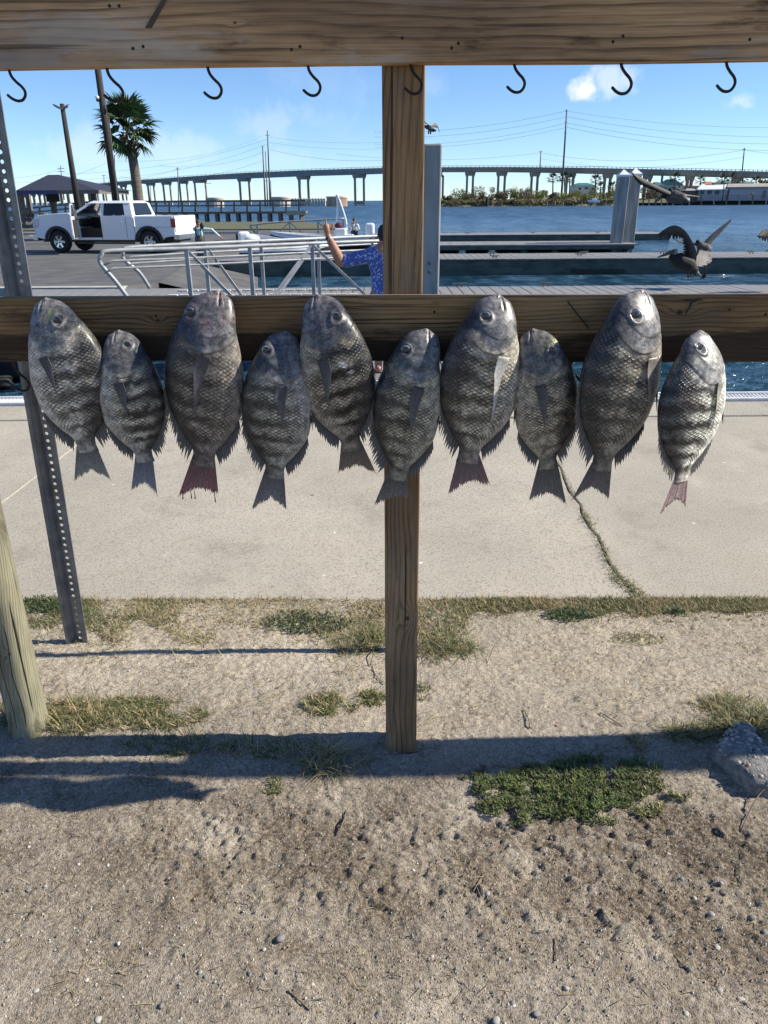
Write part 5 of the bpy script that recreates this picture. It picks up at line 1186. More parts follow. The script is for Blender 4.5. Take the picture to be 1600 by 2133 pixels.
# ------------------------------------------------------------------ road bridge
br = thing('road_bridge', 'long concrete road bridge rising over the channel on two-column piers', 'bridge', tuple(P(800, 417, 420)))
bconc = mat('bridge_concrete', (.31, .285, .245), (.24, .222, .19), .12, .85); bsteel = mat('bridge_girder', (.22, .24, .25), (.18, .20, .21), .1, .6)
path = [(-60, 409, 900), (30, 402, 820), (100, 394.5, 720), (165, 386.5, 640), (250, 377.5, 570), (330, 372, 530), (400, 367, 500), (505, 360, 455), (630, 354.5, 420), (745, 351, 396), (800, 349.5, 385), (925, 348, 365), (1050, 347.6, 350), (1200, 349, 338), (1350, 352, 330), (1500, 355, 324), (1760, 361, 318)]
th_px = [(-60, 7), (165, 6.5), (330, 8), (430, 9), (500, 11.5), (745, 12), (830, 11), (925, 9.5), (1100, 10), (1350, 12), (1600, 13), (1760, 13)]
def bp(px):
    xs = [p_[0] for p_ in path]; return (px, float(np.interp(px, xs, [p_[1] for p_ in path])), 1/float(np.interp(px, xs, [1/p_[2] for p_ in path])))
def deck_ring(px, top, bot, wd2=9.5):
    x_, y_, Y_ = bp(px); a = P(x_, y_+top, Y_)-br.location; b2 = P(x_, y_+bot, Y_)-br.location
    return [(a.x, a.y, a.z), (a.x, a.y, b2.z), (a.x, a.y+wd2, b2.z), (a.x, a.y+wd2, a.z)]
def deck_mesh(name, x0, x1, top, botf, mt, n=40, wd2=9.5):
    vs, fs = [], []
    for i in range(n+1):
        px = x0+(x1-x0)*i/n; vs += deck_ring(px, top, botf(px), wd2)
        if i: b0 = (i-1)*4; fs += [(b0+j, b0+(j+1) % 4, b0+4+(j+1) % 4, b0+4+j) for j in range(4)]
    MB().add(vs, fs).build(name, mt, br)
thf = lambda px: float(np.interp(px, [p_[0] for p_ in th_px], [p_[1] for p_ in th_px]))
deck_mesh('deck', -60, 1760, 0, lambda p_: 3.2+thf(p_)*.18, bconc, 80); deck_mesh('girder', -60, 480, 5.2, thf, bconc, 30, 8); deck_mesh('girder', 480, 830, 5.4, thf, bsteel, 20, 8); deck_mesh('girder', 830, 1760, 4.9, thf, bconc, 40, 8)
rp = MB()
for px in np.arange(180, 1740, 9.2):
    x_, y_, Y_ = bp(px); a = P(x_, y_, Y_)-br.location; rp.box((a.x-.10, a.y-.05, a.z-.02), (a.x+.10, a.y+.15, a.z+.55))
for i in range(60):
    p0_ = bp(170+i*26); p1_ = bp(196+i*26); rp.bar(P(*p0_[:2], p0_[2])-br.location+Vector((0, 0, .5)), P(*p1_[:2], p1_[2])-br.location+Vector((0, 0, .5)), .12, .14)
tag(rp.build('railing', bsteel, br), kind='stuff')
sj = MB()
PIERS = [(924, 918), (975, 987), (1041, 1054), (1111, 1123), (1185, 1198), (1265, 1276), (1350, 1359), (1439, 1447), (1537, 1545), (1650, 1657), (739, 757), (622, 640), (497, 516), (403, 425), (371, 386), (337, 351), (305, 317), (274, 285), (250, 258), (229, 236), (210, 216), (194, 199), (180, 184), (166, 170), (150, 153), (136, 139), (122, 125), (110, 112), (98, 100), (88, 90), (78, 80), (66, 68), (56, 58), (44, 46)]
pier_cache = None
for (pa, pb_) in PIERS:
    pc = (pa+pb_)/2; x_, y_, Y_ = bp(pc); k_ = Y_/1651; wcol = 3.6*k_*(1.25 if 600 < pc < 780 else 1.0) if pc > 480 else 2.6*k_
    zt_ = (P(x_, y_+thf(pc)-.4, Y_)-br.location).z; zb = -1.0-br.location.z
    pp_ = thing('pier', None, None); pp_.parent = br; 
    cxp = (P(pc, y_, Y_)-br.location).x; pp_.location = (cxp, P(pc, y_, Y_).y-br.location.y, zb)
    hw = (pb_-pa)/2*k_; hgt = zt_-zb
    capm = MB().prism([(-hw-wcol*.5, hgt-2.2), (-hw-wcol*1.15, hgt-.9), (-hw-wcol*1.2, hgt), (hw+wcol*1.2, hgt), (hw+wcol*1.15, hgt-.9), (hw+wcol*.5, hgt-2.2), (hw-wcol*.3, hgt-1.7), (-hw+wcol*.3, hgt-1.7)], .6, 2.8).build('cap_beam', bconc, pp_)
    for s_ in (-1, 1): MB().box((s_*hw-wcol/2, .8, -.8), (s_*hw+wcol/2, 2.6, hgt-1.6)).build('column', bconc, pp_)
    if 480 < pc < 770:
        MB().box((-hw-wcol*.2, .7, .6), (hw+wcol*.2, 2.7, 2.2)).build('pier_strut', bconc, pp_)
# dolphins and fender works under the bridge
rusty = mat('dolphin_sheet_pile', (.44, .34, .25), (.30, .18, .12), .4, .85, stretch=(1, 1, .3)); palec = mat('dolphin_concrete', (.50, .45, .38), (.42, .38, .33), .3, .85)
for (x0, x1, yt, mt_, lb) in ((679, 722, 409.5, rusty, 'rusty round dolphin by the right channel pier'), (563, 602, 410.5, palec, 'pale round dolphin between the two channel piers at the left'), (428, 462, 412, palec, 'pale round dolphin left of the channel beyond the pier railing')):
    a, b2 = P(x0, yt, 345), P(x1, yt, 345); r_ = (b2.x-a.x)/2; dd_ = thing('dolphin', lb, 'bridge dolphin', ((a.x+b2.x)/2, 345+r_, Z_WATER), group='bridge dolphins')
    n_ = 36; prf = MB(); prf.lathe([(r_, -.6), (r_, a.z-Z_WATER), (.01, a.z-Z_WATER+.02)], (0, 0, 0), 'Z', n_)
    prf.v = [(v_[0]*(1+.025*(i % 2)), v_[1]*(1+.025*(i % 2)), v_[2]) for i, v_ in enumerate(prf.v)]
    prf.build('sheet_pile_wall', mt_, dd_)
    MB().lathe([(r_*1.06, a.z-Z_WATER-.5), (r_*1.06, a.z-Z_WATER+.1), (r_*.9, a.z-Z_WATER+.1)], (0, 0, 0), 'Z', n_).build('cap_ring', palec, dd_)
fn_ = thing('fender_fence', 'row of pale fender piles in the water beside the channel', 'fender', tuple(P(662, 424, 370)))
for px in range(604, 680, 6):
    a = P(px, 413, 370)-fn_.location; MB().tube([a, (a.x, a.y, -2)], .5, 6).build('pile', palec, fn_)
MB().bar(P(604, 416, 370)-fn_.location+Vector((0, .3, 0)), P(678, 416, 370)-fn_.location+Vector((0, .3, 0)), .4, .5).build('waler', rusty, fn_)

# ------------------------------------------------------------------ poles and wires
pole_w = mat('pole_wood', (.036, .032, .027), (.022, .020, .017), 3, .85, stretch=(2, 2, .3)); pole_g = mat('pole_steel_grey', (.13, .13, .135), (.10, .10, .105), 2, .6)
lamp_m = mat('lamp_housing', (.10, .10, .10), (.16, .16, .16), 5, .5)
lpole = thing('flood_light_pole', 'dark timber pole with two flood lights above the pavilion', 'light pole', tuple(P(164, 440, 50)+Vector((0, 0, -1.2))))
a = P(129, 216, 50)-lpole.location
MB().tube([(0, 0, 0), a], [.21, .13], 12).build('pole', pole_w, lpole, True)
for s_, tl in ((-1, .3), (1, .75)):
    h_ = a+Vector((0, -.12, -.28)); MB().box((-.02, -.25, -.04), (.42, .25, .04), Matrix.Translation(h_+Vector((s_*.04, 0, 0))) @ Matrix.Rotation(0 if s_ > 0 else math.pi, 4, 'Z') @ Matrix.Rotation(-.45, 4, 'Y') @ Matrix.Rotation(tl*.5, 4, 'X')).build('flood_light', lamp_m, lpole)
cp = thing('camera_pole', 'tall brown utility pole carrying a dome camera, in front of the palm', 'utility pole', tuple(P(244, 432, 36)+Vector((0, 0, -.6))))
a = P(192, 60, 36)-cp.location; MB().tube([(0, 0, 0), a], [.165, .125], 14).build('pole', pole_w, cp, True)
MB().tube([P(247, 430, 35.8)-cp.location, P(226, 240, 35.8)-cp.location], .022, 6).build('conduit', pole_g, cp)
c_ = P(203, 203, 35.9)-cp.location; MB().ball(c_, .09, 10, (1, 1, .9)).build('camera_hood', cap_m, cp, True); dmc = MB().ball(c_+Vector((0, 0, -.09)), .075, 10).build('dome_camera', blk, cp, True); MB().tube([c_+Vector((.02, 0, .05)), P(212, 205, 35.9)-cp.location], .025, 6).build('bracket', cap_m, cp)
c2 = P(240, 213, 35.9)-cp.location; MB().ball(c2, .085, 10).build('white_globe', cap_m, cp, True); MB().tube([P(224, 214, 35.9)-cp.location, c2], .02, 6).build('bracket', pole_g, cp)
def pole(label, px0, py0, px1, py1, Y, r0, r1, mt_, arms=(), group='distant power and light poles', name='power_pole', cat='power pole'):
    b0 = P(px0, py0, Y); t_ = thing(name, label, cat, tuple(b0), group=group); a = P(px1, py1, Y)-b0
    MB().tube([(0, 0, -3), a], [r0, r1], 8).build('pole', mt_, t_, True)
    for (u_, wd2) in arms: c_ = a*u_; MB().bar(c_+Vector((-wd2, 0, 0)), c_+Vector((wd2, .4, 0)), .18, .2).build('cross_arm', mt_, t_)
    return t_
pole('tallest steel power pole, rising above the bridge right of the cloud gap', 1170, 410, 1181, 228, 300, .42, .24, pole_g, ((.985, .5), (.86, .5), (.74, .5)))
pole('pair of tall poles by the channel, right one with the highest tip', 562, 410, 557, 272, 330, .36, .2, pole_g, ((.93, .7),))
pole('tall bare pole by the channel, left of the highest one', 552, 412, 547, 303, 300, .34, .2, pole_g); pole('slim pole between the two tall channel poles', 557, 412, 553, 315, 310, .26, .16, pole_g)
pole('short power pole rising behind the middle of the right bridge span', 1125, 350, 1127, 314, 420, .35, .22, pole_g, ((.95, .9),)); pole('wooden power pole rising above the bridge at the far right', 1547, 360, 1551, 308, 345, .30, .2, pole_w, ((.94, .8),))
pole('thin power pole behind the pavilion roof', 131, 400, 126, 345, 330, .26, .16, pole_g, ((.9, 1.3), (.78, 1.3))); pole('thin power pole above the bridge between camera pole and palm', 240, 420, 238, 322, 240, .2, .13, pole_w)
pole('thin pole above the bridge left of the channel', 371, 420, 370, 348, 330, .25, .16, pole_g, ((.95, .8),)); pole('thin pole above the bridge right of the pavilion', 216, 380, 216, 364, 420, .25, .16, pole_g, ((.92, 1),)) 
for (px, py0, py1, Y, sgn, lb) in ((428, 415, 382, 330, -1, 'street lamp on the pier road left of the channel'), (313, 418, 383, 300, 1, 'street lamp under the bridge right of the palm'), (564, 412, 377, 290, 1, 'street lamp at the foot of the tall channel poles'), (626, 415, 374, 320, -1, 'street lamp in front of the left channel pier')):
    t_ = pole(lb, px, py0, px, py1, Y, .16, .11, pole_g, name='street_lamp', cat='street lamp', group='distant street lamps'); a = P(px, py1, Y)-P(px, py0, Y)
    MB().bar(a, a+Vector((-sgn*1.6, 0, .1)), .12, .12).build('lamp_arm', pole_g, t_); MB().cbox(a+Vector((-sgn*1.9, 0, .05)), (.8, .3, .16)).build('lamp_head', pole_g, t_)
pole('short lamp post by the long waterfront building', 1508, 400, 1511, 358, 262, .17, .12, pole_w, ((.985, .9),), name='power_pole'); pole('bare pole beside the teal-roofed houses', 1430, 392, 1431, 361, 290, .16, .12, pole_w); pole('slim pole in front of the teal gables', 1404, 402, 1408, 366, 285, .15, .1, pole_w); pole('slim pole by the white teal-roofed house', 1240, 398, 1241, 356, 290, .16, .1, pole_w, ((.97, .8),))
wirem = mat('power_line', (.13, .14, .16), None, 1, .6)
wr = thing('power_lines', 'thin power lines sagging across the sky above the bridge', 'power line', tuple(P(800, 250, 300)))
def wire_(a, b2, Ya, Yb_, sag, r_=.035):
    p0_, p1_ = P(*a, Ya), P(*b2, Yb_); pts = [p0_.lerp(p1_, i/24)+Vector((0, 0, -sag*4*(i/24)*(1-i/24)))-wr.location for i in range(25)]
    MB().tube(pts, r_, 4).build('wire', wirem, wr)
for (a, b2, Ya, Yb_, sg, r_) in (((1181, 231), (1700, 264), 300, 300, 2.0, .035), ((1181, 243), (1700, 284), 300, 300, 2.2, .04), ((1181, 256), (1700, 298), 300, 300, 2.4, .04), ((1181, 265), (1700, 312), 300, 300, 2.6, .04), ((1181, 231), (780, 275), 300, 330, 2.0, .035), ((1181, 243), (780, 285), 300, 330, 2.2, .035), ((1181, 256), (780, 300), 300, 330, 2.4, .035), ((1181, 265), (780, 306), 300, 330, 2.4, .035),
                          ((1127, 318), (1551, 312), 420, 345, 4.0, .045), ((1127, 318), (700, 320), 420, 420, 3.0, .045), ((1551, 312), (1760, 325), 345, 330, 1.0, .045), ((1127, 330), (1551, 327), 420, 345, 4, .035),
                          ((557, 278), (240, 335), 330, 240, 3, .03), ((557, 290), (126, 362), 330, 330, 3, .03), ((557, 300), (126, 372), 330, 330, 4, .03), ((557, 285), (900, 287), 330, 330, 2, .03), ((557, 296), (900, 302), 330, 330, 2, .03), ((557, 310), (900, 320), 330, 330, 3.4, .04), ((547, 318), (330, 345), 300, 300, 2, .03), ((240, 330), (20, 380), 240, 240, 2, .025), ((126, 352), (-60, 366), 330, 330, 2, .03), ((370, 352), (216, 368), 330, 420, 2, .03), ((547, 335), (250, 368), 300, 300, 3, .03)): wire_(a, b2, Ya, Yb_, sg, r_)

# ------------------------------------------------------------------ palm
mt_frond = leafmat('palm_frond', None, .15)
def palm_leaf(rs_, ln, nf=15, col=(.045, .075, .028)):
    """a fan leaf: stalk along +X, folded fingers with drooping tips"""
    v, f_, c_ = [], [], []
    st_l = ln*.48
    def tri_strip(pts, wds, up_=(0, 0, 1)):
        b0 = len(v)
        for (p_, w_, sd) in zip(pts, wds, [1]*len(pts)):
            v.append(tuple(Vector(p_)+Vector(w_))); v.append(tuple(Vector(p_)-Vector(w_)))
        for i in range(len(pts)-1): f_.append((b0+2*i, b0+2*i+1, b0+2*i+3, b0+2*i+2))
        return b0
    n0 = len(v); tri_strip([(0, 0, 0), (st_l, 0, .0)], [(0, .025*ln, 0), (0, .012*ln, 0)]); c_ += [(.10, .11, .05)]*(len(v)-n0)
    for k in range(nf):
        a = R(-62+124*k/(nf-1)); l2 = ln*.62*(1-.25*abs(a)/R(62))*rs_.uniform(.9, 1.08); n0 = len(v)
        dx, dy = math.cos(a), math.sin(a); fl = rs_.uniform(-.05, .05)*ln; dr_ = ln*rs_.uniform(.10, .30)
        pts = [(st_l+dx*l2*u, dy*l2*u, fl*u - dr_*max(0, u-.45)**2*2.2+.10*ln*math.sin(u*2.2)*.6) for u in (0, .35, .62, .82, 1.0)]
        wds = [(-dy*w_*ln, dx*w_*ln, .3*w_*ln*(1 if k % 2 else -1)) for w_ in (.012, .040, .032, .016, .002)]
        tri_strip(pts, wds); cc_ = tuple(x_*rs_.uniform(.65, 1.25) for x_ in col); c_ += [cc_]*(len(v)-n0)
    me = bpy.data.meshes.new('frond'); me.from_pydata(v, [], f_); me.materials.append(mt_frond)
    at_ = me.color_attributes.new('Col', 'FLOAT_COLOR', 'POINT'); c4 = np.ones((len(v), 4), np.float32); c4[:, :3] = np.array(c_); at_.data.foreach_set('color', c4.ravel()); return me
trunk_m = mat('palm_trunk', (.15, .125, .10), (.09, .075, .06), 3, .9, bump=.5, stretch=(1, 1, 6)); boot_m = mat('palm_boot', (.12, .075, .045), (.06, .04, .028), 8, .9)
rsp = random.Random(4)
Ypm = 40.0
pmt = thing('fan_palm', 'tall fan palm with shaggy crown behind the white truck', 'palm tree', tuple(P(288, 440, Ypm)+Vector((0, 0, -.9))))
tp = P(268, 300, Ypm)-pmt.location
pts = [Vector((0, 0, 0)).lerp(tp, u) + Vector((.12*math.sin(u*2.6), 0, 0)) for u in np.linspace(0, 1, 16)]
MB().tube(pts, [.30-.09*u**.6 for u in np.linspace(0, 1, 16)], 16).build('trunk', trunk_m, pmt, True)
bt_ = MB()
for k in range(46):
    a = k*2.4; u = k/46; c0 = pts[-1]+Vector((0, 0, -.55+1.0*u)); r_ = .25+.05*math.sin(u*3)
    bt_.bar(c0+Vector((r_*math.cos(a), r_*math.sin(a), -.05)), c0+Vector(((r_+.16)*math.cos(a), (r_+.16)*math.sin(a), .16)), .09, .03)
bt_.build('leaf_boots', boot_m, pmt)
crown = tp+Vector((0, 0, .55)); leaves = [palm_leaf(rsp, 1.6, 17, c_) for c_ in ((.040, .065, .026), (.05, .078, .03), (.034, .056, .024), (.085, .09, .035))]
for k in range(38):
    u = k/38; az = k*2.39996; el = R(80-120*u)+rsp.uniform(-.22, .22)
    l_ = link('frond', leaves[3] if u > .93 and k % 2 else leaves[k % 3], pmt); l_.location = crown+Vector((0, 0, .12-.35*u)); s_ = rsp.uniform(.86, 1.08)*(1 if u < .85 else .8); l_.scale = (s_, s_, s_)
    l_.rotation_euler = (rsp.uniform(-.7, .7), -el, az)

# ------------------------------------------------------------------ far bank: land, shrubs, palms, houses
YB2 = 285.0
bank_m = mat('bank_dry_grass', (.17, .145, .075), (.10, .095, .045), .25, .95, bump=.5)
def bz(px, py, Y_): return P(px, py, Y_)
vs = []; nn_ = 60
for i in range(nn_+1):
    px = 905+(1800-905)*i/nn_; jj = (vn(i*.7, 2.0, 3)-.5)
    a = P(px, 429.0, YB2); hgt = .9+1.6*vn(i*.35, 7, 9)*(1 if px > 1000 else .6)*(1 if px < 1300 else .4)
    vs.append([(a.x, YB2+jj*2, -1.4), (a.x, YB2+1.5+jj*3, -.35), (a.x, YB2+5, .2+hgt*.5), (a.x, YB2+14, .4+hgt), (a.x*1.03, YB2+60, 1.6), (a.x*1.6, YB2+330, 1.6)])
VV = np.array(vs).transpose(1, 0, 2)
tag(link('far_bank', grid_mesh('far_bank', VV, nn_+1, 6, bank_m)), kind='structure')
mt_leafb = leafmat('shrub_leaf', None, .12); stem_m = mat('shrub_stem', (.10, .085, .065), None, 3, .9)
def shrub(loc, rx, rz, n, cols, label, group, name='shrub', cat='shrub', ls=.27):
    t_ = thing(name, label, cat, tuple(loc), group=group); v, f_, c_ = [], [], []
    clumps = [(random.gauss(0, .45), random.gauss(0, .45), random.uniform(.35, .95), random.uniform(.28, .5)) for _ in range(9)]
    for i in range(n):
        q_ = random.choice(clumps); th_ = random.uniform(0, 6.28); cz = random.uniform(-1, 1); r_ = q_[3]*random.random()**.4
        p_ = Vector(((q_[0]+r_*math.cos(th_)*math.sqrt(1-cz*cz))*rx, (q_[1]+r_*math.sin(th_)*math.sqrt(1-cz*cz))*rx, max(.03, q_[2]+r_*cz*.8)*rz))
        a = Vector((random.gauss(0, 1), random.gauss(0, 1), random.gauss(0, 1))).normalized()*ls*random.uniform(.6, 1.3); b2 = a.cross(Vector((random.gauss(0, 1), random.gauss(0, 1), random.gauss(0, 1)))).normalized()*ls*.45
        k_ = len(v); v += [tuple(p_-a), tuple(p_+b2), tuple(p_+a), tuple(p_-b2)]; f_.append((k_, k_+1, k_+2, k_+3)); cc_ = random.choice(cols); sh = random.uniform(.65, 1.3); c_ += [tuple(x_*sh for x_ in cc_)]*4
    me = bpy.data.meshes.new('foliage'); me.from_pydata(v, [], f_); me.materials.append(mt_leafb)
    at_ = me.color_attributes.new('Col', 'FLOAT_COLOR', 'POINT'); c4 = np.ones((len(v), 4), np.float32); c4[:, :3] = np.array(c_); at_.data.foreach_set('color', c4.ravel())
    link('foliage', me, t_)
    sm2 = MB()
    for k in range(5): sm2.tube([(random.gauss(0, .1)*rx, random.gauss(0, .1)*rx, -.2), (random.gauss(0, .4)*rx, random.gauss(0, .4)*rx, rz*.75)], [.10, .03], 5)
    sm2.build('stem', stem_m, t_)
OL = [(.14, .145, .055), (.11, .12, .05), (.17, .165, .075)]; YG = [(.20, .22, .07), (.17, .19, .06), (.23, .22, .09)]; DK = [(.085, .085, .042), (.11, .10, .055), (.13, .11, .065)]; DRY = [(.17, .14, .075), (.13, .115, .06), (.21, .17, .09)]
SH = [(936, 408, 2.0, 2.2, DK), (955, 402, 4.5, 4.2, OL), (975, 405, 3.5, 3.0, OL), (1000, 398, 3.5, 4.8, DRY), (1012, 408, 3, 2.5, DK), (1035, 402, 3.4, 3.8, YG), (1052, 400, 3.4, 4.0, DK), (1070, 397, 3.4, 4.4, YG), (1088, 405, 3.2, 2.8, OL), (1100, 398, 2.8, 4.6, DRY), (1118, 402, 3.6, 4.0, YG), (1140, 402, 3.8, 3.8, OL), (1155, 408, 3.0, 3.0, DK), (1180, 405, 3.8, 3.4, YG), (1200, 404, 3.4, 3.4, OL), (1222, 402, 4.0, 3.6, YG), (1245, 402, 4.0, 3.8, OL), (1265, 403, 4.2, 3.6, OL), (1283, 400, 3.6, 4.4, YG), (1345, 405, 3.6, 4.6, DK), (1362, 402, 3.4, 4.8, OL)]
DESC = {id(DK): 'dark', id(OL): 'olive', id(YG): 'yellow-green', id(DRY): 'half-bare'}
for i, (px, py, rx_, rz_, cl_) in enumerate(SH):
    base = P(px, 424, YB2+6+4*(i % 3)); base.z = .3; shrub(base, rx_, rz_, 1100, cl_, '%s shrub in the thicket on the far bank below the bridge' % DESC[id(cl_)], 'shrubs on the far bank')
for i in range(26):
    px = 922+i*14.5; base = P(px, 427, YB2+2.5); base.z = -.3; shrub(base, 2.6, 1.5, 160, DRY if i % 3 else OL, 'low tuft of dry marsh grass along the far shoreline', 'marsh tufts along the far shore', 'marsh_tuft', 'marsh grass', .4)
for i, (px, py, rx_, rz_) in enumerate(((1588, 386, 6, 7), (1612, 384, 6, 8))): base = P(px, 400, 330); base.z = 1.5; shrub(base, rx_, rz_, 700, YG, '%s green tree behind the long waterfront building' % ('left' if i == 0 else 'right'), 'trees behind the waterfront building', 'tree', 'tree', .6)
fl_ = [palm_leaf(rsp, 1.0, 9, c_) for c_ in ((.035, .05, .025), (.05, .065, .03))]
for i, (px, pyt, pyb, Y_, s_, lb) in enumerate(((1152, 373, 404, 300, 2.6, 'lone small palm left of the white teal-roofed house'), (1177, 371, 402, 305, 2.8, 'palm beside the tall steel pole'), (1187, 374, 402, 312, 2.4, 'palm just right of the tall steel pole'), (1240, 376, 402, 300, 2.6, 'palm at the right end of the white teal-roofed house'), (1251, 390, 404, 298, 2.2, 'short palm left of the right bridge pier in the thicket'), (1275, 390, 404, 300, 2.4, 'short palm in front of the bridge pier right of the thicket'), (1408, 371, 398, 300, 2.5, 'palm between the teal gables'), (1461, 377, 396, 315, 2.4, 'small dark palm left of the orange roof'), (1503, 374, 396, 312, 2.6, 'palm left of the lamp post above the green roof'), (1525, 371, 396, 320, 2.6, 'left palm of the close pair above the green roof'), (1548, 371, 396, 325, 2.8, 'right palm of the close pair above the green roof'), (1574, 379, 396, 318, 2.6, 'palm left of the green tree at the far right'))):
    t_ = thing('small_palm', lb, 'palm tree', tuple(P(px, pyb, Y_)), group='palms among the far houses'); a = P(px+random.uniform(-2, 2), pyt, Y_)-P(px, pyb, Y_)
    MB().tube([(0, 0, -1), a], [.28, .2], 8).build('trunk', trunk_m, t_)
    for k in range(16):
        u = k/16; l_ = link('frond', fl_[k % 2], t_); l_.location = a; l_.scale = (s_, s_, s_); l_.rotation_euler = (random.uniform(-.5, .5), -R(75-115*u), k*2.4)
roof_t = mat('teal_metal_roof', (.05, .17, .18), (.04, .13, .14), 1, .5); wall_w = mat('house_white', (.70, .69, .66), (.62, .61, .58), 1, .8); wall_c = mat('house_cream', (.60, .56, .47), (.54, .50, .42), 1, .8); roof_w = mat('white_metal_roof', (.72, .73, .75), (.64, .65, .67), 1, .45); roof_o = mat('orange_tile_roof', (.42, .17, .10), (.35, .13, .08), 1, .8); roof_g = mat('green_metal_roof', (.16, .26, .22), (.13, .22, .18), 1, .6); wall_b = mat('blue_grey_siding', (.33, .37, .43), (.29, .33, .39), .6, .8, stretch=(.2, .2, 6)); shut = mat('green_shutter', (.03, .12, .10), None, 3, .6); grey_r = mat('grey_roof', (.34, .31, .28), (.28, .26, .24), .6, .8)
def house(label, x0, x1, ywt, ywb, yrt, Y_, roof, wall, gable=False, depth=9, windows=(), group='houses on the far bank', over=2):
    a, b2 = P(x0, ywt, Y_), P(x1, ywb, Y_); t_ = thing('house', label, 'house', ((a.x+b2.x)/2, Y_+depth/2, b2.z), group=group); hw = (b2.x-a.x)/2; hh_ = a.z-b2.z; rt_ = P(x0, yrt, Y_+depth/2).z-b2.z; ov = over*Y_/1651
    MB().box((-hw, -depth/2, -2), (hw, depth/2, hh_)).build('wall', wall, t_)
    if gable: MB().add([(-hw-ov, -depth/2-.4, hh_-.3), (0, -depth/2-.4, rt_), (hw+ov, -depth/2-.4, hh_-.3), (-hw-ov, depth/2, hh_-.3), (0, depth/2, rt_), (hw+ov, depth/2, hh_-.3)], [(0, 1, 4, 3), (1, 2, 5, 4), (0, 2, 1), (3, 4, 5), (0, 3, 5, 2)]).build('roof', roof, t_)
    else: MB().add([(-hw-ov, -depth/2-.5, hh_), (hw+ov, -depth/2-.5, hh_), (hw+ov, depth/2+.5, hh_), (-hw-ov, depth/2+.5, hh_), (-hw*.45, 0, rt_), (hw*.45, 0, rt_)], [(0, 1, 5, 4), (1, 2, 5), (2, 3, 4, 5), (3, 0, 4), (3, 2, 1, 0)]).build('roof', roof, t_)
    for (wx, wy, ww, wh_) in windows:
        c_ = P(wx, wy, Y_)-Vector(t_.location); k_ = Y_/1651; MB().cbox((c_.x, -depth/2-.02, c_.z), (ww*k_, .12, wh_*k_)).build('window', gls, t_)
    return t_
house('white house with a low teal roof left of the capped piles', 1198, 1240, 387, 400, 381, 312, roof_t, wall_w, windows=((1208, 393, 5, 4), (1222, 392, 7, 4), (1234, 393, 4, 4)))
house('teal-roofed house with chimney, left end of the right-hand cluster', 1366, 1382, 386, 402, 379, 310, roof_t, wall_w, windows=((1374, 391, 4, 4),))
hz_ = house('tall teal-gabled white house in the right-hand cluster', 1383, 1421, 385, 402, 373, 318, roof_t, wall_c, True, windows=((1415, 388, 3, 5), (1395, 390, 4, 4)))
MB().cbox((-3.6, -1, 5.2), (.7, .7, 4.2)).build('chimney', roof_t, hz_)
house('small teal-gabled house in front of the taller gable', 1386, 1415, 396, 406, 388, 302, roof_t, wall_w, True, windows=((1394, 400, 3, 3), (1407, 400, 3, 3)))
house('house with a bright white metal roof behind the teal gables', 1420, 1468, 387, 402, 375, 335, roof_w, wall_w, windows=((1432, 391, 3, 4),)); house('orange-roofed house peeking over the waterfront building', 1468, 1494, 384, 398, 378, 350, roof_o, wall_w); house('house with a low green roof above the waterfront building', 1497, 1568, 381, 398, 375, 345, roof_g, wall_c)
house('small open shed with a flat grey roof beside the waterfront building', 1428, 1452, 397, 412, 392.5, 288, grey_r, mat('shed_shadow_boards', (.12, .10, .085), None, 2, .9), depth=5, over=1)
Yw = 287
wb_ = thing('waterfront_building', 'long blue-grey waterfront building with metal roof at the right edge', 'building', tuple(P(1550, 420, Yw)))
def qw(x_, y_, o=0): return P(x_, y_, Yw+o)-wb_.location
MB().box(qw(1454, 418), qw(1517, 394)+Vector((0, 12, 0))).build('wall', wall_b, wb_); MB().box(qw(1517, 418, -.6), qw(1700, 389)+Vector((0, 13, 0))).build('wall', wall_b, wb_)
a, b2 = qw(1452, 394.5, -.8), qw(1518, 393.5, -.8); c_, d_ = qw(1516, 384, 6), qw(1459, 386, 6)
MB().add([a, b2, c_, d_, a+Vector((0, 0, -.3)), b2+Vector((0, 0, -.3)), c_+Vector((0, 7, -2)), d_+Vector((0, 7, -2))], [(0, 1, 2, 3), (4, 5, 1, 0), (3, 2, 6, 7), (1, 5, 6, 2), (4, 0, 3, 7)]).build('roof', roof_w, wb_)
a, b2 = qw(1515, 389.5, -1.4), qw(1705, 387, -1.4); c_, d_ = qw(1702, 380.5, 6.5), qw(1517, 382.5, 6.5)
MB().add([a, b2, c_, d_, a+Vector((0, 0, -.35)), b2+Vector((0, 0, -.35)), c_+Vector((0, 7, -2)), d_+Vector((0, 7, -2))], [(0, 1, 2, 3), (4, 5, 1, 0), (3, 2, 6, 7), (1, 5, 6, 2), (4, 0, 3, 7)]).build('roof', grey_r, wb_)
for px in (1463, 1478.5, 1494): c_ = qw(px, 400.5, -.04); MB().cbox(c_, (8.5*Yw/1651, .16, 7.5*Yw/1651)).build('window', shut, wb_)
c_ = qw(1564, 404, -.66); MB().cbox(c_, (9*Yw/1651, .16, 8.5*Yw/1651)).build('window', wall_w, wb_); MB().cbox(c_+Vector((0, -.1, .05)), (6.5*Yw/1651, .1, 6*Yw/1651)).build('pane', gls, wb_); c_ = qw(1592, 406, -.66); MB().cbox(c_, (9*Yw/1651, .14, 17*Yw/1651)).build('door', wall_b, wb_, bevel=.1); MB().cbox(c_+Vector((0, -.06, .2)), (7*Yw/1651, .1, 14.5*Yw/1651)).build('screen', mat('door_screen_grey', (.15, .16, .19), None, 3, .6), wb_)
wf_ = thing('waterfront_walk', 'dark timber walkway with railing posts along the waterfront building', 'walkway', tuple(P(1500, 428, Yw-5))); Yk = Yw-5
def qk(x_, y_, o=0): return P(x_, y_, Yk+o)-wf_.location
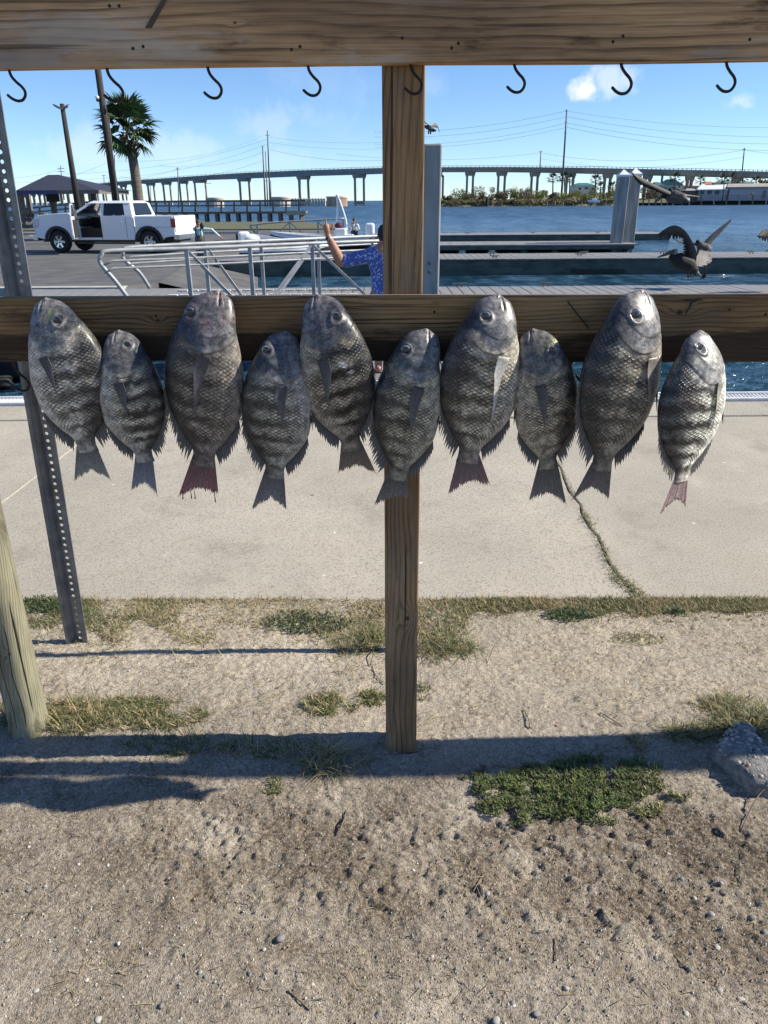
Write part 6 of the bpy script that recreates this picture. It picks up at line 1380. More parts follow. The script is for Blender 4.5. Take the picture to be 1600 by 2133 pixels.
MB().box(qk(1325, 419.5), qk(1700, 417)+Vector((0, 4, 0))).build('deck', pier_m, wf_); MB().bar(qk(1436, 407.5), qk(1700, 407), .14, .16).build('top_rail', pier_m, wf_); MB().bar(qk(1436, 412), qk(1700, 411.5), .1, .12).build('mid_rail', pier_m, wf_)
for i, px in enumerate((1340, 1352, 1366, 1378, 1390, 1402, 1420, 1436, 1461, 1487, 1513, 1540, 1568, 1596, 1625)): MB().bar(qk(px, 405.5 if px > 1430 else 414), qk(px, 431), .40, .40, (0, 1, 0)).build('post', pile_m if i % 2 else pier_m, wf_)
MB().box(qk(1330, 429, 3), qk(1700, 420, 3)+Vector((0, .3, 0))).build('back_shade_panel', float_m, wf_)  # dark sheet behind the posts, painted shade below the walkway
bpz = MB()
for (px, yt) in ((1015, 410),): a = P(px, yt, 278); tt_ = thing('channel_marker', 'dark marker pile standing in the water off the far bank', 'piling', (a.x, 278, Z_WATER)); MB().lathe([(.5, -.8), (.55, a.z-Z_WATER-.6), (.42, a.z-Z_WATER), (.01, a.z-Z_WATER+.1)], (0, 0, 0), 'Z', 10).build('pile', float_m, tt_)
for i, px in enumerate((1045, 1140, 1150, 1156, 1163, 1173, 1194, 1212, 1226, 1262, 1270)):
    a = P(px, 421 if i % 2 else 423, 281.5); tt_ = thing('old_stake', 'weathered stake stump standing along the far shoreline', 'stake', (a.x, 281.5, Z_WATER), group='old stakes along the far shore'); MB().tube([(0, 0, -.6), (.05, 0, a.z-Z_WATER)], .22, 6).build('stake', pile_m if i % 2 else pier_m, tt_)
# ------------------------------------------------------------------ boats
gel, t, b = newmat('boat_gelcoat'); b.inputs['Base Color'].default_value = (.78, .79, .80, 1); b.inputs['Roughness'].default_value = .25; b.inputs['Coat Weight'].default_value = .4
hull_d = mat('hull_dark', (.030, .034, .045), (.02, .022, .03), 3, .4); deck_g = mat('boat_deck', (.52, .52, .51), (.44, .44, .43), 6, .7); maroon = mat('maroon_cover', (.11, .03, .05), (.08, .02, .04), 10, .8)
def hull(name, label, loc, rz, L_, B_, H_, low_mat, group=None):
    """open skiff, bow towards +X, keel at z=0"""
    t_ = thing(name, label, 'boat', tuple(loc), rz, group)
    n = 16; st = []
    for i in range(n+1):
        u = i/n; w_ = B_/2*(1-max(0, (u-.45)/.55)**2.2*.98); sh = H_*(1+.28*u*u); kz = H_*.65*max(0, (u-.7)/.3)**2
        x_ = -L_/2+L_*u; st.append([(x_, 0, kz), (x_, w_*.82, kz+(sh-kz)*.30), (x_, w_*.96, kz+(sh-kz)*.75), (x_, w_, sh), (x_, w_*.86, sh), (x_, w_*.82, sh*.62), (x_, 0, sh*.60)])
    def part(nm, i0, i1, mt_):
        mb_ = MB()
        for s_ in (1, -1):
            for i in range(n):
                for j in range(i0, i1):
                    q_ = [st[i][j], st[i+1][j], st[i+1][j+1], st[i][j+1]]; mb_.add([(a, s_*b_, c_) for a, b_, c_ in q_], [(0, 1, 2, 3)])
        if i0 == 0: mb_.add([(a, s_*b_, c_) for s_ in (1, -1) for (a, b_, c_) in (st[0][0:i1+1] if s_ > 0 else st[0][i1:0:-1])], [tuple(range(2*i1+1))])
        bm_ = bmesh.new(); o = mb_.build(nm, mt_, t_, True); bm_.from_mesh(o.data); bmesh.ops.remove_doubles(bm_, verts=bm_.verts, dist=.004); bmesh.ops.recalc_face_normals(bm_, faces=bm_.faces); bm_.to_mesh(o.data); bm_.free(); return o
    part('hull', 0, 2, low_mat); part('topsides', 2, 4, gel); part('deck', 4, 6, deck_g)
    return t_
def outboard(parent, x_, z_, s_, mt_):
    o = MB().box((x_-.32*s_, -.17*s_, z_+.45*s_), (x_+.10*s_, .17*s_, z_+.98*s_)).build('outboard_cowl', mt_, parent, bevel=.11*s_, seg=3)
    MB().bar((x_-.08*s_, 0, z_-.5*s_), (x_-.08*s_, 0, z_+.5*s_), .16*s_, .12*s_).build('outboard_leg', blk, parent)
Y1 = 38.0
w0, w1 = P(560, 507, Y1), P(772, 500, Y1)
bt1 = hull('bay_boat', 'white bay boat afloat with console and two white arched poles, man aboard', ((w0.x+w1.x)/2, Y1+.6, Z_WATER-.12), math.pi-R(6), (w1.x-w0.x)*1.02, 2.1, .78, hull_d, 'boats at the ramp')
bi = bt1.matrix_basis.inverted() if False else (Matrix.Translation(bt1.location) @ Matrix.Rotation(math.pi-R(6), 4, 'Z')).inverted()
def qb(x_, y_, o=0.0): return bi @ P(x_, y_, Y1+.4+o)
for (pp_l) in ([(701, 406), (703, 430), (702, 455), (699, 478), (696, 492)], [(702, 405), (708, 420), (715, 440), (721, 462), (722, 478), (721, 493)]):
    MB().tube(smooth_pts([qb(*p_) for p_ in pp_l], 4), .045, 8).build('arched_pole', gel, bt1, True)
c0, c1 = qb(700, 492), qb(722, 475); MB().box((min(c0.x, c1.x), -.35, c0.z), (max(c0.x, c1.x), .40, c1.z)).build('console', gel, bt1, bevel=.06)
c0 = qb(706, 470); MB().ball(c0, .17, 8, (1.2, 1, .9)).build('folded_cover', maroon, bt1, True)
a = qb(728, 493); MB().box((a.x-.25, -.4, a.z-.3), (a.x+.25, .4, a.z+.12)).build('seat', gel, bt1, bevel=.05)
a = qb(764, 497); outboard(bt1, a.x-.05, a.z-.32, 1.05, gel)
Y2_ = 29.0
w0, w1 = P(500, 520, Y2_), P(700, 521, Y2_)
bt2 = hull('trailered_skiff', 'low white skiff on its trailer at the ramp, white covered outboard at its stern', ((w0.x+w1.x)/2, Y2_+.2, -.62), R(7), (w1.x-w0.x), 1.9, .55, hull_d, 'boats at the ramp')
bi2 = (Matrix.Translation(bt2.location) @ Matrix.Rotation(R(7), 4, 'Z')).inverted()
def qb2(x_, y_, o=0.0): return bi2 @ P(x_, y_, Y2_+o)
a = qb2(512, 500); MB().box((a.x-.28, -.22, a.z-.30), (a.x+.16, .22, a.z+.30)).build('outboard_cowl', gel, bt2, bevel=.12, seg=3); MB().box((a.x-.34, -.16, a.z-.2), (a.x-.285, .16, a.z+.22)).build('cowl_face', blk, bt2)
a = qb2(524, 500); MB().ball(a, .27, 9, (1.3, 1, .8)).build('white_cover', gel, bt2, True)
MB().bar(qb2(530, 490), qb2(592, 500), .10, .09).build('push_pole', gel, bt2); 
MB().bar(qb2(440, 545, -.3)-Vector((0, 0, .0)), qb2(640, 540, -.3), .12, .12).build('trailer_frame', pole_g, bt2)
for px in (545, 590): c_ = qb2(px, 545, -.6); MB().lathe([(.08, -.1), (.30, -.1), (.32, 0), (.30, .1), (.08, .1)], tuple(c_), 'Y', 16).build('trailer_wheel', rubber, bt2, True)
# bow of a skiff moored under the left of the rack
Y4 = 9.6
a = P(20, 805, Y4)
bt3 = hull('moored_skiff', 'moored skiff seen below the lower board at the left edge', (P(-60, 805, Y4).x, Y4+.75, Z_WATER-.08), R(4), 2.7, 1.3, .50, hull_d, None)
c_ = Matrix.Rotation(-R(4), 4, 'Z') @ (P(6, 795, Y4+.05)-bt3.location)
MB().lathe([(.02, -.06), (.11, -.06), (.125, -.03), (.115, 0), (.125, .03), (.11, .06), (.02, .06)], (c_.x, c_.y, c_.z), 'Z', 16).build('rubber_fender', rubber, bt3, True)
jm = Matrix.Rotation(-R(4), 4, 'Z'); MB().bar(jm @ (P(12, 757, Y4+.6)-bt3.location), jm @ (P(20, 790, Y4+.6)-bt3.location), .05, .04).build('rail', gel, bt3)
sk_ = P(1237, 414, 279); skb = hull('beached_boat', 'small white boat drawn up on the far bank below the shrubs', (sk_.x, 279, .25), R(170), 4.2, 1.7, .8, gel); MB().box((-1.1, -.5, .5), (.5, .5, 1.5)).build('cabin', gel, skb, bevel=.1)

# ------------------------------------------------------------------ people
skin_m, t, b = newmat('skin')
co = t.new('ShaderNodeTexCoord').outputs['Object']; t.put(b.inputs['Base Color'], t.mix(t.step(t.noise(co, 30, 4)[0], .3, .7), (.42, .205, .135), (.34, .15, .10))); b.inputs['Roughness'].default_value = .5; b.inputs['Subsurface Weight'].default_value = .08; b.inputs['Subsurface Radius'].default_value = (.02, .008, .004)
shirt_m, t, b = newmat('blue_floral_cloth')
co = t.new('ShaderNodeTexCoord').outputs['Object']; vo = t.voro(co, 34); n_ = t.noise(co, 55, 3, .6)[0]; vo2 = t.voro(co, 70)
leaf = t.math('MAXIMUM', t.step(t.math('ADD', vo['Distance'], t.math('MULTIPLY', t.math('SUBTRACT', n_, .5), .9)), .24, .36, 1, 0), t.math('MULTIPLY', t.step(vo2['Distance'], .16, .28, 1, 0), .6))
t.put(b.inputs['Base Color'], t.mix(t.math('MULTIPLY', leaf, .88), t.mix(n_, (.045, .085, .33), (.06, .11, .40)), (.50, .58, .82))); b.inputs['Roughness'].default_value = .75; b.inputs['Sheen Weight'].default_value = .2
t.put(b.inputs['Normal'], t.bump(t.noise(t.mapping(co, (1, 1, .35)), 9, 3, .6)[0], .7, .05))
capm_ = mat('navy_cap', (.010, .012, .022), (.016, .018, .03), 30, .85); hair = mat('dark_hair', (.018, .013, .010), None, 60, .6); khaki = mat('khaki_cloth', (.30, .26, .19), (.25, .21, .15), 20, .85); steel_w = mat('watch_steel', (.55, .55, .53), None, 20, .25, .9); teal_c = mat('pale_teal_cloth', (.48, .60, .60), (.40, .52, .53), 10, .8, bump=.4); wader = mat('wader_cloth', (.10, .10, .085), (.07, .07, .06), 8, .8, bump=.4); navy = mat('navy_straps', (.018, .022, .05), None, 10, .8); camo = mat('camo_cap', (.09, .095, .06), (.045, .05, .03), 18, .85); white_c = mat('white_cloth', (.62, .64, .66), (.54, .56, .58), 10, .8)
def melt(mb_, name, mt_, parent, vox, it=6):
    o = mb_.build(name, mt_, parent, True); m1 = o.modifiers.new('melt', 'REMESH'); m1.mode = 'VOXEL'; m1.voxel_size = vox; m1.use_smooth_shade = True
    m2 = o.modifiers.new('soften', 'SMOOTH'); m2.iterations = it; m2.factor = .5; return o
def limb(mb_, pts, rad, n=12):
    mb_.tube(pts, rad, n)
    for p_, r_ in zip(pts, rad): mb_.ball(p_, r_, 8)
# man in the blue floral shirt, back to the camera, left arm raised
Ym = 8.6
k_ = Ym/1651
man = thing('person', 'man in blue floral shirt and dark cap, one arm raised, standing behind the post', 'person', (P(805, 600, Ym).x, Ym, Z_LOT-.10))
def qm(x_, y_, o=0.0): return P(x_, y_, Ym+o)-man.location
floor_z = 0.0
hip_z = .86
sh_l, sh_r, nk = qm(768, 531), qm(846, 530, .04), qm(806, 518, .0)
el, wr_ = qm(710, 546, -.02), qm(684, 493, -.10)
b_ = MB()
cx_ = nk.x
b_.ball(qm(804, 490, .02), .105, 12, (.80, 1.0, 1.16)); b_.ball(qm(805, 503, .06), .07, 10); limb(b_, [qm(806, 505, .01), nk], [.062, .07])
limb(b_, [sh_l, el], [.068, .056]); limb(b_, [el, el.lerp(wr_, .35), el.lerp(wr_, .8), wr_], [.056, .055, .040, .034])
limb(b_, [sh_r, qm(868, 585, .06), qm(862, 630, .16)], [.06, .045, .03])
b_.ball((cx_, .0, 1.24), .17, 12, (1.1, .65, 1.2)); b_.ball((cx_, .0, 1.0), .165, 12, (1.0, .72, 1.2))
for s_ in (-1, 1): limb(b_, [Vector((cx_+s_*.09, 0, .88)), Vector((cx_+s_*.10, .02, .48)), Vector((cx_+s_*.105, -.01, .08))], [.095, .062, .043]); limb(b_, [Vector((cx_+s_*.105, -.03, .05)), Vector((cx_+s_*.11, .15, .035))], [.045, .035])
for s_ in (-1, 1): b_.ball(qm(804, 491, .02)+Vector((s_*.086, .01, 0)), .026, 6, (.4, .8, 1.2))
# hand: palm, index finger pointing up, thumb out, other fingers curled
hd_ = [wr_+Vector((-.004, 0, .02)), wr_+Vector((-.012, .0, .060)), wr_+Vector((-.014, .0, .095))]
limb(b_, hd_, [.029, .036, .034])
kn = wr_+Vector((-.018, 0, .105))
for (dx, dz, ln, cur) in ((-.026, -.010, .050, .9), (-.012, -.002, .058, .85), (.004, .002, .085, .06), (.020, -.002, .055, .9)):
    p0_ = kn+Vector((dx, .0, dz-.01)); 
    if cur < .3: fp_ = [p0_, p0_+Vector((-.004, -.004, .034)), p0_+Vector((-.007, -.004, .062)), p0_+Vector((-.008, -.006, .088))]
    else: fp_ = [p0_, p0_+Vector((0, .016, .026)), p0_+Vector((0, .040, .022)), p0_+Vector((0, .046, .000))]
    limb(b_, fp_, [.0105, .0098, .009, .0075], 8)
th_ = wr_+Vector((.018, 0, .055)); limb(b_, [th_, th_+Vector((.026, -.004, .028)), th_+Vector((.036, -.006, .058)), th_+Vector((.039, -.006, .082))], [.015, .013, .0115, .009], 8)
melt(b_, 'body', skin_m, man, .0065, 3)
s_ = MB()
ring = [(1.36, .085, .075), (1.335, .15, .095), (1.28, .205, .115), (1.18, .200, .125), (1.05, .185, .128), (.92, .190, .132), (.80, .205, .142)]
zt_ = nk.z; prf = [(nk.z-.0+.012, .072, .07), (nk.z-.03, .10, .085), (nk.z-.065, .185, .10), (nk.z-.13, .205, .115), (nk.z-.25, .192, .125), (nk.z-.40, .180, .128), (nk.z-.52, .19, .135), (nk.z-.64, .20, .142)]
vs = []; n_ = 32
for (z_, rx_, ry_) in prf: vs += [(cx_+.012+rx_*math.cos(2*math.pi*j/n_), ry_*math.sin(2*math.pi*j/n_), z_+.01*math.sin(j*1.7)*(z_ < nk.z-.6)) for j in range(n_)]
s_.add(vs, [(i*n_+j, i*n_+(j+1) % n_, (i+1)*n_+(j+1) % n_, (i+1)*n_+j) for i in range(len(prf)-1) for j in range(n_)] + [tuple(range(n_)), tuple(reversed(range((len(prf)-1)*n_, len(prf)*n_)))])
limb(s_, [sh_l+Vector((.03, 0, -.012)), sh_l.lerp(el, .40), sh_l.lerp(el, .80)], [.080, .078, .074]); limb(s_, [sh_r, sh_r+Vector((.07, .02, -.17))], [.08, .075])
limb(s_, [sh_l+Vector((.01, 0, -.005)), nk+Vector((0, .005, -.035)), sh_r], [.080, .098, .082]); s_.ball((cx_+.01, .0, nk.z-.16), .19, 12, (1.12, .72, 1.0))
shirt = melt(s_, 'shirt', shirt_m, man, .009, 3)
MB().lathe([(.072, -.012), (.085, .014), (.078, .026)], tuple(nk+Vector((0, .005, .018))), 'Z', 20).build('collar', shirt_m, man, True)
hc = qm(804, 486, .02); cpm = MB(); cpm.lathe([(.094, -.045), (.098, .0), (.092, .045), (.066, .082), (.03, .098), (.001, .102)], tuple(hc), 'Z', 22); cpm.v = [(hc.x+(x_-hc.x)*.93, hc.y+(y_-hc.y)*1.1, z_) for x_, y_, z_ in cpm.v]
cp_ = cpm.build('cap', capm_, man, True); MB().prism([(.075*math.cos(a), .10+.085*math.sin(a)) for a in np.linspace(0, math.pi, 10)], -.028, -.02, 'XY', Matrix.Translation(hc)).build('cap_brim', capm_, cp_)
MB().ball(hc+Vector((0, -.005, -.045)), .094, 10, (.86, 1.06, .7)).build('hair', hair, man, True)
wt_ = MB(); wv_ = (wr_-el).normalized(); wc_ = wr_-wv_*.018
wt_.tube([wc_-wv_*.012, wc_+wv_*.012], .035, 16); wo_ = wt_.build('wrist_watch', steel_w, man, True); MB().ball(wc_+Vector((-.02, -.026, .0)), .019, 8, (1, .6, 1)).build('watch_face', blk, wo_, True)
sh2 = MB(); sh2.ball((cx_, 0, .84), .2, 12, (1, .72, .55))
for s2 in (-1, 1): limb(sh2, [Vector((cx_+s2*.09, 0, .84)), Vector((cx_+s2*.105, .01, .46))], [.115, .095])
melt(sh2, 'shorts', khaki, man, .014, 4)
# a short floating dock under him
fd = dock('man_dock', 'small grey floating dock under the man in the blue shirt', P(560, 700, 8.3).x, 1.6, 8.15, 9.35, Z_LOT-.10, .14, None, fh=.3)
fd.name = 'small_dock'; MB().box((-1.4, -.64, .34), (1.4, -.60, .41)).build('edge_trim', white_al, fd)
# man in waders by the tailgate
def small_man(label, px, py_top, py_foot, Y_, torso, over, hat, armL, armR, face=0.0, group=None, foot_z=None):
    top = P(px, py_top, Y_); base = P(px, py_foot, Y_); H_ = top.z-base.z; t_ = thing('person', label, 'person', tuple(base)); u_ = H_/1.78
    q_ = lambda x_, y_, o=0.0: P(x_, y_, Y_+o)-base
    b_ = MB(); b_.ball((0, 0, 1.64*u_), .105*u_, 10, (.82, .98, 1.15)); b_.ball((0, -.09*u_, 1.63*u_), .022*u_, 6); limb(b_, [Vector((0, 0, 1.55*u_)), Vector((0, 0, 1.45*u_))], [.06*u_, .065*u_])
    for s_, ar in ((-1, armL), (1, armR)):
        sh_ = Vector((s_*.19*u_, 0, 1.40*u_)); e_ = q_(*ar[0]); h_ = q_(*ar[1]); limb(b_, [sh_, e_, h_], [.055*u_, .042*u_, .032*u_]); b_.ball(h_+(h_-e_).normalized()*.05*u_, .045*u_, 6)
        for f_ in range(4): d_ = (h_-e_).normalized(); sd = d_.cross(Vector((0, 1, 0))).normalized(); limb(b_, [h_+d_*.07*u_+sd*(f_-1.5)*.018*u_, h_+d_*(.13+.01*(f_ % 2))*u_+sd*(f_-1.5)*.02*u_], [.011*u_, .008*u_], 6)
    b_.ball((0, 0, 1.2*u_), .17*u_, 10, (1, .65, 1.3))
    for s_ in (-1, 1): limb(b_, [Vector((s_*.09*u_, 0, .90*u_)), Vector((s_*.10*u_, -.02, .48*u_)), Vector((s_*.10*u_, 0, .07*u_))], [.09*u_, .06*u_, .045*u_])
    melt(b_, 'body', skin_m, t_, .014, 2)
    c_ = MB(); c_.ball((0, 0, 1.22*u_), .20*u_, 12, (1, .68, 1.3)); limb(c_, [Vector((-.15*u_, 0, 1.42*u_)), Vector((.15*u_, 0, 1.42*u_))], [.075*u_]*2)
    for s_, ar in ((-1, armL), (1, armR)): sh_ = Vector((s_*.19*u_, 0, 1.40*u_)); e_ = q_(*ar[0]); h_ = q_(*ar[1]); limb(c_, [sh_, e_, e_.lerp(h_, .88)], [.075*u_, .06*u_, .048*u_])
    melt(c_, 'shirt', torso, t_, .018, 2)
    c_ = MB(); c_.ball((0, -.01, 1.02*u_), .20*u_, 12, (1.02, .74, 1.15))
    for s_ in (-1, 1): limb(c_, [Vector((s_*.09*u_, 0, .92*u_)), Vector((s_*.105*u_, -.02, .48*u_)), Vector((s_*.105*u_, 0, .10*u_))], [.12*u_, .10*u_, .085*u_]); limb(c_, [Vector((s_*.105*u_, .02, .05*u_)), Vector((s_*.11*u_, -.17*u_, .04*u_))], [.06*u_, .05*u_])
    melt(c_, 'waders', over, t_, .018, 2)
    st_ = MB()
    for s_ in (-1, 1): st_.tube([Vector((s_*.10*u_, -.15*u_, 1.14*u_)), Vector((s_*.11*u_, -.145*u_, 1.34*u_)), Vector((s_*.12*u_, -.02, 1.51*u_)), Vector((s_*.09*u_, .14*u_, 1.3*u_))], .022*u_, 6)
    st_.build('straps', navy, t_, True)
    ct = MB().lathe([(.10*u_, -.01), (.103*u_, .03*u_), (.085*u_, .09*u_), (.04*u_, .118*u_), (.001, .12*u_)], (0, 0, 1.665*u_), 'Z', 14); ct.build('cap', hat, t_, True)
    MB().prism([(.085*u_*math.cos(a), -.08*u_-.10*u_*math.sin(a)) for a in np.linspace(0, math.pi, 8)], 1.665*u_, 1.68*u_, 'XY').build('cap_brim', hat, t_)
    return t_
wm = small_man('bearded man in pale shirt and grey waders stepping out behind the truck tailgate', 421, 457, 549, 26.6, teal_c, wader, camo, ((409, 482), (411, 502)), ((441, 478), (459, 494)))
MB().ball(P(420.5, 470, 26.48)-wm.location, .075, 8, (1, .7, 1.3)).build('beard', hair, wm, True)
small_man('man in white shirt and dark bib with camouflage cap aboard the white bay boat', 739, 454, 524, 38.5, white_c, navy, camo, ((733, 479), (724, 480)), ((748, 478), (744, 490)))

# ------------------------------------------------------------------ pelicans
feat, t, b = newmat('pelican_feathers')
at = t.new('ShaderNodeAttribute'); at.attribute_name = 'Col'; co = t.new('ShaderNodeTexCoord').outputs['Object']; t.put(b.inputs['Base Color'], t.vec('SCALE', at.outputs['Color'], None, t.step(t.noise(co, 45, 3, .7)[0], .3, .7, .6, 1.4))); b.inputs['Roughness'].default_value = .7
pbody = mat('pelican_body', (.011, .010, .0115), (.006, .006, .007), 22, .75, bump=.2, bscale=90); phead = mat('pelican_head', (.34, .30, .23), (.22, .19, .15), 20, .7); pbill = mat('pelican_bill', (.10, .095, .07), (.065, .065, .05), 12, .45); pfoot = mat('pelican_foot', (.020, .020, .022), None, 10, .5); ppale = mat('pelican_pale', (.12, .108, .104), (.05, .046, .045), 14, .75, bump=.2, bscale=60)
def wing(parent, name, LE, TE, Y_, nf=16, cL=(.30, .28, .25), cT=(.040, .036, .034), gap=.45, fold=.04):
    """LE / TE: lists of (px, py, dy) along leading and trailing edge, shoulder to tip; a covert sheet and separate flight feathers"""
    le = smooth_pts([P(x_, y_, Y_+o)-parent.location for x_, y_, o in LE], 8); te = smooth_pts([P(x_, y_, Y_+o)-parent.location for x_, y_, o in TE], 8)
    n = min(len(le), len(te)); v, f_, c_ = [], [], []
    rows = 5
    for i in range(n):
        for j in range(rows):
            u = j/(rows-1)*.70; p_ = le[i].lerp(te[i], u); p_ = p_+Vector((0, -fold*math.sin(math.pi*u*.9), 0)); v.append(tuple(p_)); k = j/(rows-1); c_.append(tuple(cL[q]*(1-k)+cT[q]*k for q in range(3)))
    f_ += [(i*rows+j, (i+1)*rows+j, (i+1)*rows+j+1, i*rows+j+1) for i in range(n-1) for j in range(rows-1)]
    for k in range(nf):
        u = (k+.5)/nf*(n-1); i = int(u); fr = u-i; i2 = min(i+1, n-1); a = le[i].lerp(le[i2], fr); b2 = te[i].lerp(te[i2], fr); st_ = a.lerp(b2, .40); du = .85/nf*(n-1)
        ia = max(0, u-du); ib = min(n-1, u+du); ea = te[int(ia)].lerp(te[min(int(ia)+1, n-1)], ia-int(ia)); eb = te[int(ib)].lerp(te[min(int(ib)+1, n-1)], ib-int(ib)); sa = le[int(ia)].lerp(te[int(ia)], .40); sb = le[min(int(ib)+1, n-1)].lerp(te[min(int(ib)+1, n-1)], .40)
        tip_ = k/nf; k0 = len(v); off = Vector((0, .012*(k % 2), 0)); md_ = .5*(1-gap*max(0, (tip_-.40)/.60)); a = a
        m1_, m2_ = st_.lerp(b2, .6)+(ea-b2)*md_*1.6, st_.lerp(b2, .6)+(eb-b2)*md_*1.6
        v += [tuple(sa+off), tuple(sb+off), tuple(m2_+off), tuple(b2+(eb-b2)*.25+off), tuple(b2+(b2-st_)*.06+off), tuple(b2+(ea-b2)*.25+off), tuple(m1_+off)]
        f_.append((k0, k0+1, k0+2, k0+3, k0+4, k0+5, k0+6)); s_ = random.uniform(.7, 1.3); cc_ = tuple(x_*s_ for x_ in (cT if k % 3 else tuple((cT[q]+cL[q]*.5)/1.5 for q in range(3)))); c_ += [tuple(.5*cL[q]*.6+.5*cc_[q] for q in range(3))]*2+[cc_]*5
    me = bpy.data.meshes.new(name); me.from_pydata(v, [], f_); me.materials.append(feat)
    at_ = me.color_attributes.new('Col', 'FLOAT_COLOR', 'POINT'); c4 = np.ones((len(v), 4), np.float32); c4[:, :3] = np.array(c_); at_.data.foreach_set('color', c4.ravel())
    o = link(name, me, parent); sd = o.modifiers.new('t', 'SOLIDIFY'); sd.thickness = .006; return o
GRP = 'pelicans in flight over the docks'
Ya = 15.0
pa_ = thing('pelican', 'dark pelican with arched raised wing and long bill, flying left over the middle dock', 'pelican', tuple(P(1425, 545, Ya)), group=GRP)
qa = lambda x_, y_, o=0.0: P(x_, y_, Ya+o)-pa_.location
b_ = MB(); limb(b_, [qa(1402, 537), qa(1416, 543), qa(1434, 551), qa(1447, 562)], [.085, .15, .145, .075]); limb(b_, [qa(1441, 557, .0), qa(1450, 571, .02)], [.08, .03]); melt(b_, 'body', pbody, pa_, .014, 4)
h_ = MB(); limb(h_, [qa(1404, 540), qa(1401, 533), qa(1407, 526), qa(1406, 523)], [.062, .05, .048, .052]); melt(h_, 'head', phead, pa_, .010, 3)
bl_ = MB().tube([qa(1405, 523), qa(1395, 526), qa(1384, 531), qa(1369, 536)], [.045, .040, .026, .008], 10, upv=(0, 1, 0)); bl_.build('bill', pbill, pa_, True)
MB().ball(qa(1404, 522, -.05), .011, 6).build('eye', blk, pa_, True)
wing(pa_, 'wing', [(1450, 547, -.05), (1451, 525, -.10), (1440, 499, -.15), (1427, 480, -.2), (1411, 470, -.22), (1396, 471, -.2), (1380, 480, -.15)], [(1420, 536, .05), (1423, 525, .05), (1424, 512, .0), (1420, 497, -.05), (1407, 498, -.08), (1385, 497, -.1), (1363, 493, -.12)], Ya, 15, cL=(.075, .068, .066), cT=(.012, .011, .011), gap=.85)
wing(pa_, 'wing', [(1436, 546, .12), (1447, 556, .25), (1452, 560, .35), (1458, 572, .45)], [(1430, 560, .1), (1436, 566, .2), (1442, 566, .3), (1459, 577, .48)], Ya, 6, cL=(.15, .135, .125), gap=.3)
for (xa_, xb_) in ((1433, 1431), (1439, 1438)): MB().tube([qa(xa_, 563), qa(xa_+.5, 570)], [.02, .014], 6).build('leg', pfoot, pa_, True); MB().add([qa(xa_, 568), qa(xa_-1.5, 576, -.03), qa(xa_+1, 584, .0), qa(xa_+3, 574, .03)], [(0, 1, 2, 3)]).build('foot', pfoot, pa_).modifiers.new('t', 'SOLIDIFY').thickness = .008
Yb3 = 16.2
pb3 = thing('pelican', 'grey-brown pelican with wing stretched up to the right, behind the dark one', 'pelican', tuple(P(1465, 535, Yb3)), group=GRP)
qz = lambda x_, y_, o=0.0: P(x_, y_, Yb3+o)-pb3.location
b_ = MB(); limb(b_, [qz(1459, 512), qz(1470, 517), qz(1477, 519)], [.08, .10, .06]); limb(b_, [qz(1461, 522), qz(1463, 535), qz(1466, 545)], [.09, .15, .10]); limb(b_, [qz(1468, 530), qz(1477, 545)], [.09, .04]); melt(b_, 'body', ppale, pb3, .014, 4)
h_ = MB(); limb(h_, [qz(1462, 514), qz(1455, 507), qz(1454, 504)], [.05, .045, .048]); melt(h_, 'head', pbody, pb3, .010, 3)
MB().tube([qz(1452, 509), qz(1440, 508), qz(1427, 506), qz(1412, 503), qz(1405, 497)], [.03, .022, .016, .012, .006], 8).build('bill', pbill, pb3, True)
wing(pb3, 'wing', [(1462, 510, 0), (1475, 495, .05), (1492, 480, .1), (1508, 468, .15), (1523, 457, .2)], [(1477, 516, 0), (1484, 504, .05), (1497, 490, .1), (1513, 473, .15), (1520, 464, .2)], Yb3, 14, cL=(.085, .085, .095), cT=(.025, .024, .024), gap=.6)
wing(pb3, 'wing', [(1458, 520, -.1), (1454, 530, -.2), (1448, 540, -.3), (1446, 552, -.4)], [(1480, 525, -.05), (1483, 540, -.1), (1480, 547, -.2), (1462, 556, -.35)], Yb3, 8, cL=(.19, .17, .16), cT=(.12, .11, .105), gap=.3)
for dx in (0, 2.2): MB().tube([qz(1469+dx*.5, 545), qz(1467+dx*.5, 565)], [.025, .014], 6).build('leg', pfoot, pb3, True); MB().add([qz(1467+dx, 562), qz(1463+dx, 574), qz(1458+dx*3, 583), qz(1468+dx, 577)], [(0, 1, 2, 3)]).build('foot', pfoot, pb3).modifiers.new('t', 'SOLIDIFY').thickness = .008
Yc = 19.0
pc_ = thing('pelican', 'pelican gliding away, its long dark wing crossing in front of the white-capped pile', 'pelican', tuple(P(1400, 405, Yc)), group=GRP)
qc = lambda x_, y_, o=0.0: P(x_, y_, Yc+o)-pc_.location
b_ = MB(); limb(b_, [qc(1388, 405, .1), qc(1405, 410), qc(1420, 413, -.1), qc(1432, 419, -.2)], [.10, .15, .12, .04]); melt(b_, 'body', ppale, pc_, .014, 4)
h_ = MB(); limb(h_, [qc(1392, 402), qc(1397, 396)], [.05, .05]); limb(h_, [qc(1389, 405), qc(1380, 409)], [.06, .05]); melt(h_, 'head', pbody, pc_, .010, 3); MB().tube([qc(1380, 409), qc(1368, 418), qc(1362, 424)], [.04, .03, .01], 8).build('bill', pbill, pc_, True)
wing(pc_, 'wing', [(1402, 402, 0), (1390, 396, -.1), (1368, 386, -.3), (1345, 374, -.4), (1330, 366, -.5), (1314, 357, -.6)], [(1400, 412, 0), (1385, 407, -.1), (1362, 397, -.3), (1340, 388, -.4), (1326, 377, -.5), (1317, 361, -.6)], Yc, 16, cL=(.042, .034, .029), cT=(.022, .019, .017), gap=.2)
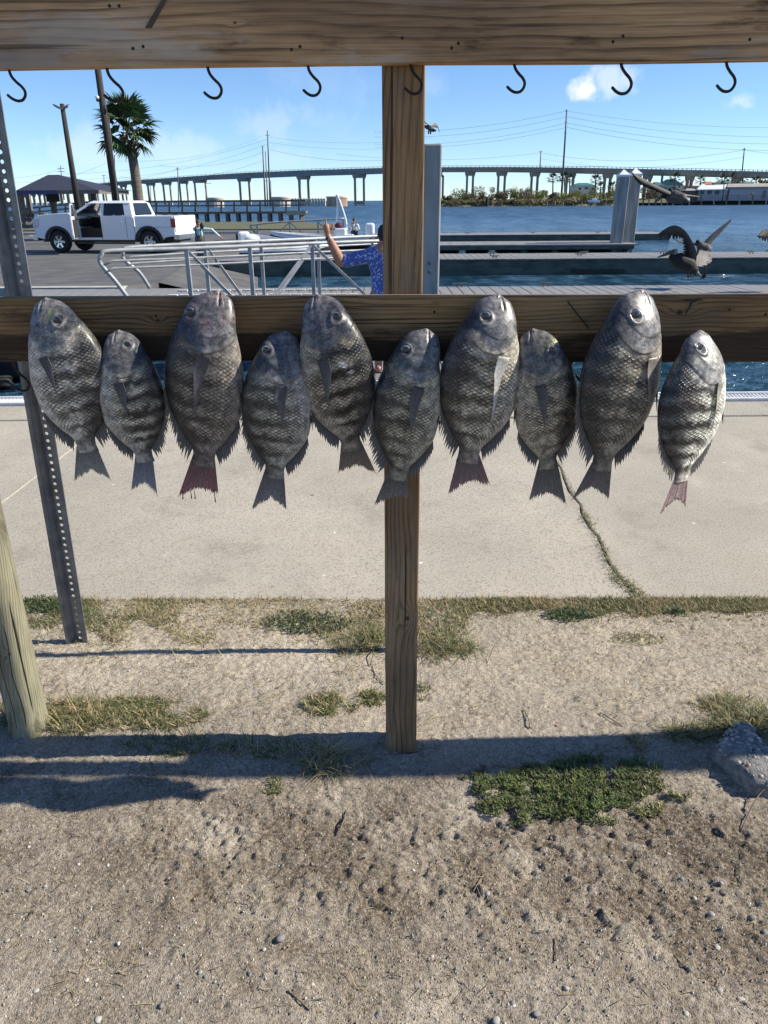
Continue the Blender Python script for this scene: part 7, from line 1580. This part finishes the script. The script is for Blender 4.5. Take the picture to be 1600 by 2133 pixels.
wing(pc_, 'wing', [(1404, 402, 0), (1420, 403, .1), (1435, 406, .2), (1456, 409, .3)], [(1412, 416, -.05), (1424, 410, .05), (1438, 409.5, .15), (1456, 410.5, .3)], Yc, 10, cL=(.17, .16, .155), cT=(.11, .105, .10), gap=.2)
wing(pc_, 'tail', [(1418, 406, 0), (1428, 410, 0), (1437, 414, 0)], [(1420, 414, -.1), (1427, 418, -.1), (1434, 420, -.1)], Yc, 5, cL=(.34, .32, .31), cT=(.28, .26, .25))
Yd = 15.5
pd2 = thing('pelican', 'pelican at the right edge, only its dark wing-tip feathers in view', 'pelican', tuple(P(1640, 500, Yd)), group=GRP)
qd = lambda x_, y_, o=0.0: P(x_, y_, Yd+o)-pd2.location
b_ = MB(); limb(b_, [qd(1655, 515), qd(1675, 520), qd(1695, 528)], [.12, .16, .08]); melt(b_, 'body', pbody, pd2, .014, 4); h_ = MB(); limb(h_, [qd(1650, 512), qd(1638, 508)], [.06, .05]); melt(h_, 'head', phead, pd2, .01, 3); MB().tube([qd(1637, 509), qd(1618, 515), qd(1594, 524)], [.045, .035, .008], 8).build('bill', pbill, pd2, True)
wing(pd2, 'wing', [(1675, 512, 0), (1660, 492, -.1), (1640, 479, -.2), (1615, 475, -.3), (1592, 478, -.35), (1580, 489, -.4)], [(1652, 518, 0), (1645, 508, -.1), (1632, 502, -.2), (1610, 503, -.3), (1592, 502, -.35), (1577, 492, -.4)], Yd, 15, cL=(.07, .065, .05), cT=(.016, .015, .013), gap=.7)
Ye = 42.0
pe = thing('pelican', 'small pelican flying high above the flat-topped grey pile', 'pelican', tuple(P(895, 266, Ye)), group=GRP)
qe = lambda x_, y_, o=0.0: P(x_, y_, Ye+o)-pe.location
b_ = MB(); limb(b_, [qe(892, 264), qe(897, 268), qe(903, 271)], [.11, .14, .09]); melt(b_, 'body', ppale, pe, .02, 3); MB().bar(qe(901, 270), qe(908, 272.5), .26, .07).build('tail', pbody, pe); limb(h := MB(), [qe(890, 266), qe(886, 263)], [.08, .07]); melt(h, 'head', pbody, pe, .02, 3); MB().tube([qe(886, 263), qe(880, 268)], [.05, .015], 6).build('bill', pbill, pe, True)
wing(pe, 'wing', [(893, 262, 0), (887, 253, -.3), (881, 247, -.6), (874, 245, -.8)], [(899, 264, 0), (890, 259, -.3), (884, 257, -.6), (876, 252, -.8)], Ye, 8, cL=(.15, .14, .13), gap=.3); wing(pe, 'wing', [(897, 263, .2), (902, 259, .4), (905, 255, .6), (911, 260, .8), (917, 277, 1.0)], [(900, 265, .2), (904, 265, .4), (909, 267, .6), (912, 267, .8), (917, 278, 1.0)], Ye, 9, cL=(.16, .14, .12), gap=.3)
for px in (893, 897): MB().tube([qe(px, 270), qe(px, 279)], [.025, .04], 6).build('leg', pfoot, pe, True)
